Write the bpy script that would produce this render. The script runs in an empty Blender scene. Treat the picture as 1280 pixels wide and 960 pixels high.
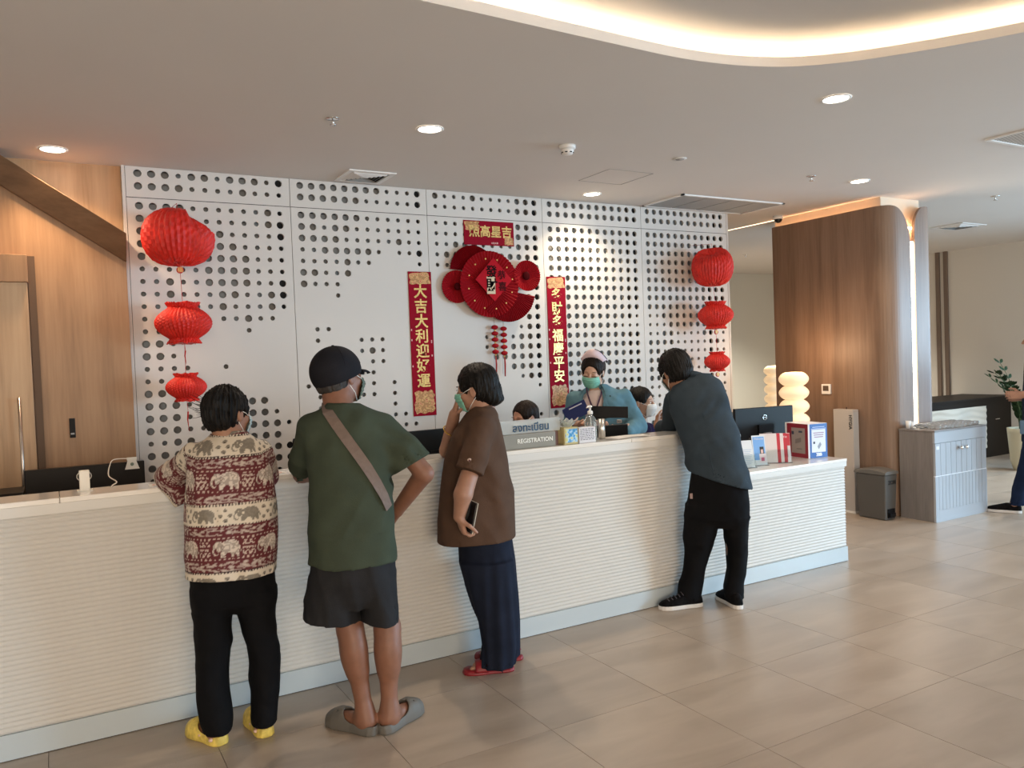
import bpy, math, random
import numpy as np
from mathutils import Vector, Matrix
from mathutils.geometry import tessellate_polygon

random.seed(7)
C = bpy.context.scene.collection
PI = math.pi

# ---------------------------------------------------------------- camera
F_PX, YAW, PITCH, ROLL, CAM_H = 1000.75, 0.519944, -0.0300684, -0.0378258, 1.53
_fw = np.array([math.sin(YAW)*math.cos(PITCH), math.cos(YAW)*math.cos(PITCH), math.sin(PITCH)])
_r0 = np.array([math.cos(YAW), -math.sin(YAW), 0.0]); _u0 = np.cross(_r0, _fw)
_rt = math.cos(ROLL)*_r0 + math.sin(ROLL)*_u0
_up = -math.sin(ROLL)*_r0 + math.cos(ROLL)*_u0
cam_data = bpy.data.cameras.new('camera')
cam_data.sensor_fit = 'HORIZONTAL'; cam_data.sensor_width = 36.0
cam_data.lens = 36.0*F_PX/1280.0
cam_data.clip_start = 0.05
cam = bpy.data.objects.new('camera', cam_data); C.objects.link(cam)
cam.matrix_world = Matrix(((_rt[0], _up[0], -_fw[0], 0), (_rt[1], _up[1], -_fw[1], 0), (_rt[2], _up[2], -_fw[2], CAM_H), (0, 0, 0, 1)))
bpy.context.scene.camera = cam

# ---------------------------------------------------------------- colour management, world, big lights
sc = bpy.context.scene
sc.view_settings.view_transform = 'Standard'; sc.view_settings.look = 'None'
sc.view_settings.gamma = 1.0; sc.view_settings.use_curve_mapping = False
sc.view_settings.exposure = 0.45
W = bpy.data.worlds.new('daylight'); sc.world = W; W.use_nodes = True
W.node_tree.nodes['Background'].inputs[0].default_value = (0.62, 0.78, 1.0, 1)
W.node_tree.nodes['Background'].inputs[1].default_value = 0.9

def area(name, loc, target, sx, sy, power, col, spread=PI):
    d = bpy.data.lights.new(name, 'AREA'); d.shape = 'RECTANGLE'; d.size = sx; d.size_y = sy
    d.energy = power; d.color = col; d.spread = spread
    o = bpy.data.objects.new(name, d); C.objects.link(o); o.location = loc
    v = Vector(target) - Vector(loc); o.rotation_euler = v.to_track_quat('-Z', 'Y').to_euler()
    return o
# cool lamps: daylight through the glazing right of the camera; warm ones: added fill
area('window_daylight_right', (11.1, -3.0, 1.5), (2.5, 3.6, -.9), 2.6, 2.0, 145, (0.50, 0.78, 1.0), math.radians(100))
area('window_daylight_side', (11.1, 2.3, 1.6), (6.8, 4.3, -.6), 3.2, 2.0, 105, (0.46, 0.74, 1.0), math.radians(120))
area('warm_fill_back', (6.2, -5.9, 1.5), (5.5, 3.0, 1.1), 6.0, 2.4, 34, (1.0, 0.90, 0.76))  # added fill in place of the warm interior lobby lighting
area('warm_fill_left', (-0.6, -5.9, 1.5), (0.8, 3.0, 1.1), 4.0, 2.4, 240, (1.0, 0.80, 0.58))  # warm fill added to brighten the left end of the counter

# ---------------------------------------------------------------- helpers
def onY(x, y, Y):
    v = (x-640)/F_PX*_rt - (y-480)/F_PX*_up + _fw; t = Y/v[1]
    return np.array([v[0]*t, Y, CAM_H+v[2]*t])
def onX(x, y, X):
    v = (x-640)/F_PX*_rt - (y-480)/F_PX*_up + _fw; t = X/v[0]
    return np.array([X, v[1]*t, CAM_H+v[2]*t])

_m = {}
def mat(name, col, rough=0.5, metal=0.0, spec=0.5, emit=None, estr=0.0, trans=0.0, ior=1.45, coat=0.0, noise=None, sheen=0.0, alpha=1.0):
    if name in _m: return _m[name]
    m = bpy.data.materials.new(name); m.use_nodes = True; nt = m.node_tree
    b = nt.nodes['Principled BSDF']
    c4 = (*col, 1) if len(col) == 3 else col
    b.inputs['Base Color'].default_value = c4; b.inputs['Roughness'].default_value = rough
    b.inputs['Metallic'].default_value = metal; b.inputs['Specular IOR Level'].default_value = spec
    b.inputs['IOR'].default_value = ior
    b.inputs['Transmission Weight'].default_value = trans; b.inputs['Coat Weight'].default_value = coat
    b.inputs['Sheen Weight'].default_value = sheen; b.inputs['Alpha'].default_value = alpha
    if emit: b.inputs['Emission Color'].default_value = (*emit, 1); b.inputs['Emission Strength'].default_value = estr
    if noise:   # (scale, amount, bump)
        tc = nt.nodes.new('ShaderNodeTexCoord'); n = nt.nodes.new('ShaderNodeTexNoise')
        n.inputs['Scale'].default_value = noise[0]; n.inputs['Detail'].default_value = 5
        nt.links.new(tc.outputs['Object'], n.inputs['Vector'])
        r = nt.nodes.new('ShaderNodeValToRGB')
        a = noise[1]
        r.color_ramp.elements[0].position = .3; r.color_ramp.elements[1].position = .7
        r.color_ramp.elements[0].color = (c4[0]*(1-a), c4[1]*(1-a), c4[2]*(1-a), 1)
        r.color_ramp.elements[1].color = (min(1, c4[0]*(1+a)), min(1, c4[1]*(1+a)), min(1, c4[2]*(1+a)), 1)
        nt.links.new(n.outputs['Fac'], r.inputs['Fac']); nt.links.new(r.outputs['Color'], b.inputs['Base Color'])
        if len(noise) > 2 and noise[2]:
            bp = nt.nodes.new('ShaderNodeBump'); bp.inputs['Strength'].default_value = noise[2]; bp.inputs['Distance'].default_value = 0.002
            n2 = nt.nodes.new('ShaderNodeTexNoise'); n2.inputs['Scale'].default_value = noise[0]*12
            nt.links.new(tc.outputs['Object'], n2.inputs['Vector']); nt.links.new(n2.outputs['Fac'], bp.inputs['Height'])
            nt.links.new(bp.outputs['Normal'], b.inputs['Normal'])
    _m[name] = m
    return m

def wood(name, c1, c2, c3, scale=(9, 9, 0.55), rough=0.45, rot=(0, 0, 0)):
    if name in _m: return _m[name]
    m = bpy.data.materials.new(name); m.use_nodes = True; nt = m.node_tree; b = nt.nodes['Principled BSDF']
    g = nt.nodes.new('ShaderNodeNewGeometry')
    mp = nt.nodes.new('ShaderNodeMapping'); mp.inputs['Scale'].default_value = scale; mp.inputs['Rotation'].default_value = rot
    nt.links.new(g.outputs['Position'], mp.inputs['Vector'])
    n1 = nt.nodes.new('ShaderNodeTexNoise'); n1.inputs['Scale'].default_value = 1.0; n1.inputs['Detail'].default_value = 4; n1.inputs['Distortion'].default_value = 0.35
    n2 = nt.nodes.new('ShaderNodeTexNoise'); n2.inputs['Scale'].default_value = 7.0; n2.inputs['Detail'].default_value = 6; n2.inputs['Distortion'].default_value = 0.2
    nt.links.new(mp.outputs['Vector'], n1.inputs['Vector']); nt.links.new(mp.outputs['Vector'], n2.inputs['Vector'])
    mx = nt.nodes.new('ShaderNodeMix'); mx.data_type = 'FLOAT'; mx.inputs['Factor'].default_value = 0.35
    nt.links.new(n1.outputs['Fac'], mx.inputs['A']); nt.links.new(n2.outputs['Fac'], mx.inputs['B'])
    r = nt.nodes.new('ShaderNodeValToRGB'); e = r.color_ramp.elements
    e[0].position = .33; e[0].color = (*c1, 1); e[1].position = .68; e[1].color = (*c3, 1)
    k = e.new(.5); k.color = (*c2, 1)
    nt.links.new(mx.outputs['Result'], r.inputs['Fac']); nt.links.new(r.outputs['Color'], b.inputs['Base Color'])
    bp = nt.nodes.new('ShaderNodeBump'); bp.inputs['Strength'].default_value = 0.12; bp.inputs['Distance'].default_value = 0.002
    nt.links.new(n2.outputs['Fac'], bp.inputs['Height']); nt.links.new(bp.outputs['Normal'], b.inputs['Normal'])
    b.inputs['Roughness'].default_value = rough
    _m[name] = m
    return m

ORG = {}
class MB:
    """collects geometry (world coordinates) and links it as ONE mesh object"""
    def __init__(s): s.v = []; s.f = []; s.mi = []; s.sm = []
    def add(s, vs, fs, mi=0, smooth=False):
        o = len(s.v); s.v += [tuple(map(float, p)) for p in vs]
        for f in fs: s.f.append(tuple(i+o for i in f)); s.mi.append(mi); s.sm.append(smooth)
        return s
    def box(s, x0, x1, y0, y1, z0, z1, mi=0):
        v = [(x, y, z) for z in (z0, z1) for y in (y0, y1) for x in (x0, x1)]
        return s.add(v, [(0, 2, 3, 1), (4, 5, 7, 6), (0, 1, 5, 4), (2, 6, 7, 3), (0, 4, 6, 2), (1, 3, 7, 5)], mi)
    def obox(s, c, ax, ay, az, mi=0):
        c = np.array(c, float); ax = np.array(ax, float); ay = np.array(ay, float); az = np.array(az, float)
        v = [c+i*ax+j*ay+k*az for k in (-1, 1) for j in (-1, 1) for i in (-1, 1)]
        return s.add(v, [(0, 2, 3, 1), (4, 5, 7, 6), (0, 1, 5, 4), (2, 6, 7, 3), (0, 4, 6, 2), (1, 3, 7, 5)], mi)
    def loft(s, rings, cap=True, mi=0, smooth=True, closed=True):
        n = len(rings[0]); vs = [p for r in rings for p in r]; fs = []
        for i in range(len(rings)-1):
            for j in range(n if closed else n-1):
                a = i*n+j; b = i*n+(j+1) % n; fs.append((a, b, b+n, a+n))
        if cap and closed: fs.append(tuple(range(n-1, -1, -1))); fs.append(tuple(range((len(rings)-1)*n, len(rings)*n)))
        return s.add(vs, fs, mi, smooth)
    def tube(s, pts, r, n=8, mi=0, cap=True):
        pts = [np.array(p, float) for p in pts]; rs = r if hasattr(r, '__len__') else [r]*len(pts); rings = []
        t0 = pts[1]-pts[0]; ref = np.array([0, 0, 1.0]) if abs(t0[2]) < .9*np.linalg.norm(t0) else np.array([1.0, 0, 0])
        for i, p in enumerate(pts):
            t = pts[min(i+1, len(pts)-1)]-pts[max(i-1, 0)]; t = t/(np.linalg.norm(t)+1e-9)
            a = np.cross(t, ref); a /= np.linalg.norm(a)+1e-9; b = np.cross(t, a); ref = np.cross(a, t) if np.linalg.norm(np.cross(a, t)) > 1e-6 else ref
            ref = ref/np.linalg.norm(ref)
            rings.append([p+rs[i]*(math.cos(k*2*PI/n)*a+math.sin(k*2*PI/n)*b) for k in range(n)])
        return s.loft(rings, cap, mi)
    def lathe(s, prof, c=(0, 0, 0), n=24, mi=0, smooth=True, cap=True):
        return s.loft([[(c[0]+r*math.cos(k*2*PI/n), c[1]+r*math.sin(k*2*PI/n), c[2]+z) for k in range(n)] for r, z in prof], cap, mi, smooth)
    def prism(s, poly, z0, z1, mi=0):
        n = len(poly); vs = [(x, y, z0) for x, y in poly]+[(x, y, z1) for x, y in poly]
        fs = [(i, (i+1) % n, (i+1) % n+n, i+n) for i in range(n)]+[tuple(range(n-1, -1, -1)), tuple(range(n, 2*n))]
        return s.add(vs, fs, mi)
    def sphere(s, c, r, n=16, m=10, mi=0, R=None):
        r = (r, r, r) if not hasattr(r, '__len__') else r; vs = []; fs = []; c = np.array(c, float)
        for i in range(m+1):
            for j in range(n):
                a = PI*i/m; b = 2*PI*j/n
                p = np.array([r[0]*math.sin(a)*math.cos(b), r[1]*math.sin(a)*math.sin(b), r[2]*math.cos(a)])
                vs.append(c+(R @ p if R is not None else p))
        for i in range(m):
            for j in range(n): fs.append((i*n+j, (i+1)*n+j, (i+1)*n+(j+1) % n, i*n+(j+1) % n))
        return s.add(vs, fs, mi, True)
    def build(s, name, mats, parent=None, bevel=0, seg=2, **props):
        if not isinstance(mats, (list, tuple)): mats = [mats]
        V = np.array(s.v)
        if parent is not None: org = ORG[parent.name]
        else:
            lo = V.min(0); hi = V.max(0); org = np.array([(lo[0]+hi[0])/2, (lo[1]+hi[1])/2, lo[2]])
        me = bpy.data.meshes.new(name); me.from_pydata([tuple(p) for p in V-org], [], s.f)
        for m in mats: me.materials.append(m)
        me.polygons.foreach_set('material_index', s.mi); me.polygons.foreach_set('use_smooth', s.sm); me.update()
        o = bpy.data.objects.new(name, me); C.objects.link(o)
        if parent is not None: o.parent = parent; ORG[o.name] = org
        else: o.location = org; ORG[o.name] = org
        if bevel:
            b = o.modifiers.new('bevel', 'BEVEL'); b.width = bevel; b.segments = seg; b.limit_method = 'ANGLE'; b.angle_limit = math.radians(40)
        for k, v in props.items(): o[k] = v
        return o

def tag(o, label, cat, group=None):
    o['label'] = label; o['category'] = cat
    if group: o['group'] = group
    return o
def thing(name, loc, label, cat, group=None):
    o = bpy.data.objects.new(name, None); o.empty_display_size = .05; C.objects.link(o); o.location = loc
    ORG[o.name] = np.array(loc, float); return tag(o, label, cat, group)
def struct(o): o['kind'] = 'structure'; return o
def copy_tree(o, parent=None):
    c = o.copy(); C.objects.link(c)
    if parent is not None: c.parent = parent
    for ch in [x for x in list(o.children)]: copy_tree(ch, c)
    return c
def text_mesh(name, txt, size, origin, xdir, ydir, m, parent, depth=0.0006, bold=0.0, align='CENTER', lift=0.0008):
    """flat lettering lying on a surface: xdir = reading direction, ydir = up"""
    cu = bpy.data.curves.new(name, 'FONT'); cu.body = txt; cu.size = size; cu.align_x = align; cu.align_y = 'CENTER'
    cu.extrude = depth; cu.offset = bold; cu.resolution_u = 3
    tmp = bpy.data.objects.new(name, cu); C.objects.link(tmp)
    dg = bpy.context.evaluated_depsgraph_get(); dg.update()
    me = bpy.data.meshes.new_from_object(tmp.evaluated_get(dg)); bpy.data.objects.remove(tmp)
    x = Vector(xdir).normalized(); y = Vector(ydir).normalized(); z = x.cross(y)
    org = ORG[parent.name]
    L = Vector(origin)-Vector(org)+z*lift
    M = Matrix(((x[0], y[0], z[0], L[0]), (x[1], y[1], z[1], L[1]), (x[2], y[2], z[2], L[2]), (0, 0, 0, 1)))
    me.transform(M); me.materials.clear(); me.materials.append(m)
    o = bpy.data.objects.new(name, me); C.objects.link(o); o.parent = parent; ORG[o.name] = org
    return o

# ---------------------------------------------------------------- materials
WHITE = mat('white_laminate', (.66, .645, .61), .35)
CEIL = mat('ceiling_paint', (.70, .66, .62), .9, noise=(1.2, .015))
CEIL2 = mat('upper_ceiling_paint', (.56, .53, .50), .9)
WALLP = mat('wall_paint', (.66, .65, .60), .8)
PANEL = mat('perforated_panel_paint', (.63, .605, .575), .6)
BACKB = mat('backing_board', (.30, .295, .285), .8)
BLACK = mat('black_plastic', (.006, .006, .007), .5, spec=.2)
DARK = mat('dark_laminate', (.012, .010, .009), .4, spec=.25)
WOODW = wood('oak_veneer_shaded', (.21, .108, .050), (.285, .152, .072), (.345, .195, .098))  # oak darkened: shade below the stair beam is in the colour
WOODL = wood('oak_veneer_light', (.33, .19, .095), (.44, .27, .145), (.50, .32, .18))
WOODP = wood('walnut_veneer', (.165, .100, .064), (.235, .148, .098), (.29, .19, .13), scale=(7, 7, .4))
CHROME = mat('chrome', (.8, .8, .8), .15, 1.0)
RED = mat('red_paper', (.50, .010, .008), .6, spec=.15)
GOLD = mat('gold_foil', (.75, .50, .16), .35, .3)
GLASS = mat('clear_acrylic', (.9, .95, .95), .05, trans=1.0, ior=1.2)
# ================================================================= SETTING
ZC = 2.86; YW = 5.65
X0R, X1R, Y0R, Y1R = -3.2, 11.3, -6.0, 9.95
# ---- floor: every tile that can be told apart is a part
grout = mat('grout', (.20, .16, .13), .8)
fl = MB().box(X0R, X1R, Y0R, Y1R, -.06, -.004).build('floor', grout); struct(fl)
def tile_mat():
    m = bpy.data.materials.new('porcelain_tile'); m.use_nodes = True; nt = m.node_tree; b = nt.nodes['Principled BSDF']
    g = nt.nodes.new('ShaderNodeNewGeometry'); oi = nt.nodes.new('ShaderNodeObjectInfo')
    mp = nt.nodes.new('ShaderNodeMapping'); mp.inputs['Scale'].default_value = (1.1, 4.2, 1); mp.inputs['Rotation'].default_value = (0, 0, .35)
    add = nt.nodes.new('ShaderNodeVectorMath'); add.operation = 'ADD'
    mul = nt.nodes.new('ShaderNodeVectorMath'); mul.operation = 'SCALE'; mul.inputs['Scale'].default_value = 9.0
    cb = nt.nodes.new('ShaderNodeCombineXYZ'); nt.links.new(oi.outputs['Random'], cb.inputs[0]); nt.links.new(oi.outputs['Random'], cb.inputs[1])
    nt.links.new(cb.outputs[0], mul.inputs[0]); nt.links.new(g.outputs['Position'], add.inputs[0]); nt.links.new(mul.outputs[0], add.inputs[1])
    nt.links.new(add.outputs[0], mp.inputs['Vector'])
    n = nt.nodes.new('ShaderNodeTexNoise'); n.inputs['Scale'].default_value = 1.5; n.inputs['Detail'].default_value = 6; n.inputs['Distortion'].default_value = .6
    nt.links.new(mp.outputs['Vector'], n.inputs['Vector'])
    r = nt.nodes.new('ShaderNodeValToRGB'); e = r.color_ramp.elements
    e[0].position = .32; e[0].color = (.37, .295, .23, 1); e[1].position = .68; e[1].color = (.46, .375, .30, 1)
    nt.links.new(n.outputs['Fac'], r.inputs['Fac'])
    hs = nt.nodes.new('ShaderNodeHueSaturation'); mr = nt.nodes.new('ShaderNodeMapRange')
    mr.inputs['To Min'].default_value = .94; mr.inputs['To Max'].default_value = 1.05
    nt.links.new(oi.outputs['Random'], mr.inputs['Value']); nt.links.new(mr.outputs[0], hs.inputs['Value'])
    nt.links.new(r.outputs['Color'], hs.inputs['Color']); nt.links.new(hs.outputs['Color'], b.inputs['Base Color'])
    r2 = nt.nodes.new('ShaderNodeMapRange'); r2.inputs['To Min'].default_value = .25; r2.inputs['To Max'].default_value = .38
    nt.links.new(n.outputs['Fac'], r2.inputs['Value']); nt.links.new(r2.outputs[0], b.inputs['Roughness'])
    b.inputs['Specular IOR Level'].default_value = .55
    return m
TILE = tile_mat()
TX, TY, TS = 2.912, 2.772, .6
cells = []
for i in range(-12, 15):
    for j in range(-16, 13):
        x = TX+i*TS; y = TY+j*TS
        if x < X0R or x+TS > X1R+.3 or y < Y0R or y > Y1R: continue
        cx, cy = x+.3, y+.3
        dd = np.array([cx, cy, -CAM_H]); z = dd @ _fw
        vis = False
        if z > .3:
            u = 640+F_PX*(dd @ _rt)/z; v = 480-F_PX*(dd @ _up)/z
            vis = -200 < u < 1480 and v < 1150 and (cy < 4.0 or cx > 4.6)
        cells.append((not vis, math.hypot(cx, cy), x, y))
cells.sort()
tm = MB(); g = .0012
tm.box(g, TS-g, g, TS-g, -.006, 0)
tm = tm.build('tile', TILE, fl); tm.modifiers.clear()
me_t = tm.data; me_t.transform(Matrix.Translation(Vector(ORG[fl.name])))   # local mesh from (0,0)
bpy.data.objects.remove(tm)
rest = MB()
for k, (nv, d, x, y) in enumerate(cells):
    if k < 290 and not nv:
        o = bpy.data.objects.new('tile', me_t); C.objects.link(o); o.parent = fl
        o.location = Vector((x, y, 0))-Vector(ORG[fl.name]); o.rotation_euler = (0, 0, 0)
    else:
        rest.box(x+g, min(x+TS-g, X1R), y+g, min(y+TS-g, Y1R), -.006, 0)
rest.build('far_tiles', TILE, fl, kind='stuff')

# ---- ceiling with the curved recess and its light cove
def catmull(P, n=8, closed=True):
    P = [np.array(p, float) for p in P]; out = []; N = len(P)
    for i in range(N if closed else N-1):
        p0, p1, p2, p3 = (P[(i-1) % N], P[i], P[(i+1) % N], P[(i+2) % N]) if closed else (P[max(i-1, 0)], P[i], P[i+1], P[min(i+2, N-1)])
        for k in range(n):
            t = k/n; out.append(.5*((2*p1)+(-p0+p2)*t+(2*p0-5*p1+4*p2-p3)*t*t+(-p0+3*p1-3*p2+p3)*t**3))
    if not closed: out.append(P[-1])
    return out
rec = catmull([(-.9, 2.70), (.2, 2.715), (1.25, 2.725), (2.0, 2.75), (2.56, 2.76), (2.95, 2.685), (3.22, 2.53), (3.46, 2.27), (3.70, 1.92), (4.02, 1.35), (4.38, .6), (4.6, -.4), (4.5, -1.6), (3.7, -2.7), (2.2, -3.2), (.4, -3.1), (-1.3, -2.5), (-2.1, -1.2), (-2.3, .4), (-2.0, 1.8)], 7)
def poly_with_hole(outer, hole, z, z_up=False):
    polys = [[Vector((p[0], p[1], 0)) for p in outer], [Vector((p[0], p[1], 0)) for p in hole]]
    tri = tessellate_polygon(polys); vs = [(p[0], p[1], z) for p in outer]+[(p[0], p[1], z) for p in hole]
    return vs, [tuple(t) for t in tri]
cl = MB(); vs, fs = poly_with_hole([(X0R, Y0R), (X1R, Y0R), (X1R, Y1R), (X0R, Y1R)], rec, ZC)
cl.add(vs, fs)
ctr = np.mean(rec, 0)
def off(P, d):
    N = len(P); out = []
    for i in range(N):
        t = P[(i+1) % N]-P[i-1]; t = t/np.linalg.norm(t); nrm = np.array([t[1], -t[0]])
        if nrm @ (P[i]-ctr) < 0: nrm = -nrm
        out.append(P[i]+nrm*d)
    return out
LIP, SH, UP = .045, .11, .115
o1 = off(rec, .012); o2 = off(rec, SH)
ring = lambda P, z: [(p[0], p[1], z) for p in P]
cl.loft([ring(rec, ZC), ring(rec, ZC+LIP), ring(o1, ZC+LIP), ring(o1, ZC+.02), ring(o2, ZC+.02), ring(o2, ZC+UP)], cap=False, smooth=False)
ceiling = cl.build('ceiling', CEIL); struct(ceiling)
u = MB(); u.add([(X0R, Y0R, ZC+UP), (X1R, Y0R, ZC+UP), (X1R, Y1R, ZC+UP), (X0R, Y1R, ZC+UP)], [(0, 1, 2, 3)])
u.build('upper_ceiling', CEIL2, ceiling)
LED = mat('warm_led_strip', (1, .9, .75), .5, emit=(1.0, .84, .62), estr=11)
o3 = off(rec, .06); o4 = off(rec, .085)
MB().loft([ring(o3, ZC+.024), ring(o4, ZC+.024), ring(o4, ZC+.032), ring(o3, ZC+.032)], cap=False).build('cove_light_strip', LED, ceiling)
# ---- outer walls (the room goes on behind the camera with its glazed front)
def wall(name, pieces, m=WALLP):
    b = MB()
    for p in pieces: b.box(*p)
    o = b.build(name, m); struct(o); return o
ZT = ZC+.3
wall('wall_far', [(X0R, X1R, Y1R, Y1R+.1, 0, ZT)], mat('far_wall_paint', (.70, .68, .60), .8))
wall('wall_left', [(X0R-.1, X0R, Y0R, Y1R, 0, ZT)])
wall('wall_right', [(X1R, X1R+.1, 4.4, Y1R, 0, ZT), (X1R, X1R+.1, Y0R, -5.0, 0, ZT), (X1R, X1R+.1, -5, 4.4, 0, .25), (X1R, X1R+.1, -5, 4.4, 2.75, ZT)], mat('right_wall_paint', (.70, .67, .62), .8))
wall('wall_front', [(X0R, -2.8, Y0R-.1, Y0R, 0, ZT), (1.6, 3.0, Y0R-.1, Y0R, 0, ZT), (9.4, X1R, Y0R-.1, Y0R, 0, ZT), (X0R, X1R, Y0R-.1, Y0R, 0, .25), (X0R, X1R, Y0R-.1, Y0R, 2.75, ZT)])
frm = mat('window_frame_metal', (.25, .25, .26), .4, .6)
def window(name, pts):
    b = MB()
    for p in pts: b.box(*p)
    o = b.build(name, frm); struct(o)
window('window_1', [(x-.03, x+.03, Y0R-.08, Y0R-.02, .25, 2.75) for x in (3.0, 4.6, 6.2, 7.8, 9.4)])
window('window_2', [(x-.03, x+.03, Y0R-.08, Y0R-.02, .25, 2.75) for x in (-2.8, -1.3, .2, 1.6)])
window('window_3', [(X1R+.02, X1R+.08, y-.03, y+.03, .25, 2.75) for y in (-5, -3.1, -1.2, .6, 2.5, 4.4)])
# vertical brown trims on the right wall
tr = MB()
for y in (6.95, 7.07): tr.box(X1R-.03, X1R, y-.028, y+.028, 0, ZC)
struct(tr.build('trim_1', mat('brown_trim', (.19, .14, .11), .5)))

# ---- perforated feature wall
PX0, PP, HP = .458, 1.0415, .0811
rows = {
 0: ['OOOoOOoOOOoO', 'OOOOooooOooo'], 1: ['OOOOOOOOoooO', 'OOOOOOoooooO'], 2: ['OoooOooooOOO', 'oooooooooOOO'], 3: ['O'*12]*2, 4: ['O'*12]*2}
maps = {
 0: ['OOOOooooooOo', 'OOOOooooooOO', 'OOOOOOOooooO', 'OOOOOOOOoooo', 'OOOoOOOOOooo', 'oooooOOOOooo', 'ooOooOOOOooO', 'ooOoooOOooOO', 'ooOoooOoooOo', 'oo....ooOoo.', 'oo......o...', 'OOo.........', 'OOo.........', 'oooo..o.....', 'oo..........', 'OO..........', 'OOOo....OO..', 'OOOo....OOo.', 'OOOoo...OOOo', 'ooOO....OOO.', 'OOO.....OOOO', 'OOO.....OOOO', 'ooo.....oooo'],
 1: ['OOOOOOoooooo', 'OOoOOooooooo', 'OOOOoooooOoo', 'ooOOOOOo.ooO', 'ooooOoo....o', 'OOooO.......', 'Oooo........', '...o........', '............', '............', '.oo.........', '.o...ooo....', '.....oOo....', '......oo....', '.....oo.....', 'o....oo.o...', '.o...oo.o...', '.oo.....o...', '.o......oo..', 'oo......ooo.', 'OO......oooo', 'OOo....ooooo', 'Ooo....ooooo'],
 2: ['oooooooooOOO', 'oooooooooOOO', 'ooOOOooooOOO', 'oOOOOOOOOOOO', 'oo......OOOO', '..........OO', '..........OO', '..........OO', '..........OO', '..........OO', '.........oOO', '.....oo.oOOO', '.....oooOOOO', '......OOOOOO', '........OOOO', '.........oOO', '...........o', '............', '............', '...........o', '...........O', '..........OO', '.........oOO'],
 3: ['O'*12]*9+['OOOOOOOOOOOo', 'OOOOOOOOOooo']+['O'*12]*5+['OoOOOOOOOOOO']+['O'*12]*6,
 4: ['O'*12]*9+['ooOOOOOOOOOO', 'oooOOOOOOOOO', 'ooOOooooOOoo', 'OOOOoooooOOo', 'OOoooooooOoo', 'OOoooooooooo', 'OOoooooooooo', 'OOoooooooOoo', 'oooooooooooo', 'oooooooooooo', 'oooooooooooo', 'oooooooooooo', 'OOoooooooooo', 'oooooooooooo']}
def perforated(x0, x1, z0, z1, zs, rws, hx0):
    b = MB(); cols = [hx0+i*HP for i in range(12)]
    xe = [x0]+[c-HP/2 for c in cols]+[cols[-1]+HP/2, x1]
    ze = [z1]+[z+HP/2 for z in zs]+[zs[-1]-HP/2, z0]
    t = .02; n = 16; y = YW
    for j in range(len(ze)-1):
        for i in range(len(xe)-1):
            ch = '.'
            if 0 < j < len(ze)-1 and 0 < i < len(xe)-1 and j-1 < len(rws) and i-1 < 12: ch = rws[j-1][i-1]
            a0, a1, b1, b0 = xe[i], xe[i+1], ze[j], ze[j+1]
            if a1-a0 < 1e-5 or b1-b0 < 1e-5: continue
            if ch == '.': b.add([(a0, y, b0), (a1, y, b0), (a1, y, b1), (a0, y, b1)], [(0, 1, 2, 3)]); continue
            r = .0245 if ch == 'O' else .0162
            cx, cz = (a0+a1)/2, (b0+b1)/2
            vs = [(cx+r*math.cos(2*PI*k/n), y, cz+r*math.sin(2*PI*k/n)) for k in range(n)]
            vs += [(p[0], y+t, p[2]) for p in vs]
            vs += [(a1, y, cz), (a1, y, b1), (cx, y, b1), (a0, y, b1), (a0, y, cz), (a0, y, b0), (cx, y, b0), (a1, y, b0)]
            m = 2*n; q = n//4
            fs = []
            for k in range(4):
                arc = [(k*q+e) % n for e in range(q+1)]
                fs.append(tuple([m+(2*k) % 8, m+(2*k+1) % 8, m+(2*k+2) % 8]+arc[::-1]))
            fs += [(e, e+n, (e+1) % n+n, (e+1) % n) for e in range(n)]
            b.add(vs, fs)
    # edges of the sheet
    b.add([(x0, y, z0), (x0, y+t, z0), (x0, y+t, z1), (x0, y, z1)], [(0, 1, 2, 3)])
    b.add([(x1, y, z0), (x1, y+t, z0), (x1, y+t, z1), (x1, y, z1)], [(0, 1, 2, 3)])
    return b
zmain = [2.608-.0808*i for i in range(23)]
core = MB().box(PX0, PX0+5*PP, YW+.072, YW+.16, 0, ZC)
wb = core.build('wall_back', BACKB); struct(wb)
for p in range(5):
    x0 = PX0+p*PP; hx = x0+.073; gp = .002
    perforated(x0+gp, x0+PP-gp, 2.662, ZC-.002, [2.8155, 2.7345], rows[p], hx).build('perforated_panel', PANEL, wb)
    perforated(x0+gp, x0+PP-gp, .0, 2.658, zmain, maps[p], hx).build('perforated_panel', PANEL, wb)
bt = MB()
for p in range(6):
    x = PX0+p*PP
    bt.box(max(x-.105, PX0), min(x+.025, PX0+5*PP), YW+.021, YW+.071, 0, ZC-.002)
x5 = PX0+5*PP; bt.box(x5-.19, x5, YW+.021, YW+.071, 0, 2.64)
bt.box(PX0, x5, YW+.021, YW+.071, 2.635, 2.69); bt.box(PX0, x5, YW+.021, YW+.071, 2.845, ZC-.002)
bt.build('batten', BLACK, wb)
MB().box(x5+.001, x5+.02, YW-.002, YW+.16, 0, ZC).box(PX0-.02, PX0-.001, YW-.002, YW+.16, 0, ZC).build('side_trim', PANEL, wb)

# ---- wood lined stair side on the left
YL = 5.70
wl = MB().box(X0R, PX0-.022, YL, YL+.1, 0, ZC).build('wall_stair', WOODL); struct(wl)
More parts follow.
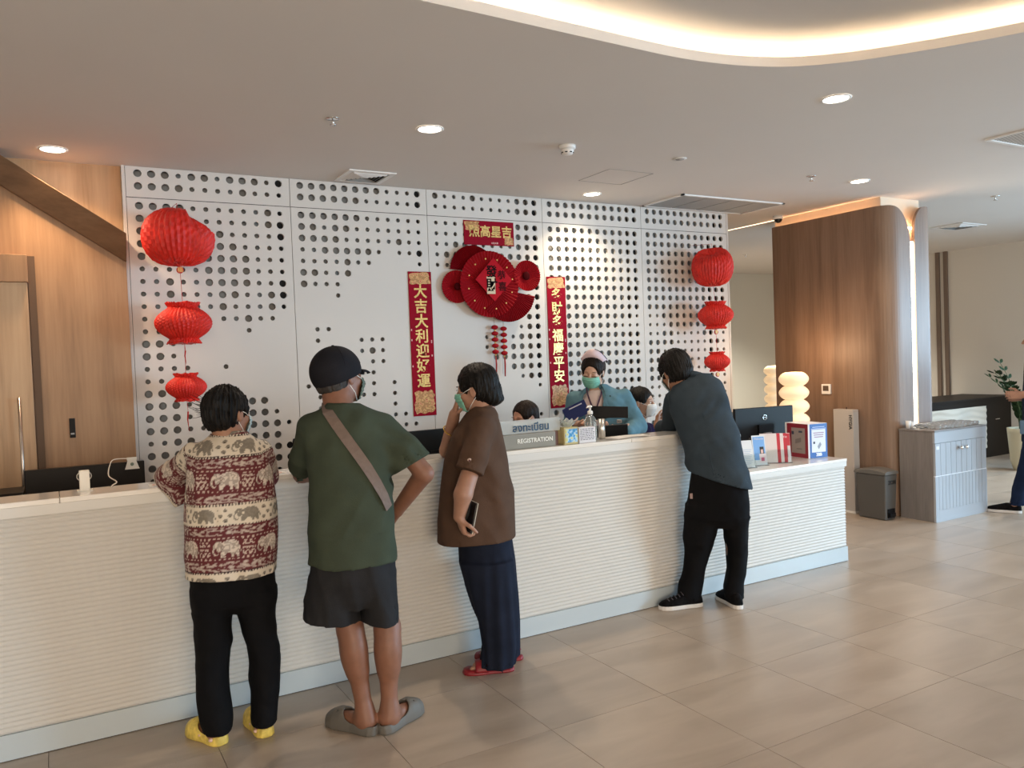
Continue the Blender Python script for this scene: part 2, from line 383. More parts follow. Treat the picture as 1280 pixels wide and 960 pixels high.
# lower lining below the slanted beam (a wedge)
def wedge(b, pts, y0, y1):
    n = len(pts); vs = [(x, y0, z) for x, z in pts]+[(x, y1, z) for x, z in pts]
    b.add(vs, [tuple(range(n)), tuple(range(2*n-1, n-1, -1))]+[(i, i+n, (i+1) % n+n, (i+1) % n) for i in range(n)])
    return b
sl = (2.40-2.83)/(.437+.21)
zt = lambda x, o=0: 2.831+sl*(x+.21)+o
xs = [X0R+.01, -.25, PX0-.022]
def ztc(x, o): return min(ZC-.001, zt(x, o))
xk = -.21-(ZC-2.831)/(-sl)*1
wedge(MB(), [(-1.6, 0), (.436, 0), (.436, zt(.436, -.16)), (xk, zt(xk, -.16)), (-1.6, ZC-.16)], 5.60, YL-.001).build('stair_lining', WOODW, wl)
bmx = MB(); top_ = [(.436, zt(.436)), (xk, ZC-.001), (-1.6, ZC-.001)]; bot_ = [(.436, zt(.436, -.165)), (xk, zt(xk, -.165)), (-1.6, ZC-.17)]
rgs = [[(t[0], 5.48, t[1]), (t[0], YL-.001, t[1]), (b[0], YL-.001, b[1]), (b[0], 5.596, b[1]), (b[0], 5.575, b[1]+.0)] for t, b in zip(top_, bot_)]
bmx.loft(rgs, smooth=False); bmx.build('stair_beam', wood('oak_veneer_beam_shaded', (.12, .066, .034), (.17, .095, .05), (.21, .12, .065), scale=(1.2, 9, 9), rot=(0, -.55, 0)), wl, bevel=.004)  # beam oak toned down, its shaded face painted into the veneer
# ---- sliding door with its track box and bar handle
dr = MB().box(-1.3, -.105, 5.535, 5.575, .01, 2.10).build('door_1', WOODL, bevel=.003); struct(dr)
MB().box(-1.6, -.10, 5.50, 5.598, 2.095, 2.256).build('track_box', WOODW, dr, bevel=.003)
MB().box(-.10, -.062, 5.57, 5.5995, .0, 2.256).build('reveal_shade_strip', mat('reveal_shade', (.10, .055, .03), .6), dr)  # dark strip painted in for the shadow between door and wall
h = MB(); hx = -.178
h.tube([(hx, 5.50, .55), (hx, 5.50, 1.418)], .009, 10); h.tube([(hx, 5.50, 1.40), (hx, 5.536, 1.40)], .008, 8); h.tube([(hx, 5.50, .60), (hx, 5.536, .60)], .008, 8)
h.build('door_handle', mat('brushed_steel', (.55, .48, .42), .3, 1.0), dr)
sw = MB().box(.073, .105, 5.592, 5.5995, 1.155, 1.275); sw = sw.build('card_reader', BLACK, bevel=.003); tag(sw, 'small black card reader on the brown wood wall beside the sliding door', 'card reader')
MB().box(.079, .099, 5.588, 5.5925, 1.175, 1.185).build('indicator', mat('grey_plastic', (.3, .3, .3), .5), sw)

# ---- ceiling fittings
DL = mat('downlight_diffuser', (1, 1, 1), .5, emit=(1.0, .90, .78), estr=14)
TRIM = mat('white_trim', (.8, .79, .77), .5)
def downlight(x, y, label, power=44, col=(1.0, .80, .60), view=True):
    if isinstance(power, tuple): power, col = power
    t = thing('downlight', (x, y, ZC), label, 'light', 'round recessed downlights in the ceiling')
    MB().lathe([(.078, -.001), (.078, -.005), (.068, -.007), (.064, -.004), (.064, -.001)], (x, y, ZC), 32, cap=False).build('trim_ring', TRIM, t)
    MB().lathe([(.0645, -.0025), (.0645, -.0015)], (x, y, ZC), 32, cap=True, smooth=False).build('diffuser', DL, t)
    d = bpy.data.lights.new('downlight_lamp', 'SPOT'); d.energy = power; d.color = col; d.spot_size = math.radians(125); d.spot_blend = .8; d.shadow_soft_size = .05
    o = bpy.data.objects.new('downlight_lamp', d); C.objects.link(o); o.location = (0, 0, -.02); o.parent = t
    return t
downlight(.063, 5.395, 'recessed downlight in the ceiling above the wood clad corner, leftmost of them', 60, (1.0, .72, .46))
downlight(1.924, 4.19, 'recessed downlight in the middle of the ceiling, second from the left')
downlight(3.888, 5.36, 'recessed downlight close to the top of the perforated wall', 52, (1.0, .80, .55))
downlight(5.689, 4.20, 'recessed downlight just in front of the wood clad column')
downlight(3.697, 2.86, 'recessed downlight nearest the curved ceiling recess, highest in view')
for (x, y), lb in zip([(-1.9, 4.19), (5.69, 1.6), (7.6, 2.86), (7.6, -1.0), (9.4, 4.2), (9.4, 8.2), (-1.0, -4.2), (3.0, -4.4)], ['beyond the left edge, over the counter', 'over the open floor right of the ceiling recess', 'over the floor in front of the cabinet', 'near the right hand glazing', 'beyond the column over the far counter', 'in the far corner behind the column', 'behind the camera at left', 'behind the camera in the middle']):
    downlight(x, y, 'recessed downlight out of view '+lb, (300 if y > 8 else 130, (1.0, .95, .82)) if y > 4 and x > 8 else ((40, (1.0, .80, .60)) if x < 3 else (10, (1.0, .85, .7))))
def ceiling_tee(x, y, label):       # sprinkler
    t = thing('sprinkler', (x, y, ZC), label, 'sprinkler', 'sprinkler heads on the ceiling')
    MB().lathe([(.036, -.001), (.036, -.004), (.012, -.006)], (x, y, ZC), 20).build('cover_plate', CHROME, t)
    MB().tube([(x, y, ZC-.004), (x, y, ZC-.035)], .006, 8).lathe([(.018, -.035), (.018, -.038)], (x, y, ZC), 12).build('head', CHROME, t)
ceiling_tee(1.367, 4.213, 'small sprinkler head on the left part of the ceiling')
ceiling_tee(5.145, 4.222, 'small sprinkler head on the ceiling left of the column downlight')
ceiling_tee(7.547, 4.165, 'small sprinkler head on the ceiling right of the column')
ceiling_tee(8.35, 7.98, 'far sprinkler head seen between the perforated wall and the column')
t = thing('smoke_detector', (2.866, 4.196, ZC), 'white dome smoke detector hanging on the ceiling above the red banner', 'smoke detector')
MB().lathe([(.052, 0), (.052, -.02), (.045, -.024)], (2.866, 4.196, ZC), 28).build('mount', TRIM, t)
MB().lathe([(.04, -.024), (.04, -.045), (.03, -.056), (.012, -.058)], (2.866, 4.196, ZC), 28).build('sensor_dome', TRIM, t)
sl_ = MB()
for k in range(8):
    a = k*PI/4; sl_.obox((2.866+.036*math.cos(a), 4.196+.036*math.sin(a), ZC-.046), (.008*-math.sin(a), .008*math.cos(a), 0), (.004*math.cos(a), .004*math.sin(a), 0), (0, 0, .003))
sl_.build('slot', BLACK, t)
t = thing('ceiling_speaker', (3.78, 4.18, ZC), 'small flush round cover plate on the ceiling right of the smoke detector', 'cover plate')
MB().lathe([(.045, -.001), (.045, -.004), (.038, -.006)], (3.78, 4.18, ZC), 24).build('rim', TRIM, t)
MB().lathe([(.03, -.006), (.028, -.009)], (3.78, 4.18, ZC), 24).build('centre', mat('grey_metal', (.35, .35, .34), .5), t)
def diffuser(x0, x1, y0, y1, label, name='air_diffuser'):
    cx, cy = (x0+x1)/2, (y0+y1)/2; t = thing(name, (cx, cy, ZC), label, 'air vent')
    f = MB(); w = .035
    for a in ((x0, x1, y0, y0+w), (x0, x1, y1-w, y1), (x0, x0+w, y0+w, y1-w), (x1-w, x1, y0+w, y1-w)): f.box(*a, ZC-.010, ZC-.001)
    f.build('frame', TRIM, t)
    MB().box(x0+w, x1-w, y0+w, y1-w, ZC-.003, ZC-.0012).build('duct_shadow', mat('duct_dark', (.03, .03, .03), .8), t)
    hx, hy = (x1-x0)/2-w, (y1-y0)/2-w
    for k in range(5):
        s = .95-.18*k; v = MB()
        for (ax, ay, bx, by) in ((-1, -1, 1, -1), (1, -1, 1, 1), (1, 1, -1, 1), (-1, 1, -1, -1)):
            mx, my = (ax+bx)/2*.06, (ay+by)/2*.06
            p = [(cx+ax*hx*s, cy+ay*hy*s, ZC-.004), (cx+bx*hx*s, cy+by*hy*s, ZC-.004), (cx+bx*hx*(s-.11), cy+by*hy*(s-.11), ZC-.017), (cx+ax*hx*(s-.11), cy+ay*hy*(s-.11), ZC-.017)]
            v.add(p, [(0, 1, 2, 3)])
        v.build('vane', TRIM, t)
diffuser(1.80, 2.14, 5.24, 5.58, 'square air diffuser on the ceiling beside the perforated wall top left')
diffuser(8.78, 9.24, 5.20, 5.58, 'square air diffuser on the ceiling beyond the column at right')
t = thing('return_grille', (5.2, 5.33, ZC), 'long flush ceiling return panel beside the right end of the perforated wall', 'air vent')
f = MB(); 
for a in ((4.62, 5.84, 5.09, 5.115), (4.62, 5.84, 5.595, 5.62), (4.62, 4.645, 5.09, 5.62), (5.815, 5.84, 5.09, 5.62)): f.box(*a, ZC-.012, ZC-.001)
f.build('frame', TRIM, t)
for k in range(4):
    xa = 4.65+k*.291
    MB().box(xa, xa+.275, 5.12, 5.59, ZC-.009, ZC-.003).build('grille_panel', mat('grille_grey', (.36, .36, .35), .6), t)
MB().box(4.645, 5.815, 5.115, 5.595, ZC-.0028, ZC-.0012).build('duct_shadow', BLACK, t)
t = thing('linear_vent', (5.6, 2.9, ZC), 'slatted linear air vent on the ceiling at the right edge of the photo', 'air vent')
f = MB()
for a in ((5.38, 5.95, 2.72, 2.745), (5.38, 5.95, 3.005, 3.03), (5.38, 5.405, 2.745, 3.005)): f.box(*a, ZC-.012, ZC-.001)
f.build('frame', TRIM, t); MB().box(5.405, 5.95, 2.745, 3.005, ZC-.003, ZC-.0012).build('duct_shadow', BLACK, t)
for k in range(18):
    x = 5.418+k*.03; MB().add([(x, 2.746, ZC-.004), (x, 3.004, ZC-.004), (x+.013, 3.004, ZC-.0055), (x+.013, 2.746, ZC-.0055)], [(0, 1, 2, 3)]).build('slat', TRIM, t)
t = thing('dome_camera', (6.325, 5.6, ZC), 'black and white dome security camera on the ceiling at the column top', 'camera')
MB().lathe([(.05, 0), (.05, -.03), (.044, -.034)], (6.325, 5.6, ZC), 24).build('housing', TRIM, t)
MB().sphere((6.325, 5.6, ZC-.034), (.040, .040, .036), 20, 10).build('dome', mat('black_gloss', (.01, .01, .01), .08), t)
ap = MB()
for a in ((3.50, 3.90, 4.99, 4.994), (3.50, 3.504, 4.60, 4.99), (3.896, 3.90, 4.60, 4.99), (3.50, 3.90, 4.60, 4.604)): ap.box(*a, ZC-.0015, ZC)
tag(ap.build('access_panel', mat('joint_shadow', (.3, .28, .27), .9)), 'thin square outline of an access panel on the ceiling above the banner', 'access panel')

# ---- wood clad column with light slot
XP, YN, XE, YB, XS0, XS1 = 6.42, 4.47, 7.075, 5.77, 6.735, 6.80
col = MB().box(XP+.05, XE-.05, YN+.10, YB, 0, ZC).build('column', mat('column_core', (.80, .66, .50), .7)); struct(col)  # white core, with the peach LED glow mixed into its colour
def clad(path, top, name):
    # path: plan points outer skin; top: heights; thickness .03 inwards
    b = MB(); n = len(path); cx, cy = (XP+XE)/2, 5.2
    inn = []
    for i in range(n):
        t = np.array(path[min(i+1, n-1)])-np.array(path[max(i-1, 0)]); t = t/np.linalg.norm(t); nn = np.array([t[1], -t[0]])
        if nn @ (np.array([cx, cy])-np.array(path[i])) < 0: nn = -nn
        inn.append(np.array(path[i])+nn*.028)
    vs = []; fs = []
    for i in range(n):
        vs += [(path[i][0], path[i][1], 0), (path[i][0], path[i][1], top[i]), (inn[i][0], inn[i][1], top[i]), (inn[i][0], inn[i][1], 0)]
    for i in range(n-1):
        a = i*4; c = a+4
        for k in range(4): fs.append((a+k, a+(k+1) % 4, c+(k+1) % 4, c+k))
    fs += [(0, 1, 2, 3), (4*n-1, 4*n-2, 4*n-3, 4*n-4)]
    b.add(vs, fs, 0, False); o = b.build(name, WOODP, col)
    for p in o.data.polygons: p.use_smooth = False
    return o
R_ = .17; ZTP = 2.775
pa = [(XP, YB), (XP, 5.3), (XP, 5.0), (XP, 4.8), (XP, YN+R_+.03)]; pa += [(XP+R_-R_*math.cos(a), YN+R_-R_*math.sin(a)) for a in np.linspace(0, PI/2, 12)]
pa += [(x, YN) for x in np.linspace(XP+R_+.01, XS0, 18)]
def tp(x): # quarter ellipse drop toward the slot
    d = XS0-x; w = .26; hgt = .34
    return ZTP if d > w else ZTP-hgt*(1-math.sqrt(max(0, 1-((w-d)/w)**2)))
clad(pa, [ZTP if p[1] > YN+R_*.3 else tp(p[0]) for p in pa], 'cladding')
pb = [(x, YN) for x in np.linspace(XS1, XE-.12, 16)]+[(XE-.10+.10*math.sin(a), YN+.10-.10*math.cos(a)) for a in np.linspace(0, PI/2, 12)]+[(XE, 4.8), (XE, 5.2), (XE, YB)]
def tq(x):
    d = x-XS1; w = .17; hgt = .22
    return ZTP+.01 if d > w else ZTP+.01-hgt*(1-math.sqrt(max(0, 1-((w-d)/w)**2)))
clad(pb, [tq(p[0]) if p[1] < YN+.03 else ZTP+.01 for p in pb], 'cladding')
LED2 = mat('column_led', (1, .9, .8), .5, emit=(1.0, .88, .70), estr=9)
MB().box(XS0+.003, XS1-.003, YN+.012, YN+.018, .02, 2.46).build('light_slot', LED2, col)
MB().box(XS0-.005, XS1+.005, YN+.063, YN+.099, .02, 2.5).build('slot_back', TRIM, col)
LED3 = mat('column_top_led', (1, .8, .6), .5, emit=(1.0, .60, .34), estr=20)
MB().box(XP+.035, XP+.045, YN+.15, YB, 2.70, 2.73).box(XS0-.1, XS1+.1, YN+.05, YN+.06, 2.58, 2.6).build('cove_strip', LED3, col)
# ceiling step strip glowing beside the column line
st = MB().box(6.49, 6.50, YB+.02, 8.6, ZC-.004, ZC-.0005).build('trim_2', mat('warm_step_strip', (1, .8, .6), .5, emit=(1.0, .66, .40), estr=3)); struct(st)
# ================================================================= RECEPTION COUNTER
YF, HT, LT = 3.775, 1.035, .737       # front plane, high top, low top
XL, XH, XR = -2.2, 3.52, 4.885
RIBM = mat('ribbed_white_front', (.62, .60, .56), .5)
TOPM = mat('glossy_white_top', (.78, .75, .70), .12, coat=.4)
PLM = mat('plinth_laminate', (.50, .56, .59), .15)  # white laminate tinted blue for the cool window reflection
ctr_ = thing('reception_counter', (1.5, 3.9, 0), 'long white reception counter with horizontally ribbed front and lower right end', 'counter')
def ribbed(x0, x1, z0, z1, name, corner=None, depth=.6):
    n = int(round((z1-z0)/.0205)); prof = []
    for i in range(n*6+1):
        z = z0+(z1-z0)*i/(n*6); ph = (i % 6)/6
        prof.append((z, .0066*(.5-.5*math.cos(2*PI*ph))))
    if corner:
        r = .02; path = [(x0, YF, 0, -1), (x1-r, YF, 0, -1)]
        path += [(x1-r+r*math.sin(a), YF+r-r*math.cos(a), math.sin(a), -math.cos(a)) for a in np.linspace(.2, PI/2, 6)]
        path += [(x1, YF+depth, 1, 0)]
    else:
        path = [(x, YF, 0, -1) for x in np.linspace(x0, x1, 30)]
    b = MB(); rings = []
    for (z, d) in prof:
        rings.append([(p[0]+p[2]*(d-.006), p[1]+p[3]*(d-.006), z) for p in path])
    b.loft(rings[::-1], cap=False, closed=False, smooth=True)
    return b.build(name, RIBM, ctr_)
ribbed(XL, XH, .107, .972, 'ribbed_front')
ribbed(XH, XR, .107, LT-.055, 'ribbed_front', True, .62)
MB().box(XL, XH, YF-.006, YF+.02, .972, HT-.022).build('fascia', WHITE, ctr_)
b = MB().box(XH+.0, XR, YF-.006, YF+.02, LT-.055, LT-.02).box(XR-.02, XR, YF+.021, YF+.62, LT-.055, LT-.02); b.build('fascia', WHITE, ctr_)
MB().box(XL, XR-.004, YF-.003, YF+.02, .003, .106).box(XR-.024, XR-.004, YF+.021, YF+.6, .003, .106).build('plinth', PLM, ctr_)
MB().box(XL, XR-.01, YF+.0, YF+.02, .0, .003).build('shadow_gap', BLACK, ctr_)
MB().box(XL, XH, YF+.021, YF+.20, .0, HT-.023).build('counter_body', WHITE, ctr_)
MB().box(XH+.001, XR-.022, YF+.021, YF+.60, .0, LT-.021).build('counter_body', WHITE, ctr_)
edges = [XL, -.62, .0, .64, 1.84, 2.96, XH]
for a, c in zip(edges[:-1], edges[1:]):
    MB().box(a+.0008, c-.0008, YF-.008, YF+.215, HT-.022, HT).build('counter_top', TOPM, ctr_, bevel=.0025)
MB().box(XH+.001, XR+.003, YF-.008, YF+.63, LT-.02, LT).build('counter_top', TOPM, ctr_, bevel=.0025)
dk = thing('work_desk', (.6, 4.3, 0), 'brown work desk standing behind the high counter, carrying the monitors', 'desk')
MB().box(XL, XH, YF+.64, YF+.66, .70, .735).box(XL, XH+.0, YF+.205, YF+.639, .70, .735).build('desk_top', mat('desk_laminate', (.35, .28, .22), .4), dk)
for x in (XL+.05, -.5, 1.0, 2.4, 3.3): MB().box(x, x+.04, YF+.55, YF+.62, 0, .699).build('desk_leg', DARK, dk)
# sticker discs on the top
for px, py, nm in ((347, 590.5, 'white square sticker with red ring on the counter left of the green shirt'), (197, 603, 'white square sticker with red ring on the counter beside the elephant print sleeve')):
    p = onY(px, py, 3.86); s = MB(); s.box(p[0]-.035, p[0]+.035, 3.83, 3.90, HT+.0003, HT+.0012)
    s = s.build('sticker', mat('sticker_white', (.85, .83, .78), .3)); tag(s, nm, 'sticker', 'counter stickers')
    MB().lathe([(.022, .0013), (.022, .0016), (.016, .0016), (.016, .0013)], (p[0], 3.865, HT), 20, cap=False).build('ring_print', mat('sticker_red', (.7, .2, .15), .4), s)

# ---- dark furniture behind the left end
pl = MB().box(-.166, .453, 5.28, 5.32, 0, 1.008).build('desk_partition', DARK, bevel=.004); tag(pl, 'black low desk partition behind the counter below the card reader', 'partition')
cb_ = thing('low_cabinet', (-.7, 5.35, 0), 'dark low cabinet in front of the sliding door at the left edge', 'cabinet')
MB().box(-1.3, -.175, 5.20, 5.47, .0, .875).build('body', DARK, cb_); MB().box(-1.31, -.17, 5.19, 5.475, .876, .90).build('cabinet_top', DARK, cb_, bevel=.003)
for k in range(2): MB().box(-1.29+k*.56, -.75+k*.56, 5.185, 5.199, .05, .86).build('door', mat('dark_laminate_door', (.03, .025, .02), .4), cb_)
# white acrylic post on the counter top
p = onY(106, 606, 3.91); X = p[0]
t = thing('display_post', (X, 3.92, HT), 'white square post standing on the counter in front of the black partition', 'display post')
MB().box(X-.02, X+.02, 3.905, 3.94, HT+.0005, HT+.088).build('post', mat('white_plastic', (.80, .77, .70), .3), t, bevel=.003)
MB().box(X-.03, X+.03, 3.90, 3.95, HT+.0003, HT+.004).build('base', mat('white_plastic', (.8, .77, .7), .3), t)
rg = MB(); rg.tube([(X+.028*math.cos(a), 3.944, HT+.060+.022*math.sin(a)) for a in np.linspace(0, 2*PI, 25)], .002, 6); rg.build('ring', mat('grey_ring', (.55, .52, .48), .4), t)
# little white lamp-like webcam with its cable
p = onY(165, 577, 5.27)
t = thing('webcam', (p[0], 5.265, 1.0), 'small white plastic camera clipped on the black partition with a white cable', 'camera')
zb = 1.008; x = p[0]
MB().loft([[(x+dx*w, 5.272+dy*w2, z) for dx, dy in ((-1, -1), (1, -1), (1, 1), (-1, 1))] for w, w2, z in ((.040, .004, .965), (.036, .0045, .975), (.028, .005, 1.0), (.024, .0055, 1.015), (.027, .006, 1.02), (.027, .006, 1.035))], smooth=False).build('camera_body', mat('white_plastic', (.8, .77, .7), .3), t)
MB().box(x-.02, x+.02, 5.279, 5.328, 1.0095, 1.016).build('clip', mat('white_plastic', (.8, .77, .7), .3), t)
MB().lathe([(.010, 0), (.010, .003)], (0, 0, 0), 16)
em = MB(); em.sphere((x, 5.267, .995), (.010, .002, .010), 12, 8); em.build('lens', mat('lens_grey', (.2, .25, .2), .2), t)
p2 = onY(141, 611, 3.99)
cab_pts = catmull([(x-.02, 5.27, 1.03), (x-.10, 5.22, 1.035), (x-.14, 4.9, 1.03), (x-.17, 4.4, 1.035), (p2[0]+.02, 4.05, HT+.01), (p2[0], 3.985, HT+.004), (p2[0]-.01, 3.93, HT+.003)], 6, False)
MB().tube(cab_pts, .0028, 6).build('cable', mat('white_cable', (.8, .76, .68), .4), t)

# ---- monitors on the work top (backs to us)
def monitor(name, cx, cy, ang, w, h, ztop, label, logo=False, cat='monitor'):
    zo = .0035 if logo else 0
    t = thing(name, (cx, cy, .736+zo), label, cat, 'computer monitors behind the counter')
    c, s = math.cos(ang), math.sin(ang); ax = np.array([c, s, 0]); ay = np.array([-s, c, 0]); az = np.array([0, 0, 1.])
    P = np.array([cx, cy, ztop-h/2])
    MB().obox(P, ax*w/2, ay*.014, az*h/2).build('screen_housing', mat('monitor_back', (.008, .009, .010), .45, spec=.25), t, bevel=.004)
    MB().obox(P+ay*.016, ax*(w/2-.008), ay*.0015, az*(h/2-.01)).build('screen', mat('dark_screen', (.02, .025, .04), .1), t)
    MB().obox(P-ay*.024-az*.02, ax*.07, ay*.009, az*.06).build('mount', BLACK, t)
    zz = ztop-h/2-.02
    MB().obox((cx-ay[0]*.045, cy-ay[1]*.045, (zz+.745)/2), ax*.03, ay*.011, az*((zz-.745)/2)).build('stand_neck', mat('stand_silver', (.45, .45, .46), .35, .8), t)
    MB().obox((cx-ay[0]*.03, cy-ay[1]*.03, .741+zo), ax*.10, ay*.08, az*.0045).build('stand_base', BLACK, t)
    if logo:
        L = P-ay*.0165+az*h*.27+ax*.02*0
        rr = MB(); ring_ = []
        for r0, dd in ((.020, 0), (.020, -.002), (.0165, -.002), (.0165, 0)):
            ring_.append([tuple(L+ay*dd+ax*r0*math.cos(a)+az*r0*math.sin(a)) for a in np.linspace(0, 2*PI, 28, endpoint=False)])
        rr.loft(ring_, cap=False).build('emblem_ring', CHROME, t)
        text_mesh('emblem_letters', 'DELL', .014, L-ay*.001, ax, az, CHROME, t, bold=.0003)
    return t
pm = onY(952, 525, 4.33)
monitor('monitor', pm[0]+.02, 4.33, -.12, .55, .34, 1.10, 'black monitor seen from behind with round silver emblem, on the low counter end', True)
pm = onY(738, 525, 4.29); monitor('monitor', pm[0], 4.29, -.15, .54, .33, 1.075, 'black monitor seen from behind in front of the nurse in the pale cap')
pm = onY(545, 560, 4.3); monitor('monitor', pm[0]+.02, 4.32, .1, .52, .32, 1.14, 'black monitor behind the counter between the green and brown shirts')
pm = onY(364, 570, 4.35); monitor('monitor', pm[0]+.10, 4.35, 1.0, .46, .34, 1.165, 'black monitor edge at the left arm of the man in green')
p = onY(549, 540, 4.6); t = MB().obox((p[0]+.06, 4.6, p[2]-.002), (.13, .02, .0), (-.02, .13, 0), (0, 0, .012)).build('desk_shelf', BLACK); 
tag(t, 'thin black tray raised above the monitor beside the raised arm', 'tray')
MB().tube([(p[0]+.06, 4.6, .736), (p[0]+.06, 4.6, p[2]-.015)], .012, 8).build('stem', BLACK, t)
# ---- registration sign
x1 = onY(694, 553, 3.82)[0]; x0 = x1-.46
sgn = thing('desk_sign', ((x0+x1)/2, 3.85, HT), 'grey desk sign reading REGISTRATION with a clear acrylic header in Thai', 'sign')
zs = HT+.0005
MB().box(x0, x1, 3.815, 3.875, zs, zs+.082).build('sign_body', mat('sign_grey', (.235, .225, .19), .45), sgn, bevel=.002)
MB().box(x1+.0005, x1+.028, 3.83, 3.875, zs, zs+.08).build('end_block', mat('sign_brown', (.12, .05, .03), .4), sgn)
ac = MB().box(x0-.02, x1+.05, 3.84, 3.846, zs+.083, zs+.158); ac.build('acrylic_header', mat('frosted_acrylic', (.85, .88, .88), .2, trans=.7, ior=1.1), sgn)
MB().box(x0-.02, x1+.05, 3.847, 3.852, zs+.083, zs+.15).build('header_backing', mat('frosted_grey', (.55, .60, .60), .5, alpha=.55), sgn)
text_mesh('thai_lettering', 'ลงทะเบียน', .058, (x1-.145, 3.838, zs+.112), (1, 0, 0), (0, 0, 1), mat('blue_lettering', (.008, .05, .11), .5), sgn, bold=.0012)
text_mesh('lettering', 'REGISTRATION', .034, (x1-.135, 3.814, zs+.042), (1, 0, 0), (0, 0, 1), mat('white_lettering', (.8, .8, .75), .5), sgn, bold=.0006)
# ---- tissue box, sanitiser, cup
def pbox(name, pxl, pxr, Y, d, h, m, parent=None, z=HT+.0005, bevel=.002, **k):
    a = onY(pxl, 540, Y)[0]; c = onY(pxr, 540, Y)[0]
    return MB().box(a, c, Y, Y+d, z, z+h).build(name, m, parent, bevel=bevel), a, c
a = onY(705.5, 545, 3.80)[0]; c = onY(722.5, 545, 3.80)[0]
t = thing('tissue_box', ((a+c)/2, 3.84, HT), 'yellow and blue printed carton next to the registration sign', 'box')
MB().box(a, c, 3.80, 3.87, HT+.0005, HT+.098).build('carton', mat('carton_yellow', (.50, .42, .20), .5), t, bevel=.002)
bp_ = bpy.data.materials.new('blue_print'); bp_.use_nodes = True; nt = bp_.node_tree; n = nt.nodes.new('ShaderNodeTexNoise'); n.inputs['Scale'].default_value = 45; tc = nt.nodes.new('ShaderNodeTexCoord')
nt.links.new(tc.outputs['Object'], n.inputs['Vector']); r = nt.nodes.new('ShaderNodeValToRGB'); e = r.color_ramp.elements; e[0].color = (.03, .25, .55, 1); e[0].position = .4; e[1].color = (.45, .65, .80, 1); e[1].position = .55
k = e.new(.65); k.color = (.6, .6, .2, 1); nt.links.new(n.outputs['Fac'], r.inputs['Fac']); nt.links.new(r.outputs['Color'], nt.nodes['Principled BSDF'].inputs['Base Color'])
MB().box(a+.008, c-.004, 3.7985, 3.7997, HT+.012, HT+.088).build('printed_front', bp_, t)
tl = MB(); rng = random.Random(3)
for q in range(3):
    ring_ = []
    for j in range(5):
        w = .020+.009*j+rng.uniform(-.004, .004); ring_.append([((a+c)/2+w*math.cos(th)*(1+.35*math.sin(3*th+q)), 3.835+w*.6*math.sin(th), HT+.0985+.008*q+.006*j*(1+.5*math.sin(5*th+q))) for th in np.linspace(0, 2*PI, 20, endpoint=False)])
    tl.loft(ring_, cap=False)
tl.build('plastic_wrap', mat('clear_film', (.7, .75, .72), .15, trans=.6, ior=1.1), t)
a = onY(724, 545, 3.80)[0]; c = onY(744.5, 545, 3.80)[0]
t = thing('label_box', ((a+c)/2, 3.82, HT), 'white carton with small black print in front of the sanitiser bottle', 'box')
MB().box(a, c, 3.80, 3.845, HT+.0005, HT+.090).build('carton', mat('carton_white', (.66, .65, .68), .5), t, bevel=.0015)
pr = MB(); rng = random.Random(5)
for zz in np.linspace(HT+.018, HT+.078, 7):
    xx = a+.008
    while xx < c-.018:
        w = rng.uniform(.005, .018); pr.box(xx, min(xx+w, c-.008), 3.7988, 3.7997, zz, zz+.0035); xx += w+.005
pr.build('print', mat('print_ink', (.06, .06, .09), .6), t)
X = onY(738.5, 530, 3.885)[0]; Y = 3.888
t = thing('sanitiser_bottle', (X, Y, HT), 'clear pump bottle of hand sanitiser with a white pump on the counter', 'bottle')
MB().lathe([(.034, .0005), (.037, .004), (.037, .105), (.034, .125), (.022, .142), (.013, .150), (.013, .156)], (X, Y, HT), 28).build('bottle', mat('clear_bottle', (.82, .88, .88), .06, trans=.85, ior=1.2), t)
MB().lathe([(.033, .002), (.033, .085)], (X, Y, HT), 24).build('gel', mat('gel', (.75, .80, .80), .1, trans=.8, ior=1.33), t)
pm_ = MB().lathe([(.016, .156), (.016, .172), (.013, .176), (.005, .178), (.005, .196), (.013, .197), (.013, .205), (.008, .208)], (X, Y, HT), 20)
pm_.tube([(X, Y, HT+.202), (X-.02, Y-.01, HT+.203), (X-.036, Y-.018, HT+.197)], .0045, 8)
pm_.build('pump', mat('white_pump', (.8, .8, .78), .35), t)
MB().tube([(X, Y, HT+.15), (X+.006, Y, HT+.02)], .003, 6).build('dip_tube', mat('tube_white', (.7, .7, .7), .4), t)
X = onY(752, 535, 3.90)[0]
t = thing('steel_cup', (X, 3.90, HT), 'narrow brushed steel cylinder standing on the counter by the sanitiser', 'holder')
MB().lathe([(.0, .001), (.0205, .001), (.0205, .122), (.019, .122), (.019, .004), (0, .004)], (X, 3.90, HT), 28, cap=False).build('cup', mat('steel', (.62, .60, .56), .3, .9), t)
# papers on the counter by the leaning man
for k, (px, rz) in enumerate(((775, .3), (796, -.2))):
    p = onY(px, 545, 3.88); c_, s_ = math.cos(rz), math.sin(rz)
    o = MB().obox((p[0], 3.89, HT+.0012+.001*k), (.075*c_, .075*s_, 0), (-.05*s_, .05*c_, 0), (0, 0, .0004)).build('paper_sheet', mat('paper', (.78, .77, .75), .7))
    tag(o, ('white paper sheet on the counter left of the leaning man', 'white paper sheet under the leaning man\'s forearm')[k], 'paper')

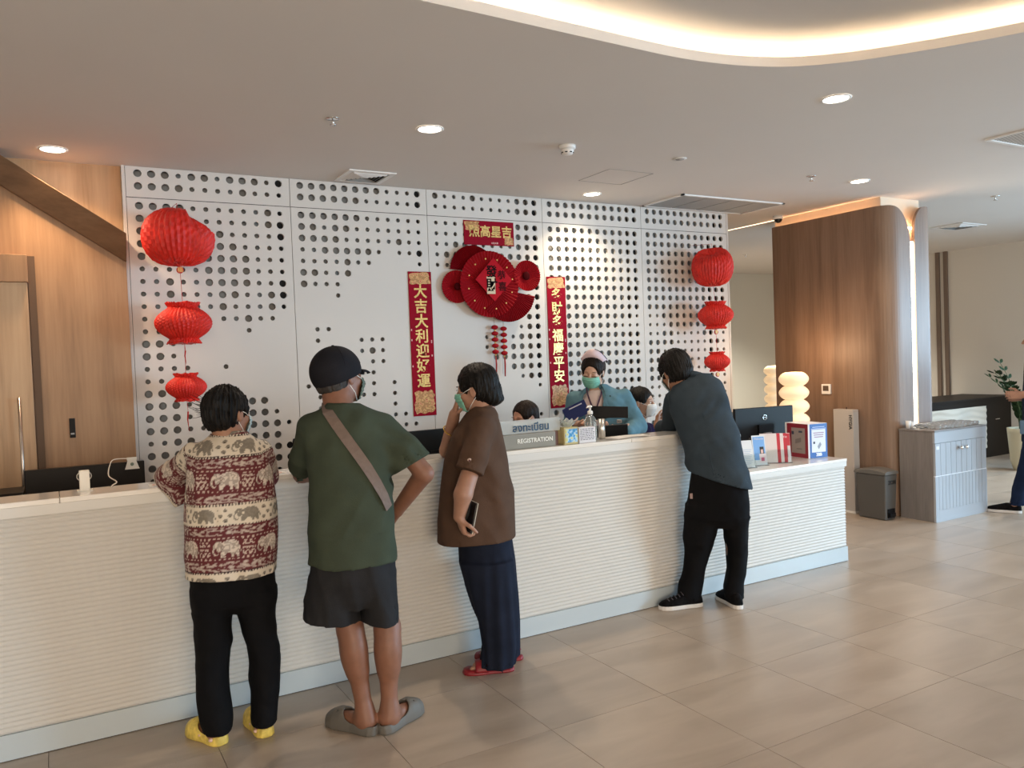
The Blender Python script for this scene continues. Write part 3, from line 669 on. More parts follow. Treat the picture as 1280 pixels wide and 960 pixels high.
# ---- leaflets and box on the low end
def leaf(cx, cy, w, h, ang, lean, th=.0015):
    c, s = math.cos(ang), math.sin(ang); ax = np.array([c, s, 0]); back = np.array([-s, c, 0])
    az = np.array([back[0]*math.sin(lean), back[1]*math.sin(lean), math.cos(lean)]); ay = np.cross(az, ax)
    base = np.array([cx, cy, LT+.004]); return base+az*h/2, ax*w/2, ay*th/2, az*h/2
def holder(name, cx, cy, w, h, ang, label, m, lean=.25, cat='leaflet holder', n=1, grp='leaflet holders on the low counter'):
    t = thing(name, (cx, cy, LT), label, cat, grp)
    P, ax, ay, az = leaf(cx, cy, w+.008, h*.45, ang, lean); back = ay/np.linalg.norm(ay); 
    MB().obox(P-back*(.006), ax, ay, az).build('front_plate', GLASS, t)
    P2, ax, ay, az = leaf(cx, cy, w+.008, h*.98, ang, lean); MB().obox(P2+back*.009, ax, ay, az).build('back_plate', GLASS, t)
    MB().obox((cx+back[0]*.02, cy+back[1]*.02, LT+.0025), ax, back*np.array([1, 1, 0])*.035, (0, 0, .0015)).build('base', GLASS, t)
    return t
def leaflet(name, cx, cy, w, h, ang, lean, m, label, cat='leaflet', grp=None, z=0, th=.0015):
    P, ax, ay, az = leaf(cx, cy, w, h, ang, lean, th); P = P+np.array([0, 0, z])
    o = MB().obox(P, ax, ay, az).build(name, m); tag(o, label, cat, grp); return o, P, ax, ay, az
FR = lambda ay: -ay/np.linalg.norm(ay)
wp = mat('leaflet_white', (.72, .76, .80), .4)
X = onY(926, 550, 4.02)[0]; X = X
t = thing('sign_card', (X, 4.05, LT), 'small white upright card at the back of the leaflets, half behind the blue jacket', 'card')
MB().box(X-.055, X+.03, 4.05, 4.053, LT+.002, LT+.215).build('card', wp, t)
MB().box(X-.055, X+.03, 4.04, 4.075, LT+.0003, LT+.0018).build('foot', GLASS, t)
text_mesh('print', '112', .02, (X+.01, 4.049, LT+.12), (1, 0, 0), (0, 0, 1), mat('ink_grey', (.2, .25, .35), .6), t)
a_ = -.30
X = onY(937, 570, 3.90)[0]; holder('leaflet_holder', X, 3.90, .085, .19, a_, 'clear leaflet stand with white leaflets next to the blue jacket hem', None)
o, P, ax, ay, az = leaflet('leaflet', X, 3.902, .083, .185, a_, .25, wp, 'white leaflet with grey text in the leftmost clear stand')
rw = MB()
for q in range(9):
    rw.obox(P+az*(.3-.13*q)+FR(ay)*.001-ax*.1*(q % 3), ax*(.8-.1*(q % 3)), ay*.1, az*.016)
rw.build('text_lines', mat('ink_blue_grey', (.35, .45, .62), .6), o)
X = onY(951, 566, 3.93)[0]; holder('leaflet_holder', X, 3.93, .10, .2, a_, 'clear leaflet stand holding the light blue leaflet', None)
o, P, ax, ay, az = leaflet('leaflet', X, 3.932, .10, .205, a_, .16, wp, 'light blue leaflet with a photo of a dark haired girl and a pink seal')
MB().obox(P+az*.12+FR(ay)*.0012, ax*.86, ay*.1, az*.78).build('blue_field', mat('sky_blue_print', (.20, .42, .80), .4), o)
text_mesh('title', 'Welcome', .018, P+az*.76+FR(ay)*.002, ax, az, mat('title_white', (.85, .9, 1), .5), o)
hd = P+ax*.36-az*.02+FR(ay)*.0024
MB().obox(hd, ax*.30, ay*.1, az*.24).build('hair_print', mat('hair_print', (.03, .025, .03), .5), o, bevel=.008)
MB().obox(hd-az*.07+FR(ay)*.0003, ax*.17, ay*.1, az*.13).build('face_print', mat('face_print', (.75, .5, .42), .5), o, bevel=.005)
MB().obox(P+ax*.40-az*.55+FR(ay)*.0024, ax*.5, ay*.1, az*.30).build('dress_print', mat('dress_print', (.80, .72, .74), .5), o)
MB().obox(P+ax*.38-az*.62+FR(ay)*.0030, ax*.24, ay*.1, az*.12).build('seal_print', mat('seal_print', (.5, .10, .20), .5), o, bevel=.008)
X = onY(972, 566, 3.93)[0]; holder('magazine_holder', X+.02, 3.93, .16, .20, a_-.25, 'clear stand with red and white magazines left of the big carton', None, cat='magazine holder', grp='magazine stand')
rm = mat('magazine_red', (.55, .03, .06), .35); wm = mat('magazine_white', (.8, .76, .80), .35)
for q in range(5):
    o, P, ax, ay, az = leaflet('magazine', X+.045-.022*q*.9, 3.925+.012*q, .115, .205, a_-.35, .22, (wm if q % 2 == 0 else rm), 'red and white magazine, number %s from the front of the stand' % ('one two three four five'.split()[q]), 'magazine', 'magazines in the clear stand', th=.006)
    if q == 0:
        MB().obox(P+az*.55+FR(ay)*.0034+ax*.2, ax*.78, ay*.05, az*.42).build('cover_red', rm, o)
        MB().obox(P-az*.25+FR(ay)*.0034+ax*.45, ax*.22, ay*.05, az*.4).build('cover_figure', mat('cover_grey', (.30, .26, .30), .4), o, bevel=.006)
        text_mesh('cover_title', 'HEALTH', .02, P+az*.72+FR(ay)*.004, ax, az, mat('title_white', (.85, .9, 1), .5), o)
# red and blue carton
A_ = np.array([*onY(1011, 578, 3.93)[:1], 3.93]);
ang = math.radians(-8)
ca = thing('display_carton', (A_[0], A_[1], LT), 'tall carton with a dark red side and a blue side showing a white label', 'box')
ar = np.array([math.cos(ang+.0), math.sin(ang), 0]); al = np.array([-math.sin(ang), math.cos(ang), 0])
A3 = np.array([A_[0], A_[1], LT+.0006]); wR, wL, hh = .175, .24, .25
Cn = A3+ar*wR/2+al*wL/2+np.array([0, 0, hh/2])
MB().obox(Cn, ar*wR/2, al*wL/2, (0, 0, hh/2)).build('carton', mat('carton_pale', (.75, .76, .80), .5), ca, bevel=.002)
Fr = Cn-al*(wL/2+.0008)
MB().obox(Fr+ar*.006, ar*(wR/2-.008), al*.0006, (0, 0, hh/2-.002)).build('blue_side', mat('carton_blue', (.035, .13, .42), .4), ca)
MB().obox(Fr+ar*.006-al*.001, ar*(wR/2-.024), al*.0006, (0, 0, hh*.33)).build('white_label', mat('carton_label', (.72, .76, .82), .5), ca, bevel=.004)
Z = np.array([0, 0, 1.])
for q in range(3): MB().obox(Fr-al*.002+Z*(.058-.015*q)+ar*.006, ar*(.048-.004*q), al*.0004, Z*.003).build('print_line', mat('print_rose', (.35, .22, .35), .6), ca)
MB().obox(Fr-al*.002-Z*.035+ar*.012, ar*.012+Z*.016, al*.0004, Z*.010-ar*.006).build('product_print', mat('print_grey', (.30, .34, .42), .6), ca)
MB().obox(Fr-al*.002-Z*.012-ar*.036, ar*.008, al*.0004, Z*.008).build('product_print', mat('print_dark', (.05, .06, .10), .6), ca)
for q, zz in enumerate((.100, .088)): MB().obox(Fr-al*.0015+Z*zz+ar*.006, ar*(.055+.012*q), al*.0004, Z*.0022).build('print_line', mat('print_pale', (.5, .6, .85), .6), ca)
text_mesh('lettering', '3BB', .032, Fr-al*.0018-Z*.100+ar*.006, ar, Z, mat('title_white', (.85, .9, 1), .5), ca, bold=.0015)
Lf = Cn-ar*(wR/2+.0008)
MB().obox(Lf-al*.01, ar*.0006, al*(wL/2-.012), Z*(hh/2-.002)).build('red_side', mat('carton_red', (.25, .02, .035), .45), ca)
MB().obox(Lf-ar*.001-al*.02, ar*.0006, al*(wL/2-.05), Z*hh*.37).build('grey_label', mat('carton_greylabel', (.30, .25, .235), .5), ca, bevel=.004)
MB().obox(Lf-ar*.002+al*.035+Z*.055, ar*.0004, al*.012, Z*.012).build('product_print', mat('print_dark', (.05, .06, .10), .6), ca)
MB().obox(Lf-ar*.002-al*.045+Z*.066, ar*.0004, al*.018, Z*.007).build('product_print', mat('print_dark', (.05, .06, .10), .6), ca)
MB().obox(Lf-ar*.002-al*.02+Z*.0, ar*.0004, al*.03+Z*-.008, Z*.016).build('product_print', mat('print_greybrown', (.20, .17, .165), .6), ca)
MB().obox(Lf-ar*.002-al*.03-Z*.06, ar*.0004, al*.028, Z*.004).build('print_line', mat('print_greybrown', (.20, .17, .165), .6), ca)
# wooden chair arm glimpsed beside the monitor
p = onY(918, 517, 4.9); t = thing('office_chair', (p[0]-.2, 5.0, 0), 'brown chair whose arm shows between the blue jacket and the monitor', 'chair')
MB().box(p[0]-.10, p[0]+.12, 4.86, 4.93, p[2]-.015, p[2]+.015).build('arm_rest', mat('chair_brown', (.07, .05, .035), .5), t, bevel=.005)
MB().box(p[0]-.02, p[0]+.02, 4.88, 4.91, .42, p[2]-.016).build('arm_post', BLACK, t)
MB().box(p[0]-.48, p[0]+.03, 4.72, 5.2, .40, .47).build('seat', mat('chair_seat', (.05, .04, .035), .7), t, bevel=.02)
MB().tube([(p[0]-.22, 4.96, .05), (p[0]-.22, 4.96, .40)], .03, 12).build('column', BLACK, t)
for k in range(5):
    a = k*2*PI/5; MB().tube([(p[0]-.22, 4.96, .09), (p[0]-.22+.28*math.cos(a), 4.96+.28*math.sin(a), .03)], .018, 8).build('leg', BLACK, t)

# ---- paper floor lamps with lit ribs
LAMP = mat('paper_lamp', (.9, .8, .6), .8, emit=(1.0, .64, .34), estr=.42)
def paper_lamp(x, y, label, n=7, top=1.315):
    t = thing('paper_floor_lamp', (x, y, 0), label, 'floor lamp', 'paper floor lamps')
    prof = []; N = 12; pitch = .128
    for k in range(n):
        z0 = top-(k+1)*pitch
        for j in range(N):
            a = j/N; prof.append((.080+.056*math.sin(PI*a)**.75, z0+pitch*a))
    prof.sort(key=lambda q: q[1]); prof.append((.078, top)); prof.append((.02, top+.003))
    MB().lathe(prof, (x, y, 0), 32).build('shade', LAMP, t)
    zb = top-n*pitch
    MB().tube([(x, y, .02), (x, y, zb)], .012, 10).build('stem', BLACK, t)
    MB().lathe([(.14, .001), (.14, .018), (.02, .022)], (x, y, 0), 28).build('base', BLACK, t)
    d = bpy.data.lights.new('lamp_bulb', 'POINT'); d.energy = 7; d.color = (1.0, .62, .34); d.shadow_soft_size = .13
    o = bpy.data.objects.new('lamp_bulb', d); C.objects.link(o); o.parent = t; o.location = (-.0, -.0, 1.5)
paper_lamp(6.02, 5.20, 'glowing ribbed paper floor lamp in front of the wood clad column', 8)
_v = onY(967.5, 470, 7.7); paper_lamp(_v[0], 7.7, 'second glowing ribbed paper lamp further back, cut off by the column edge', 8)
# ---- thermostat
t = thing('thermostat', (6.4, 5.15, 1.1), 'small white wall thermostat on the wood clad column', 'thermostat')
MB().box(6.402, 6.4195, 5.10, 5.20, 1.09, 1.185).build('case', TRIM, t, bevel=.003)
MB().box(6.4003, 6.4018, 5.118, 5.182, 1.12, 1.17).build('display', mat('display_brown', (.10, .07, .05), .3), t)
# ---- white slim machine with rotated lettering
t = thing('white_tower', (6.37, 4.91, 0), 'tall slim pale grey unit standing against the wood clad column', 'appliance')
MB().box(6.335, 6.412, 4.805, 5.02, .0, .955).build('body', mat('pale_grey_body', (.50, .465, .44), .45), t, bevel=.004)
MB().box(6.337, 6.41, 4.8035, 4.8048, .02, .93).build('side_panel', mat('grey_side', (.5, .5, .5), .35), t)
MB().box(6.325, 6.418, 4.795, 5.03, .0005, .018).build('foot', TRIM, t)
text_mesh('lettering', 'HYGIA', .045, (6.334, 4.835, .84), (0, 0, -1), (0, -1, 0), mat('ink_black', (.02, .02, .02), .5), t, bold=.001)
MB().tube([(6.37, 4.9, .955), (6.37, 4.9, .975)], .004, 6).build('antenna', BLACK, t)
# ---- cabinet with cups
CABM = wood('grey_oak', (.17, .155, .15), (.215, .197, .19), (.25, .232, .225), scale=(9, 9, .8))
CABF = mat('grey_blue_front', (.40, .42, .45), .4)
t = thing('drinks_cabinet', (6.86, 4.3, 0), 'grey wood cabinet with grooved doors and two knobs in front of the column', 'cabinet')
cx0, cx1, cy0, cy1, ch = 6.49, 7.255, 4.125, 4.455, .79
MB().box(cx0, cx1, cy0+.02, cy1, .0, ch-.016).build('carcass', CABM, t); MB().box(cx0-.003, cx1+.003, cy0-.003, cy1+.003, ch-.015, ch).build('cabinet_top', CABM, t, bevel=.002)
MB().box(cx0, cx1, cy0, cy0+.019, ch-.11, ch-.016).build('top_rail', CABF, t)
def grooved(name, x0, x1, z0, z1, n, parent):
    b = MB(); w = (x1-x0)/n
    b.box(x0, x1, cy0+.008, cy0+.019, z0, z1)
    for i in range(n): b.box(x0+i*w+.002, x0+(i+1)*w-.002, cy0, cy0+.0079, z0, z1)
    return b.build(name, CABF, parent)
xm = (cx0+cx1)/2
d1 = grooved('door', cx0+.004, xm-.001, .40, ch-.113, 5, t); d2 = grooved('door', xm+.001, cx1-.004, .40, ch-.113, 5, t)
for dd, x in ((d1, xm-.04), (d2, xm+.04)):
    kb = MB(); kb.tube([(x, cy0, .62), (x, cy0-.018, .62)], .006, 10); kb.sphere((x, cy0-.024, .62), .019, 14, 8); kb.build('knob', CHROME, dd)
MB().box(cx0+.004, cx1-.004, cy0+.002, cy0+.019, .392, .399).build('steel_trim', mat('light_trim', (.8, .82, .85), .3), t)
grooved('lower_panel', cx0+.05, cx1-.03, .10, .391, 14, t)
MB().box(cx0, cx0+.049, cy0, cy0+.019, 0, .391).box(cx1-.029, cx1, cy0, cy0+.019, 0, .391).box(cx0+.05, cx1-.03, cy0, cy0+.019, 0, .099).build('frame', CABF, t)
MB().box(cx0+.02, cx0+.06, cy0-.0012, cy0-.0001, .625, .655).build('hinge_sticker', mat('sticker_pale', (.75, .77, .8), .4), t)
cupm = mat('clear_cup', (.92, .94, .96), .08, trans=.75, ior=1.25); rng = random.Random(11)
cup_me = None; n = 0
for iy in range(4):
    for ix in range(10):
        x = cx0+.13+ix*.063+rng.uniform(-.006, .006); y = cy0+.05+iy*.072+rng.uniform(-.005, .005)
        if cup_me is None:
            o = MB().lathe([(0, .001), (.021, .001), (.028, .034), (.0275, .034), (.0205, .003), (0, .003)], (x, y, ch), 14, cap=False).build('plastic_cup', cupm); cup_me = o.data; ORG0 = o.location.copy()
        else:
            o = bpy.data.objects.new('plastic_cup', cup_me); C.objects.link(o); o.location = (x, y, ORG0[2])
        tag(o, '%s clear plastic cup from the left in the %s row on the grey cabinet' % ('first second third fourth fifth sixth seventh eighth ninth tenth'.split()[ix], 'front second third back'.split()[iy]), 'cup', 'plastic cups on the grey cabinet')
for k in range(2):
    x = cx0+.045+.036*k
    o = MB().lathe([(0, .001), (.016, .001), (.022, .07-.01*k), (.021, .07-.01*k), (0, .06)], (x, cy1-.06-.01*k, ch), 18, cap=False).build('paper_cup_stack', mat('white_cup', (.8, .8, .8), .4))
    tag(o, ('white cup stack at the back left corner of the grey cabinet', 'shorter white cup stack beside it, nearer the cups')[k], 'cup stack', 'white cup stacks')
# ---- pedal bin
t = thing('pedal_bin', (6.42, 4.55, 0), 'grey plastic pedal bin with a curved lid between white unit and cabinet', 'bin')
binm = mat('bin_grey', (.105, .10, .093), .45, spec=.3); bx0, bx1, by0, by1 = 6.232, 6.405, 4.42, 4.72
def tap(z0, z1, i0, i1): return [[(bx0+i, by0+i, z), (bx1-i, by0+i, z), (bx1-i, by1-i, z), (bx0+i, by1-i, z)] for z, i in ((z0, i0), (z1, i1))]
MB().loft(tap(.002, .40, .016, .002), smooth=False).build('bin_body', binm, t, bevel=.012, seg=3)
ld = MB(); rings = []
for y in np.linspace(by0-.006, by1+.012, 12):
    s = (y-by0)/(by1-by0); zt_ = .435+.016*math.sin(PI*min(1, max(0, s))*1.2-.2)
    rings.append([(bx0-.006, y, .402), (bx1+.004, y, .402), (bx1+.004, y, zt_-.01), (bx1-.02, y, zt_), (bx0+.02, y, zt_), (bx0-.006, y, zt_-.01)])
ld.loft(rings, smooth=False); ld.build('lid', mat('bin_lid', (.15, .142, .13), .45, spec=.3), t, bevel=.003)
MB().box(bx0+.05, bx1-.05, by0-.010, by0+.012, .03, .065).build('pedal', BLACK, t); MB().box(bx0+.04, bx1-.04, by0+.005, by0+.0135, .02, .10).build('pedal_recess', BLACK, t)
text_mesh('lettering', 'ZOM', .045, ((bx0+bx1)/2+.01, by0+.0035, .33), (1, 0, 0), (0, 0, 1), mat('ink_black', (.02, .02, .02), .5), t, bold=.003)
# ---- far dark reception desk with wavy panel
t = thing('far_counter', (10.2, 6.4, 0), 'dark counter with a pale wavy front panel far behind the grey cabinet', 'counter')
MB().box(8.6, 11.28, 6.07, 6.7, .0, .775).build('body', mat('espresso_wood', (.016, .012, .009), .5, spec=.2), t)
MB().box(8.55, 11.29, 6.03, 6.75, .776, .80).build('counter_top', mat('espresso_wood', (.016, .012, .009), .5, spec=.2), t)
b = MB(); rings = []
for i in range(41):
    z = .13+.56*i/40; rings.append([(x, 6.055-.010*(1-abs(2*((i/40*7+.25*math.sin(x*9)) % 1)-1)), z) for x in np.linspace(8.62, 10.66, 60)])
b.loft(rings[::-1], cap=False, closed=False, smooth=True); b.build('wavy_panel', mat('wavy_cream', (.62, .59, .52), .5), t)
MB().box(10.9, 11.0, 6.0665, 6.0695, .49, .50).build('key_plate', CHROME, t)
# ---- plant beside it
t = thing('zz_plant', (9.63, 4.9, 0), 'green leafy potted plant behind the walking person at the right edge', 'plant')
pc = onY(1276, 560, 5.2); px_, py_ = pc[0]+.05, 5.2
t.location = (px_, py_, 0); ORG[t.name] = np.array([px_, py_, 0.])
MB().lathe([(.10, .001), (.13, .10), (.16, .45), (.165, .5), (.15, .5), (.14, .44), (0, .44)], (px_, py_, 0), 28, cap=False).build('pot', mat('pot_cream', (.55, .50, .36), .5), t)
MB().lathe([(0, .445), (.139, .442)], (px_, py_, 0), 20, cap=False).build('soil', mat('soil', (.04, .025, .015), .9), t)
rng = random.Random(2); leafm = mat('leaf_green', (.010, .030, .008), .5, spec=.2); stemm = mat('stem_green', (.05, .09, .03), .5)
for k in range(15):
    a = rng.uniform(0, 2*PI) if k > 4 else PI+rng.uniform(-.5, .9); L = rng.uniform(.5, .85); bend = rng.uniform(.25, .7)
    if k <= 4: bend = rng.uniform(.45, .85)
    pts = [np.array([px_+.03*math.cos(a)+bend*L*s*s*math.cos(a), py_+.03*math.sin(a)+bend*L*s*s*math.sin(a), .46+L*1.12*s*(1-.35*bend*s)]) for s in np.linspace(0, 1, 9)]
    st = MB().tube(pts, [.009-.0008*i for i in range(9)], 6).build('stem', stemm, t)
    for i in range(2, 9):
        for sgn_ in (-1, 1):
            d = pts[min(i+1, 8)]-pts[i-1]; d /= np.linalg.norm(d); sd = np.cross(d, [0, 0, 1]); sd /= np.linalg.norm(sd)+1e-6
            o_ = d*.5+sd*sgn_*.85+np.array([0, 0, .2]); o_ /= np.linalg.norm(o_); w = np.cross(o_, np.cross(d, sd)); w /= np.linalg.norm(w)+1e-6
            lf = MB(); q = pts[i]; ln = .085+.02*rng.random(); up = np.cross(o_, w)*.004
            lf.add([q, q+o_*ln*.3+w*.018, q+o_*ln*.7+w*.020, q+o_*ln, q+o_*ln*.7-w*.020, q+o_*ln*.3-w*.018, q+o_*ln*.5+up*2], [(0, 1, 6), (1, 2, 6), (2, 3, 6), (3, 4, 6), (4, 5, 6), (5, 0, 6)], 0, True)
            lf.build('leaf', leafm, st)

# ================================================================= NEW YEAR DECORATIONS
def lantern(name, c, R, H, label, kind, grp, notch=None, tagd=False, tassel=None, hang=None):
    """honeycomb paper lantern; kind 'puff' or 'collar'"""
    t = thing(name, (c[0], c[1], c[2]-H/2), label, 'lantern', grp)
    nf = 40; N = nf*2; prof = []
    if kind == 'puff':
        for a in np.linspace(-.48*PI, .48*PI, 22): prof.append((R*(abs(math.cos(a))**.62), H/2*math.sin(a)))
    else:
        for s in np.linspace(-1, 1, 27):
            z = s*H/2; q = abs(s)
            if q > .80: r = R*(.52+.10*(q-.80)/.2)
            elif q > .74: r = R*.50
            else: r = R*(.50+.50*math.cos(q/.74*PI/2)**.75)
            prof.append((r, z))
    rings = []; rng = random.Random(int(R*1000))
    for i, (r, z) in enumerate(prof):
        ring_ = []
        for k in range(N):
            a = 2*PI*k/N; m = 1.0 if k % 2 == 0 else .955
            if (i+k//2) % 2 == 0: m -= .018
            rr = r*m; zz = z
            if kind == 'puff' or q > .9:
                zz += rng.uniform(-.006, .006) if abs(z) > H*.38 else 0
            if notch is not None:
                da = math.cos(a-notch)
                if da > .35: zz = zz*(1-.30*(da-.2)) - .0*H if z > 0 else zz; rr *= 1.0
                if z > H*.15 and da > .35: zz -= H*.08
            ring_.append((c[0]+rr*math.cos(a), c[1]+rr*math.sin(a), c[2]+zz))
        rings.append(ring_)
    MB().loft(rings, cap=True, smooth=False).build('paper_body', RED_L, t)
    MB().tube([(c[0], c[1], c[2]+H/2-.01), (c[0], c[1], c[2]+H/2+.04), (c[0], YW+.001, c[2]+H/2+.06)] if hang is None else [(c[0], c[1], c[2]+H/2-.01), (hang[0], hang[1], hang[2])], .0015, 5).build('hanging_string', RED, t)
    if tagd:
        zt_ = c[2]-H/2-.03; pr = [(.022*math.cos(a), .022*math.sin(a)) for a in np.linspace(0, 2*PI, 20, endpoint=False)]
        b_ = MB(); b_.add([(c[0]+p[0], c[1]-.004, zt_+p[1]) for p in pr]+[(c[0]+p[0], c[1]+.004, zt_+p[1]) for p in pr], [tuple(range(20)), tuple(range(39, 19, -1))]+[(i, i+20, (i+1) % 20+20, (i+1) % 20) for i in range(20)])
        b_.build('round_tag', mat('tag_red', (.5, .04, .02), .5), t)
        text_mesh('tag_character', '福', .034, (c[0], c[1]-.005, zt_), (1, 0, 0), (0, 0, 1), GOLD, t)
        MB().tube([(c[0], c[1], zt_+.02), (c[0], c[1], c[2]-H/2+.01)], .0015, 5).build('tag_string', RED, t)
    if tassel:
        z1 = c[2]-H/2; b_ = MB()
        b_.tube([(c[0], c[1], z1), (c[0]+.003, c[1], z1-tassel*.35)], .0012, 5); b_.tube([(c[0]+.003, c[1], z1-tassel*.35), (c[0]-.002, c[1], z1-tassel*.6), (c[0]+.004, c[1], z1-tassel)], [.005, .004, .001], 6)
        b_.build('tassel', RED, t)
    return t
RED_L = mat('lantern_paper', (.62, .020, .012), .55, noise=(18, .18, .25))
yl = 5.40
def LC(px, py, Y=yl): p = onY(px, py, Y); return (p[0], Y, p[2])
G1 = 'red paper lanterns hanging at the left of the perforated wall'; G2 = 'red paper lanterns hanging at the right of the perforated wall'
lantern('paper_lantern', LC(223, 297), .218, .345, 'biggest round puffy red honeycomb lantern, top left of the perforated wall', 'puff', G1, notch=-.1, tagd=True)
lantern('paper_lantern', LC(229.5, 404), .172, .255, 'red paper lantern in the middle of the left string of three', 'collar', G1, tassel=.13, hang=(LC(223, 297)[0], yl, LC(223, 297)[2]-.165))
lantern('paper_lantern', LC(233, 484), .124, .175, 'lowest and smallest red lantern of the left string', 'collar', G1, tassel=.19, hang=(LC(229.5, 404)[0], yl, LC(229.5, 404)[2]-.12))
lantern('paper_lantern', LC(890.5, 334), .188, .34, 'topmost round red lantern at the right edge of the perforated wall', 'puff', G2, notch=-2.6)
lantern('paper_lantern', LC(894.5, 394), .162, .245, 'red paper lantern in the middle of the right string of three', 'collar', G2, tagd=True, hang=(LC(890.5, 334)[0], yl, LC(890.5, 334)[2]-.16))
lantern('paper_lantern', LC(896.5, 452), .118, .175, 'lowest and smallest red lantern of the right string', 'collar', G2, tagd=True, hang=(LC(894.5, 394)[0], yl, LC(894.5, 394)[2]-.115))

def floral_mat():
    m = bpy.data.materials.new('floral_print'); m.use_nodes = True; nt = m.node_tree; b = nt.nodes['Principled BSDF']
    tc = nt.nodes.new('ShaderNodeTexCoord'); v = nt.nodes.new('ShaderNodeTexVoronoi'); v.inputs['Scale'].default_value = 55
    n = nt.nodes.new('ShaderNodeTexNoise'); n.inputs['Scale'].default_value = 60; n.inputs['Detail'].default_value = 4
    nt.links.new(tc.outputs['Object'], v.inputs['Vector']); nt.links.new(tc.outputs['Object'], n.inputs['Vector'])
    mx = nt.nodes.new('ShaderNodeMath'); mx.operation = 'ADD'; nt.links.new(v.outputs['Distance'], mx.inputs[0]); nt.links.new(n.outputs['Fac'], mx.inputs[1])
    r = nt.nodes.new('ShaderNodeValToRGB'); r.color_ramp.interpolation = 'CONSTANT'; e = r.color_ramp.elements
    e[0].position = 0; e[0].color = (.45, .02, .05, 1); e[1].position = .66; e[1].color = (.66, .40, .12, 1)
    for p_, c_ in ((.78, (.50, .10, .08, 1)), (.86, (.70, .46, .16, 1)), (1.0, (.42, .20, .06, 1))): k = e.new(min(p_, .999)); k.color = c_
    nt.links.new(mx.outputs[0], r.inputs['Fac']); nt.links.new(r.outputs['Color'], b.inputs['Base Color']); b.inputs['Roughness'].default_value = .4
    return m
FLOR = floral_mat(); SCR = mat('scroll_red', (.27, .004, .018), .6, noise=(6, .12), spec=.08)
def patch(x0, x1, z0, z1, y, seed, parent, frac=.8):
    """ragged floral area: a flat printed patch with an irregular outline"""
    rng = random.Random(seed); cx, cz = (x0+x1)/2, (z0+z1)/2; n = 36; pts = []
    for k in range(n):
        a = 2*PI*k/n; m = .80+.20*rng.random(); c_, s_ = math.cos(a), math.sin(a); q = max(abs(c_), abs(s_))
        pts.append((cx+(x1-x0)/2*c_/q*m, y, cz+(z1-z0)/2*s_/q*m))
    b = MB(); b.add([(cx, y, cz)]+pts, [(0, i+1, (i+1) % n+1) for i in range(n)]); return b.build('floral_print', FLOR, parent)
GOLDC = mat('gold_character', (.72, .50, .17), .3, .35, noise=(70, .3))
def scroll(x0, x1, z0, z1, chars, label, rz=0.0):
    t = MB().box(x0, x1, YW-.006, YW-.002, z0, z1).build('couplet_scroll', SCR); tag(t, label, 'scroll', 'red couplet scrolls')
    w = x1-x0; yy = YW-.0066; n = len(chars); za, zb = z1-.10, z0+.205
    patch(x0+.004, x1-.004, z1-.10, z1-.003, yy, 4, t); patch(x0+.008, x1-.004, z0+.01, z0+.20, yy, 9, t)
    for i, ch in enumerate(chars):
        zc = za-(za-zb)*(i+.5)/n+.0
        text_mesh('gold_character', ch, (za-zb)/n*.98, ((x0+x1)/2, yy, zc), (1, 0, 0), (0, 0, 1), GOLDC, t, bold=.0022)
    for k in range(6):
        rng = random.Random(k+n); xx = x0+.01 if k % 2 else x1-.018; zz = rng.uniform(z0+.2, z1-.1)
        MB().obox((xx, yy, zz), (.004, 0, 0), (0, .0004, 0), (0, 0, .007)).build('petal_print', mat('petal_pink', (.75, .45, .45), .4), t)
scroll(2.362, 2.552, 1.128, 2.228, '大吉大利迎好運', 'left vertical red couplet scroll with seven gold characters')
scroll(3.600, 3.785, 1.112, 2.212, '多財多福慶平安', 'right vertical red couplet scroll with seven gold characters behind the nurse')
t = MB().box(2.848, 3.300, YW-.006, YW-.002, 2.45, 2.642).build('banner', SCR); tag(t, 'horizontal red banner with four gold characters above the round fan decoration', 'banner')
yy = YW-.0066; patch(2.852, 2.99, 2.56, 2.638, yy, 2, t); patch(3.21, 3.296, 2.455, 2.52, yy, 6, t)
for i, ch in enumerate('照高星吉'): text_mesh('gold_character', ch, .098, (2.94+.098*i, yy, 2.553), (1, 0, 0), (0, 0, 1), GOLDC, t, bold=.0022)
text_mesh('small_print', '大吉大利', .016, (3.12, yy, 2.468), (1, 0, 0), (0, 0, 1), mat('pale_pink', (.8, .5, .45), .5), t, bold=.0004)
# fan decoration
FANR = mat('fan_red', (.30, .007, .013), .6, spec=.1); FAND = mat('fan_dark_red', (.20, .004, .009), .6, spec=.1)
fan = thing('fan_decoration', (3.04, YW-.05, 1.88), 'large red Chinese New Year pleated fan rosette with diamond and gold beads', 'decoration')
def rosette(c, r, depth, m, name, n=40, a0=0, a1=2*PI, inner=.0, cone=.03):
    b = MB(); full = abs(a1-a0-2*PI) < 1e-3; N = 2*n; K = N if full else N+1; vs = []; fs = []
    for j, (rr, q) in enumerate(((inner*r+.004, 1), (r*.55, .55), (r, 0))):
        for k in range(K):
            a = a0+(a1-a0)*k/N; d = (depth if k % 2 else 0)*rr/r
            vs.append((c[0]+rr*math.cos(a), c[1]+cone*q-d, c[2]+rr*math.sin(a)))
    for j in range(2):
        for k in range(K if full else K-1):
            k2 = (k+1) % K; fs.append((j*K+k, j*K+k2, (j+1)*K+k2, (j+1)*K+k))
    b.add(vs, fs); o = b.build(name, m, fan)
    md = o.modifiers.new('thickness', 'SOLIDIFY'); md.thickness = .0015
    return o
rosette((2.755, YW-.030, 2.115), .128, .010, FANR, 'pleated_rosette', cone=.025)
rosette((2.90, YW-.034, 2.24), .20, .012, FAND, 'pleated_fan', a0=.15*PI, a1=.98*PI, cone=.01)
rosette((3.03, YW-.060, 2.135), .262, .014, FANR, 'pleated_rosette', n=56, cone=.02)
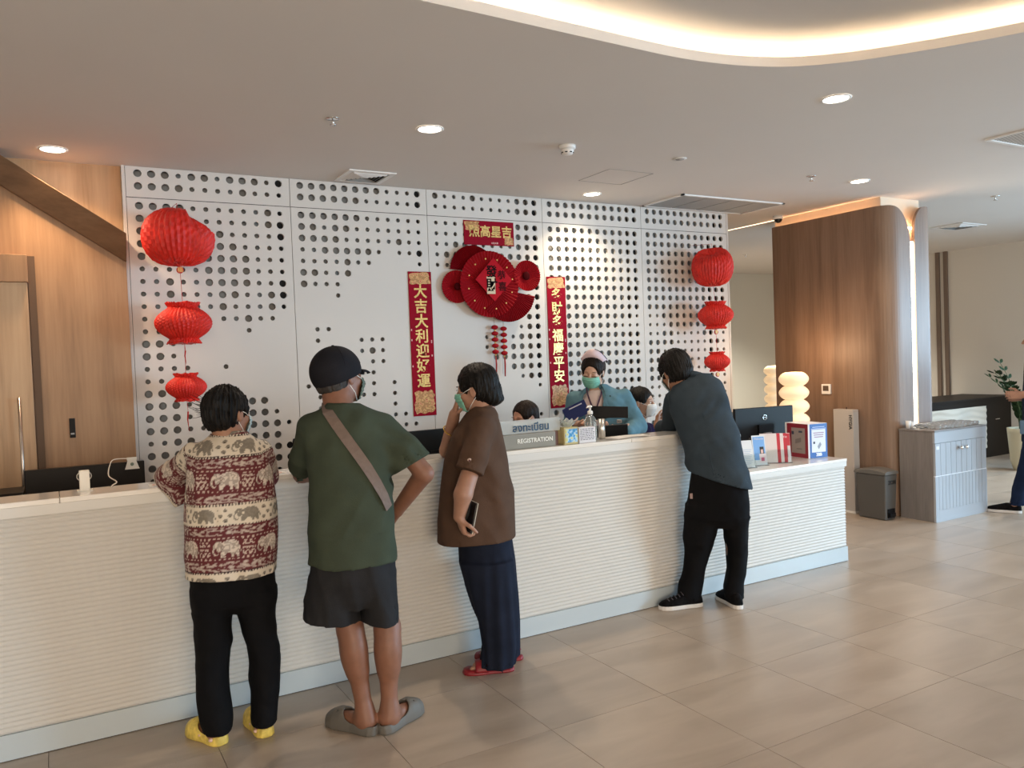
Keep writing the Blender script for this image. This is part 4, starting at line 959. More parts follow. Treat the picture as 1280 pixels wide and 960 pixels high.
rosette((3.19, YW-.062, 2.09), .255, .012, FAND, 'pleated_fan', n=30, a0=-.80*PI, a1=-.06*PI, cone=.01)
rosette((3.375, YW-.066, 2.208), .124, .010, FANR, 'pleated_rosette', cone=.035)
for c_, r_ in (((2.755, YW-.046, 2.115), .03), ((3.375, YW-.056, 2.208), .035)):
    b = MB(); b.sphere(c_, (r_, .010, r_), 16, 8); b.build('rosette_centre', mat('centre_dark', (.05, .002, .003), .8, spec=.05), fan)
dc = np.array([3.052, YW-.098, 2.168]); ax = np.array([.165, 0, 0]); az = np.array([0, 0, .172])
b = MB(); vs = [dc-ax, dc-az, dc+ax, dc+az]; vs += [v+np.array([0, .006, 0]) for v in vs]
b.add(vs, [(0, 1, 2, 3), (7, 6, 5, 4), (0, 4, 5, 1), (1, 5, 6, 2), (2, 6, 7, 3), (3, 7, 4, 0)]); b.build('diamond_card', mat('diamond_red', (.40, .007, .016), .6, spec=.08), fan)
MB().box(2.985, 3.06, dc[1]-.0009, dc[1]-.0003, 2.055, 2.19).build('cream_strip', mat('cream_print', (.62, .50, .33), .5), fan)
INK = mat('ink_fan_black', (.008, .006, .006), .7, spec=.05)
for ch, x, z, s in (('發', 3.03, 2.225, .10), ('財', 3.03, 2.12, .105), ('恭', 3.12, 2.20, .075), ('喜', 3.125, 2.11, .075)):
    text_mesh('ink_character', ch, s, (x, dc[1]-.0010, z), (1, 0, 0), (0, 0, 1), INK if x < 3.1 else mat('ink_dark_red', (.06, .006, .008), .7, spec=.05), fan, bold=.002)
for k in range(12):
    a = 2*PI*k/12+.2; x, z = 3.03+.20*math.cos(a), 2.135+.20*math.sin(a)
    MB().sphere((x, YW-.083, z), (.007, .003, .007), 8, 6).build('gold_dot', GOLD, fan)
for k, xx in enumerate((3.075, 3.155)):
    t = thing('bead_string', (xx, YW-.03, 1.5), ('left string of red discs with a tassel under the fan rosette', 'right string of red discs with a tassel under the fan rosette')[k], 'bead string', 'bead strings')
    y = YW-.035; MB().tube([(xx, y, 1.90), (xx, y, 1.60)], .002, 6).build('cord', mat('cord_pale', (.6, .45, .35), .6), t)
    for q in range(5): MB().sphere((xx, y, 1.795-.049*q-.012*k), (.030, .018, .018), 16, 10).build('red_disc', FANR, t); MB().sphere((xx, y, 1.770-.049*q-.012*k), .008, 8, 6).build('gold_bead', GOLD, t)
    MB().tube([(xx, y, 1.57), (xx+.004, y, 1.50), (xx, y, 1.40)], [.004, .007, .005], 8).build('tassel', mat('tassel_red', (.35, .02, .02), .6), t)
    MB().tube([(xx-.018, y, 1.58), (xx-.02, y, 1.42)], .0015, 5).build('tassel_thread', mat('thread_grey', (.45, .42, .40), .6), t)
# ================================================================= FIGURE MODELLING TOOLS (implicit surfaces -> one continuous mesh)
def _interp(x, xs, ys):
    return np.interp(x, xs, ys).astype(np.float32)
def vnoise(x, y, z, seed=0):
    xi = np.floor(x).astype(np.int32); yi = np.floor(y).astype(np.int32); zi = np.floor(z).astype(np.int32)
    fx = x-xi; fy = y-yi; fz = z-zi
    fx = fx*fx*(3-2*fx); fy = fy*fy*(3-2*fy); fz = fz*fz*(3-2*fz)
    def h(a, b, c):
        n = (a*374761393+b*668265263+c*2147483647+seed*1274126177) & 0x7fffffff
        n = ((n ^ (n >> 13))*1274126177) & 0x7fffffff
        return ((n ^ (n >> 16)) & 0xffff)/65535.0
    xi = xi.astype(np.int64); yi = yi.astype(np.int64); zi = zi.astype(np.int64)
    r = 0
    for a in (0, 1):
        for b in (0, 1):
            for c in (0, 1):
                r = r+h(xi+a, yi+b, zi+c)*(fx if a else 1-fx)*(fy if b else 1-fy)*(fz if c else 1-fz)
    return (r*2-1).astype(np.float32)

def ridge(x, y, z, seed=0): return 1-2.6*np.abs(vnoise(x, y, z, seed))

class Vox:
    def __init__(s, lo, hi, h=.009, fine=(), hf=.0038):
        s.ax = []
        for k in range(3):
            v = [lo[k]]
            while v[-1] < hi[k]:
                st = h
                for a, b in fine:
                    if a[k]-h < v[-1] < b[k]: st = hf
                v.append(v[-1]+st)
            s.ax.append(np.array(v, np.float64))
        s.n = tuple(len(a) for a in s.ax); s.d = np.full(s.n, .3, np.float32)
    def sub(s, lo, hi, m):
        sl = []
        for k in range(3):
            i0 = max(0, np.searchsorted(s.ax[k], lo[k]-m)-1); i1 = min(s.n[k], np.searchsorted(s.ax[k], hi[k]+m)+1)
            if i1 <= i0: return None
            sl.append(slice(i0, i1))
        g = [s.ax[0][sl[0]][:, None, None].astype(np.float32), s.ax[1][sl[1]][None, :, None].astype(np.float32), s.ax[2][sl[2]][None, None, :].astype(np.float32)]
        return tuple(sl), g
    def apply(s, fn, lo, hi, k=.015, op='u', m=.045):
        r = s.sub(lo, hi, m)
        if r is None: return s
        sl, (X, Y, Z) = r; b = fn(X, Y, Z); a = s.d[sl]
        if op == 'u':
            h = np.clip(.5+.5*(a-b)/k, 0, 1); s.d[sl] = a*(1-h)+b*h-k*h*(1-h)
        elif op == 's':
            b = -b; h = np.clip(.5-.5*(a-b)/k, 0, 1); s.d[sl] = a*(1-h)+b*h+k*h*(1-h)
        elif op == 'i':
            s.d[sl] = np.maximum(a, b)
        return s
    def cone(s, a, b, ra, rb, k=.015, w=None, q=1.0, op='u'):
        a = np.array(a, float); b = np.array(b, float); ab = b-a; L2 = float(ab@ab)+1e-9; R = max(ra, rb)*max(q, 1)
        if w is not None: w = np.array(w, float)/np.linalg.norm(w)
        def fn(X, Y, Z):
            px, py, pz = X-a[0], Y-a[1], Z-a[2]; t = np.clip((px*ab[0]+py*ab[1]+pz*ab[2])/L2, 0, 1)
            dx, dy, dz = px-t*ab[0], py-t*ab[1], pz-t*ab[2]; d2 = dx*dx+dy*dy+dz*dz
            if w is not None:
                c = dx*w[0]+dy*w[1]+dz*w[2]; d2 = d2-c*c+(c/q)**2
            return (np.sqrt(np.maximum(d2, 1e-12))-(ra+(rb-ra)*t)).astype(np.float32)
        return s.apply(fn, np.minimum(a, b)-R, np.maximum(a, b)+R, k, op)
    def ell(s, c, r, R=None, k=.012, op='u', m=.03):
        c = np.array(c, float); r = np.array(r, float); R = np.eye(3) if R is None else np.array(R, float)
        ext = np.sqrt(((R.T*r)**2).sum(1)) if R is not None else r
        def fn(X, Y, Z):
            px, py, pz = X-c[0], Y-c[1], Z-c[2]; q = [px*R[i][0]+py*R[i][1]+pz*R[i][2] for i in range(3)]
            k0 = np.sqrt((q[0]/r[0])**2+(q[1]/r[1])**2+(q[2]/r[2])**2); k1 = np.sqrt((q[0]/r[0]**2)**2+(q[1]/r[1]**2)**2+(q[2]/r[2]**2)**2)+1e-6
            return (k0*(k0-1)/k1).astype(np.float32)
        e = np.full(3, max(r)); return s.apply(fn, c-e, c+e, k, op, m)
    def loft(s, rows, rt, vd, k=.015, n=2.3, cap=True, op='u'):
        """rows: (z, cx, cy, halfwidth along rt, halfdepth along vd)"""
        rows = sorted(rows); A = np.array(rows, float); z = A[:, 0]
        zz = np.linspace(z[0], z[-1], 90); P = [np.interp(zz, z, A[:, i]) for i in range(1, 5)]
        ker = np.ones(7)/7
        for i in range(4):
            e = np.concatenate([np.full(3, P[i][0]), P[i], np.full(3, P[i][-1])]); P[i] = np.convolve(e, ker, 'valid')
        R = A[:, 3:].max()+.02; lo = np.array([A[:, 1].min()-R, A[:, 2].min()-R, z[0]]); hi = np.array([A[:, 1].max()+R, A[:, 2].max()+R, z[-1]])
        def fn(X, Y, Z):
            cx, cy, a, b = [_interp(Z.ravel(), zz, p).reshape(Z.shape) for p in P]
            u = ((X-cx)*rt[0]+(Y-cy)*rt[1])/a; v = ((X-cx)*vd[0]+(Y-cy)*vd[1])/b
            q = (np.abs(u)**n+np.abs(v)**n+1e-9)**(1/n); d = (q-1)*np.minimum(a, b)
            if cap: d = np.maximum(d, np.maximum(z[0]-Z, Z-z[-1]))
            return d.astype(np.float32)
        return s.apply(fn, lo, hi, k, op)
    def displace(s, fn, band=.035):
        r = np.argwhere(np.abs(s.d) < band)
        if len(r) == 0: return s
        i, j, k = r.T; x, y, z = s.ax[0][i], s.ax[1][j], s.ax[2][k]
        s.d[i, j, k] += fn(x, y, z).astype(np.float32); return s
    def cut(s, p, nrm):
        """remove the half space on the side nrm points to"""
        nrm = np.array(nrm, float)/np.linalg.norm(nrm); p = np.array(p, float)
        d = ((s.ax[0][:, None, None]-p[0])*nrm[0]+(s.ax[1][None, :, None]-p[1])*nrm[1]+(s.ax[2][None, None, :]-p[2])*nrm[2]).astype(np.float32)
        s.d = np.maximum(s.d, d); return s
    def lcut(s, c, nrm, r=.13):
        """cut only inside a ball around c (a sleeve or trouser end)"""
        c = np.array(c, float); nrm = np.array(nrm, float)/np.linalg.norm(nrm)
        def fn(X, Y, Z):
            ins = ((X-c[0])**2+(Y-c[1])**2+(Z-c[2])**2) < r*r
            return np.where(ins, (X-c[0])*nrm[0]+(Y-c[1])*nrm[1]+(Z-c[2])*nrm[2], -1.).astype(np.float32)
        return s.apply(fn, c-r, c+r, op='i', m=0)
    def cuff(s, c, nrm, r=.13, th=.009, depth=.05):
        """open a sleeve or trouser end: cut it and hollow the last centimetres"""
        s.lcut(c, nrm, r); c = np.array(c, float); nrm = np.array(nrm, float)/np.linalg.norm(nrm)
        def fn(X, Y, Z):
            ins = ((X-c[0])**2+(Y-c[1])**2+(Z-c[2])**2) < r*r
            q = -((X-c[0])*nrm[0]+(Y-c[1])*nrm[1]+(Z-c[2])*nrm[2])-depth
            return np.where(ins, q, 1.)
        return s.hollow_near(th, fn)
    def hollow_near(s, th, fn):
        """open the garment: carve its inside where fn(x,y,z) < 0 (near a hem or a cuff)"""
        X, Y, Z = s.ax[0][:, None, None], s.ax[1][None, :, None], s.ax[2][None, None, :]
        g = fn(X, Y, Z).astype(np.float32)
        s.d = np.maximum(s.d, -np.maximum(s.d+th, g)); return s
    def mesh(s, smooth=1):
        d = s.d; d[0] = .1; d[-1] = .1; d[:, 0] = .1; d[:, -1] = .1; d[:, :, 0] = .1; d[:, :, -1] = .1
        S = d < 0
        c = [S[i:S.shape[0]-1+i, j:S.shape[1]-1+j, k:S.shape[2]-1+k] for i in (0, 1) for j in (0, 1) for k in (0, 1)]
        an = c[0].copy(); al = c[0].copy()
        for q in c[1:]: an |= q; al &= q
        act = an & ~al; idx = np.argwhere(act); I, J, K = idx.T; nv = len(idx)
        vid = np.full(act.shape, -1, np.int32); vid[I, J, K] = np.arange(nv)
        acc = np.zeros((nv, 3)); cnt = np.zeros(nv); A = s.ax
        cor = [(i, j, k) for i in (0, 1) for j in (0, 1) for k in (0, 1)]
        val = {q: d[I+q[0], J+q[1], K+q[2]].astype(np.float64) for q in cor}
        for a in cor:
            for ax in range(3):
                if a[ax]: continue
                b = list(a); b[ax] = 1; b = tuple(b); va, vb = val[a], val[b]; m = (va < 0) != (vb < 0)
                t = va/(va-vb+1e-12); pa = np.stack([A[0][I+a[0]], A[1][J+a[1]], A[2][K+a[2]]], 1); pb = np.stack([A[0][I+b[0]], A[1][J+b[1]], A[2][K+b[2]]], 1)
                p = pa+(pb-pa)*t[:, None]; acc[m] += p[m]; cnt[m] += 1
        V = acc/cnt[:, None]; F = []
        for ax in range(3):
            o = [x for x in range(3) if x != ax]
            sa = [slice(None)]*3; sb = [slice(None)]*3; sa[ax] = slice(0, -1); sb[ax] = slice(1, None)
            for q in o: sa[q] = slice(1, -1); sb[q] = slice(1, -1)
            Sa, Sb = S[tuple(sa)], S[tuple(sb)]; e = np.argwhere(Sa != Sb); fl_ = Sa[tuple(e.T)]
            for q in o: e[:, q] += 1
            def vv(d1, d2):
                f = e.copy(); f[:, o[0]] -= d1; f[:, o[1]] -= d2; return vid[tuple(f.T)]
            q4 = np.stack([vv(1, 1), vv(0, 1), vv(0, 0), vv(1, 0)], 1)
            if ax == 1: fl_ = ~fl_
            q4[~fl_] = q4[~fl_][:, ::-1]; F.append(q4)
        F = np.concatenate(F)
        for _ in range(smooth):
            ac = np.zeros_like(V); cn = np.zeros(len(V))
            for a, b in ((0, 1), (1, 2), (2, 3), (3, 0)):
                np.add.at(ac, F[:, a], V[F[:, b]]); np.add.at(cn, F[:, a], 1); np.add.at(ac, F[:, b], V[F[:, a]]); np.add.at(cn, F[:, b], 1)
            V = V*.5+.5*ac/np.maximum(cn, 1)[:, None]
        return V, F

def vox_obj(name, V, F, mats, parent, pick=None, colors=None):
    if not isinstance(mats, (list, tuple)): mats = [mats]
    org = ORG[parent.name]; me = bpy.data.meshes.new(name)
    P = (V-org).astype(np.float32)
    me.vertices.add(len(P)); me.vertices.foreach_set('co', P.ravel())
    me.loops.add(F.size); me.loops.foreach_set('vertex_index', F.ravel().astype(np.int32))
    me.polygons.add(len(F)); me.polygons.foreach_set('loop_start', np.arange(0, F.size, 4, dtype=np.int32))
    try: me.polygons.foreach_set('loop_total', np.full(len(F), 4, np.int32))
    except Exception: pass
    me.update(calc_edges=True); me.polygons.foreach_set('use_smooth', np.ones(len(F), bool))
    for m in mats: me.materials.append(m)
    if pick is not None:
        cen = V[F].mean(1); me.polygons.foreach_set('material_index', pick(cen).astype(np.int32))
    if colors is not None:
        a = me.color_attributes.new('print', 'FLOAT_COLOR', 'POINT'); c = np.concatenate([colors(V), np.ones((len(V), 1))], 1).astype(np.float32); a.data.foreach_set('color', c.ravel())
    me.validate(); me.update()
    o = bpy.data.objects.new(name, me); C.objects.link(o); o.parent = parent; ORG[o.name] = org
    return o

class Fig:
    """a person's stand point and the horizontal frame seen from where the photograph was taken"""
    def __init__(s, x, y):
        s.O = np.array([x, y, 0.]); s.vd = s.O/np.linalg.norm(s.O); s.rt = np.array([s.vd[1], -s.vd[0], 0.]); s.up = np.array([0, 0, 1.])
    def J(s, px, py, d=0.0):
        v = (px-640)/F_PX*_rt-(py-480)/F_PX*_up+_fw; L = np.linalg.norm(s.O)+d; t = L/(v@s.vd)
        return np.array([v[0]*t, v[1]*t, CAM_H+v[2]*t])
    def m(s, d=0.0, px=640):
        return (np.linalg.norm(s.O)+d)/F_PX*1.0/max(.6, math.cos(math.atan2(s.O[0], s.O[1])-YAW))**0*math.cos(0)*1.0*s.k()
    def k(s):   # pixel size correction away from the picture centre
        a = math.atan2(s.O[0], s.O[1])-YAW; return math.cos(a)
    def row(s, py, l, r, d, b, lean=0):
        c = s.J((l+r)/2, py, d); a = np.linalg.norm((s.J(r, py, d)-s.J(l, py, d))[:2])/2
        return (c[2], c[0], c[1], a, b)

SKIN = {}
def skin(name, col):
    m = mat(name, col, .5, noise=(30, .07, .1)); m.node_tree.nodes['Principled BSDF'].inputs['Subsurface Weight'].default_value = .08
    m.node_tree.nodes['Principled BSDF'].inputs['Subsurface Radius'].default_value = (.02, .008, .004)
    return m
def fabric(name, col, rough=.85, amt=.10, scale=14, bump=.35):
    return mat(name, col, rough, noise=(scale, amt, bump), spec=.12)

class Head:
    def __init__(s, C_, f, u=(0, 0, 1), size=1.0):
        s.C = np.array(C_, float); f = np.array(f, float); f /= np.linalg.norm(f); u = np.array(u, float); u = u-f*(u@f); u /= np.linalg.norm(u)
        s.f, s.u, s.l = f, u, np.cross(u, f); s.s = size; s.R = np.stack([s.f, s.l, s.u])
    def P(s, a, b, c): return s.C+s.s*(a*s.f+b*s.l+c*s.u)
    def local(s, V): return ((V-s.C)@s.R.T)/s.s
    def skin(s, V, neck_to, nr=.052):
        e = lambda c, r, k=.012, op='u': V.ell(s.P(*c), np.array(r)*s.s, s.R, k*s.s, op)
        e((-.012, 0, .030), (.094, .073, .080)); e((.022, 0, -.035), (.066, .059, .075), .02); e((.028, 0, -.070), (.052, .048, .036), .02)
        e((.062, 0, -.092), (.020, .024, .018), .02); e((.072, 0, .014), (.018, .047, .014), .015)
        for b in (-1, 1):
            e((.058, .037*b, -.026), (.026, .022, .026), .015)
            e((.094, .031*b, -.002), (.012, .019, .010), .012, 's')
            e((.077, .031*b, -.004), (.012, .015, .0105), .004)
            e((.096, .011*b, -.035), (.009, .008, .008), .006)
            V.ell(s.P(-.004, .078*b, -.008), np.array((.018, .0065, .033))*s.s, s.R, .004*s.s)
            V.ell(s.P(.000, .0855*b, -.004), np.array((.010, .004, .020))*s.s, s.R, .004*s.s, 's')
        V.cone(s.P(.090, 0, .002), s.P(.106, 0, -.031), .007*s.s, .0115*s.s, .008)
        e((.088, 0, -.061), (.010, .022, .0055), .004); e((.086, 0, -.070), (.010, .019, .006), .004)
        V.cone(s.P(-.028, 0, -.055), neck_to, nr*s.s, nr*1.08, .03)
    def face_parts(s, parent, closed=False, brow=True):
        for b in (-1, 1):
            ey = MB()
            if not closed:
                ey.sphere(s.P(.0795, .031*b, -.004), .0105*s.s, 16, 10); o = ey.build('eye', mat('eye_white', (.7, .68, .64), .2), parent)
                ir = MB(); ir.sphere(s.P(.0845, .031*b, -.006), .0060*s.s, 12, 8); ir.build('iris', mat('iris_brown', (.015, .008, .005), .1), o)
            ls = MB(); n = 9
            pts = [s.P(.0895+.0025*math.cos(t), (.031+.016*math.sin(t))*b, (-.009 if closed else .003)+(-.002 if closed else .004)*math.cos(t)) for t in np.linspace(-1.3, 1.3, n)]
            ls.tube(pts, (.0022 if closed else .0013)*s.s, 6); ls.build('eyelash', mat('lash_black', (.01, .008, .006), .6), parent)
            if brow:
                bw = MB(); pts = [s.P(.0915-.010*abs(t)**2, (.031+.020*t)*b, .020+.004*(1-t*t)) for t in np.linspace(-1, 1, 9)]
                bw.tube(pts, [.001, .0016, .0019, .002, .002, .0018, .0016, .0012, .0008], 6); bw.build('eyebrow', mat('brow_black', (.015, .010, .008), .8), parent)
    def mask(s, parent, m, loops=True, span=1.12, kn=False):
        nz, nt = 22, 25; zs = [.008, -.010, -.030, -.050, -.075, -.100, -.108]; rf = [.100, .108, .118, .112, .100, .086, .066]; rl = [.052, .060, .066, .068, .062, .052, .045]
        if kn: rf, rl = [.100, .108, .117, .117, .104, .088, .066], [.048, .055, .060, .060, .054, .046, .042]
        rows = []
        for i in range(nz):
            z = -.014-.096*i/(nz-1); F_ = float(np.interp(-z, [-q for q in zs], rf)); L_ = float(np.interp(-z, [-q for q in zs], rl)); pl = 0 if kn else .0016*math.sin(i*1.75)
            sp = span*(1-.10*abs(2*i/(nz-1)-1))
            rows.append([s.P((F_+pl)*math.cos(t)**.8*1.0-.0, (L_+.006+pl)*math.sin(t)*1.02, z-.006*abs(t)*0) for t in np.linspace(-sp, sp, nt)])
        b = MB(); b.loft(rows, cap=False, closed=False); o = b.build('face_mask', m, parent)
        md = o.modifiers.new('thickness', 'SOLIDIFY'); md.thickness = .0015
        if loops:
            lm = mat('mask_loop_white', (.75, .75, .72), .6)
            for sg in (-1, 1):
                for zi, ez in ((1, .016), (nz-2, -.040)):
                    a = rows[zi][0 if sg < 0 else -1]; e = s.P(-.016, .080*sg, ez); mid = (a+e)/2+s.l*sg*.010*s.s
                    lp = MB(); lp.tube([a, mid, e], .0013*s.s+.0003, 6); lp.build('ear_loop', lm, o)
        return o
    def hair(s, parent, m, name='hair', vol=1.0, nape=-.072, cutear=True, extra=None, seed=1, top=.0, strand=.0035, h=.0042, front=(.118, -.022), fr=(.074, .076, .092), ends=None):
        R = .19*s.s*1.1; V = Vox(s.C-R*1.0-np.array([0, 0, .03]), s.C+R, h)
        V.ell(s.P(-.017, 0, .032), np.array((.104*vol, .085*vol, .092*vol+top))*s.s, s.R, .01)
        V.ell(s.P(-.040, 0, -.020), np.array((.076*vol, .073*vol, .065))*s.s, s.R, .02)
        V.ell(s.P(front[0], 0, front[1]), np.array(fr)*s.s, s.R, .012, 's')
        if cutear:
            for b in (-1, 1): V.ell(s.P(.020, .088*b, -.033), np.array((.046, .032, .050))*s.s, s.R, .008, 's')
        V.cut(s.P(0, 0, nape), -s.u+s.f*.15)
        if extra: extra(V)
        C0, Rm, sz = s.C, s.R, s.s
        def disp(x, y, z):
            q = (np.stack([x, y, z], 1)-C0)@Rm.T/sz; an = np.arctan2(q[:, 1], q[:, 0]); r = np.hypot(q[:, 0], q[:, 1])
            return -strand*(vnoise(an*22, q[:, 2]*16, r*20, seed)+.6*vnoise(an*48, q[:, 2]*30, r*20, seed+5))
        V.displace(disp); v, f = V.mesh(0); return vox_obj(name, v, f, m, parent)

def hand(V, W, d, n, t, curl=(.35, .35, .35, .35), s=1.0, spread=0.0, thumb=.5, tcurl=.2):
    """W wrist, d along the hand, n palm normal (fingers curl towards it), t towards the thumb"""
    W = np.array(W, float); d = np.array(d, float); d /= np.linalg.norm(d); n = np.array(n, float); n = n-d*(n@d); n /= np.linalg.norm(n)
    t = np.array(t, float); t = t-d*(t@d)-n*(t@n); t /= np.linalg.norm(t)
    Ls = [.068, .075, .069, .054]; tips = []
    for i in range(4):
        off = (.0285-.0185*i)*s; kn = W+d*(.083-.004*abs(i-1)-.004*(i == 3))*s+t*off
        V.cone(W+d*.005*s+t*off*.55, kn, .0155*s, .0120*s, .012)
        p = kn; ang = spread*(1.5-i)*-1; dd = d*math.cos(ang)+t*math.sin(-ang); c = 0
        for j, fr in enumerate((.46, .30, .24)):
            c += curl[i]*(.9 if j == 0 else 1.1); q = p+(dd*math.cos(c)+n*math.sin(c))*Ls[i]*fr*s
            r0 = (.0092-.0009*j)*s*(1 if i < 3 else .88); V.cone(p, q, r0, r0-.0008*s, .0028 if j else .005); p = q
        tips.append(p)
    b = W+d*.022*s+t*.022*s+n*.004*s; q = b+(t*.75+d*.65+n*thumb)*.040*s; V.cone(W+d*.01*s+t*.012*s, b, .016*s, .015*s, .012); V.cone(b, q, .0135*s, .0105*s, .008)
    q2 = q+(t*(.35-tcurl)+d*.9+n*(thumb*.6+tcurl))/1.1*.030*s; V.cone(q, q2, .0102*s, .0092*s, .004)
    q3 = q2+(t*(.15-tcurl)+d*.9+n*(thumb*.5+tcurl))/1.1*.022*s; V.cone(q2, q3, .0092*s, .0078*s, .003)
    return tips

def shoe(parent, heel, ang, kind, mats, L=.262, z0=0.0, pitch=0.0, name='shoe'):
    """heel: plan point, ang: plan direction of the toe"""
    a = np.array([math.cos(ang), math.sin(ang), 0]); b_ = np.array([-math.sin(ang), math.cos(ang), 0]); k = L/.262
    O = np.array([heel[0], heel[1], z0]); mid = O+a*L/2
    V = Vox(mid-np.array([L*.68, L*.68, .03]), mid+np.array([L*.68, L*.68, .16]), .0042)
    aw = np.array([-.004, .0, .02, .05, .11, .16, .20, .235, .255, .264])*k
    if kind == 'clog': w = np.array([.004, .022, .037, .042, .042, .052, .055, .047, .030, .004]); hh = np.array([.02, .045, .052, .050, .066, .082, .078, .062, .045, .02])
    elif kind == 'sandal': w = np.array([.004, .020, .033, .037, .037, .046, .050, .044, .030, .004]); hh = np.array([.012, .022, .024, .024, .024, .026, .028, .030, .026, .012])
    else: w = np.array([.004, .020, .033, .037, .037, .045, .048, .041, .028, .004]); hh = np.array([.02, .062, .085, .092, .088, .072, .060, .050, .038, .02])
    w = w*(.9+.1*k)
    def loc(X, Y, Z): return (X-O[0])*a[0]+(Y-O[1])*a[1], (X-O[0])*b_[0]+(Y-O[1])*b_[1], Z-z0
    def base(X, Y, Z):
        A, B, z = loc(X, Y, Z); A, B, z = np.broadcast_arrays(A, B, z); W_ = _interp(A.ravel(), aw, w).reshape(A.shape); H_ = _interp(A.ravel(), aw, hh).reshape(A.shape)
        zz = np.maximum(z, 0)/H_; q = (np.abs(B/W_)**2.6+np.abs(zz)**3+1e-9)**(1/2.6)
        d = (q-1)*np.minimum(W_, H_); d = np.maximum(d, -z); d = np.maximum(d, np.maximum(aw[0]-A, A-aw[-1]))
        return d.astype(np.float32)
    lo = mid-L; hi = mid+L; hi[2] = z0+.2; lo[2] = z0-.02
    V.apply(base, lo, hi, .003)
    R = np.stack([a, b_, [0, 0, 1]])
    if kind == 'clog':
        V.ell(O+a*.070*k+np.array([0, 0, .062]), (.078*k, .0385, .048), R, .006, 's')
        V.ell(O+a*.115*k+np.array([0, 0, .052]), (.07*k, .036, .035), R, .006, 's')
        for q in ((.185, .026), (.185, -.026), (.21, .0), (.165, 0)): V.ell(O+a*q[0]*k+b_*q[1]+np.array([0, 0, .077-.1*(q[0]-.16)-.010*abs(q[1])/.026]), (.0045, .0045, .012), R, .002, 's')
    elif kind == 'sandal':
        V.ell(O+a*.125*k+np.array([0, 0, .042]), (.115*k, .040, .024), R, .004, 's')
    elif kind == 'low':
        V.ell(O+a*.055*k+np.array([0, 0, .095]), (.060*k, .030, .055), R, .006, 's')
    v, f = V.mesh(0)
    if pitch:
        ax_ = b_; c_, s_ = math.cos(pitch), math.sin(pitch); T = O+a*L; r = v-T; al = r@a; zl = r[:, 2]; v = T+(r@b_)[:, None]*b_+(al*c_+zl*s_)[:, None]*a+(-al*s_+zl*c_)[:, None]*np.array([0, 0, 1.])
        v[:, 2] = np.maximum(v[:, 2], z0+.001)
    def pick(c):
        return (c[:, 2] < z0+.026).astype(int) if len(mats) > 1 else np.zeros(len(c), int)
    if pitch: pk = lambda c: ((( (c-O-a*L)@a)*-math.sin(-pitch)*-1*0+ (c[:, 2]-z0)-((c-O-a*L)@a)*-math.sin(pitch)) < .026).astype(int) if len(mats) > 1 else np.zeros(len(c), int)
    return vox_obj(name, v, f, mats, parent, pick if not pitch else pk), O, a, b_
# ================================================================= PEOPLE
SK1 = skin('skin_tan', (.33, .17, .105)); SK2 = skin('skin_brown', (.23, .105, .065)); SK3 = skin('skin_light', (.38, .205, .14)); SK4 = skin('skin_fair', (.54, .33, .24))
HAIR = mat('black_hair', (.006, .005, .0045), .5, noise=(60, .35, .5), spec=.22); HAIRB = mat('dark_brown_hair', (.012, .007, .005), .5, noise=(60, .35, .5), spec=.22)
MASKG = mat('mask_green', (.20, .50, .40), .7, noise=(50, .12, .2)); MASKW = mat('mask_white', (.72, .72, .70), .7); MASKB = mat('mask_pale_blue', (.45, .58, .62), .7); MASKK = mat('mask_dark', (.02, .02, .025), .7)

# ---------------- man in the green shirt
g = Fig(1.115, 3.19); J = g.J; px = g.m()
T = thing('person', (1.115, 3.19, 0), 'man in dark cap, green t-shirt and grey shorts with a strap across his back', 'person', 'visitors at the counter')
hc = J(424, 471, .06); hd = Head(hc, g.rt*.74+g.vd*.68+g.up*.04, g.up+g.vd*.08, 1.0)
shL, shR = J(392, 540, 0), J(482, 530, 0); elL, elR = J(378, 592, .30), J(530, 592, -.03); wrL, wrR = J(420, 593, .46), J(497, 637, .12)
hipL, hipR = J(420, 706, 0), J(466, 706, 0); kL, kR = J(437, 782, .02), J(484, 782, .02); aL, aR = J(456, 888, -.01), J(487, 885, -.01)
fine = [(hc-.14, hc+.14), (wrL-.12, wrL+.14), (wrR-.12, wrR+.12)]
V = Vox((.65, 2.85, -.02), (1.75, 3.95, 1.68), .0085, fine, .0042)
body_rows = [g.row(y, l, r, d, b) for y, l, r, d, b in ((516, 412, 450, .0, .07), (530, 388, 484, 0, .09), (560, 394, 482, 0, .115), (620, 398, 480, 0, .12), (660, 396, 484, 0, .12), (700, 396, 490, 0, .125), (725, 402, 482, 0, .10))]
V.loft(body_rows, g.rt, g.vd, .03)
hd.skin(V, J(425, 520, .0), .058)
for a, b, w in ((shL, elL, wrL), (shR, elR, wrR)):
    V.cone(a, b, .040, .041, .02); V.cone(b, w, .041, .029, .01)
for h_, k_, a_, w_ in ((hipL, kL, aL, 0), (hipR, kR, aR, 1)):
    V.cone(h_, k_, .068, .054, .02); V.cone(k_, a_, .050, .033, .015)
    cf = k_+(a_-k_)*.28-g.vd*.022; V.cone(k_+(a_-k_)*.08-g.vd*.01, k_+(a_-k_)*.5-g.vd*.012, .050, .046, .03); V.ell(cf, (.050, .052, .085), None, .03)
for a_, an in ((aL, math.radians(118)), (aR, math.radians(32))):
    dd = np.array([math.cos(an), math.sin(an), 0]); V.ell(np.array([a_[0], a_[1], .050])-dd*.015, (.034, .034, .030), None, .02)
    V.cone(np.array([a_[0], a_[1], .05]), np.array([a_[0], a_[1], .038])+dd*.13, .036, .026, .03); V.cone(a_, np.array([a_[0], a_[1], .055]), .034, .034, .03)
hand(V, wrL, g.vd*.5+g.rt*.86-g.up*.03, -g.up, g.vd, s=.98)
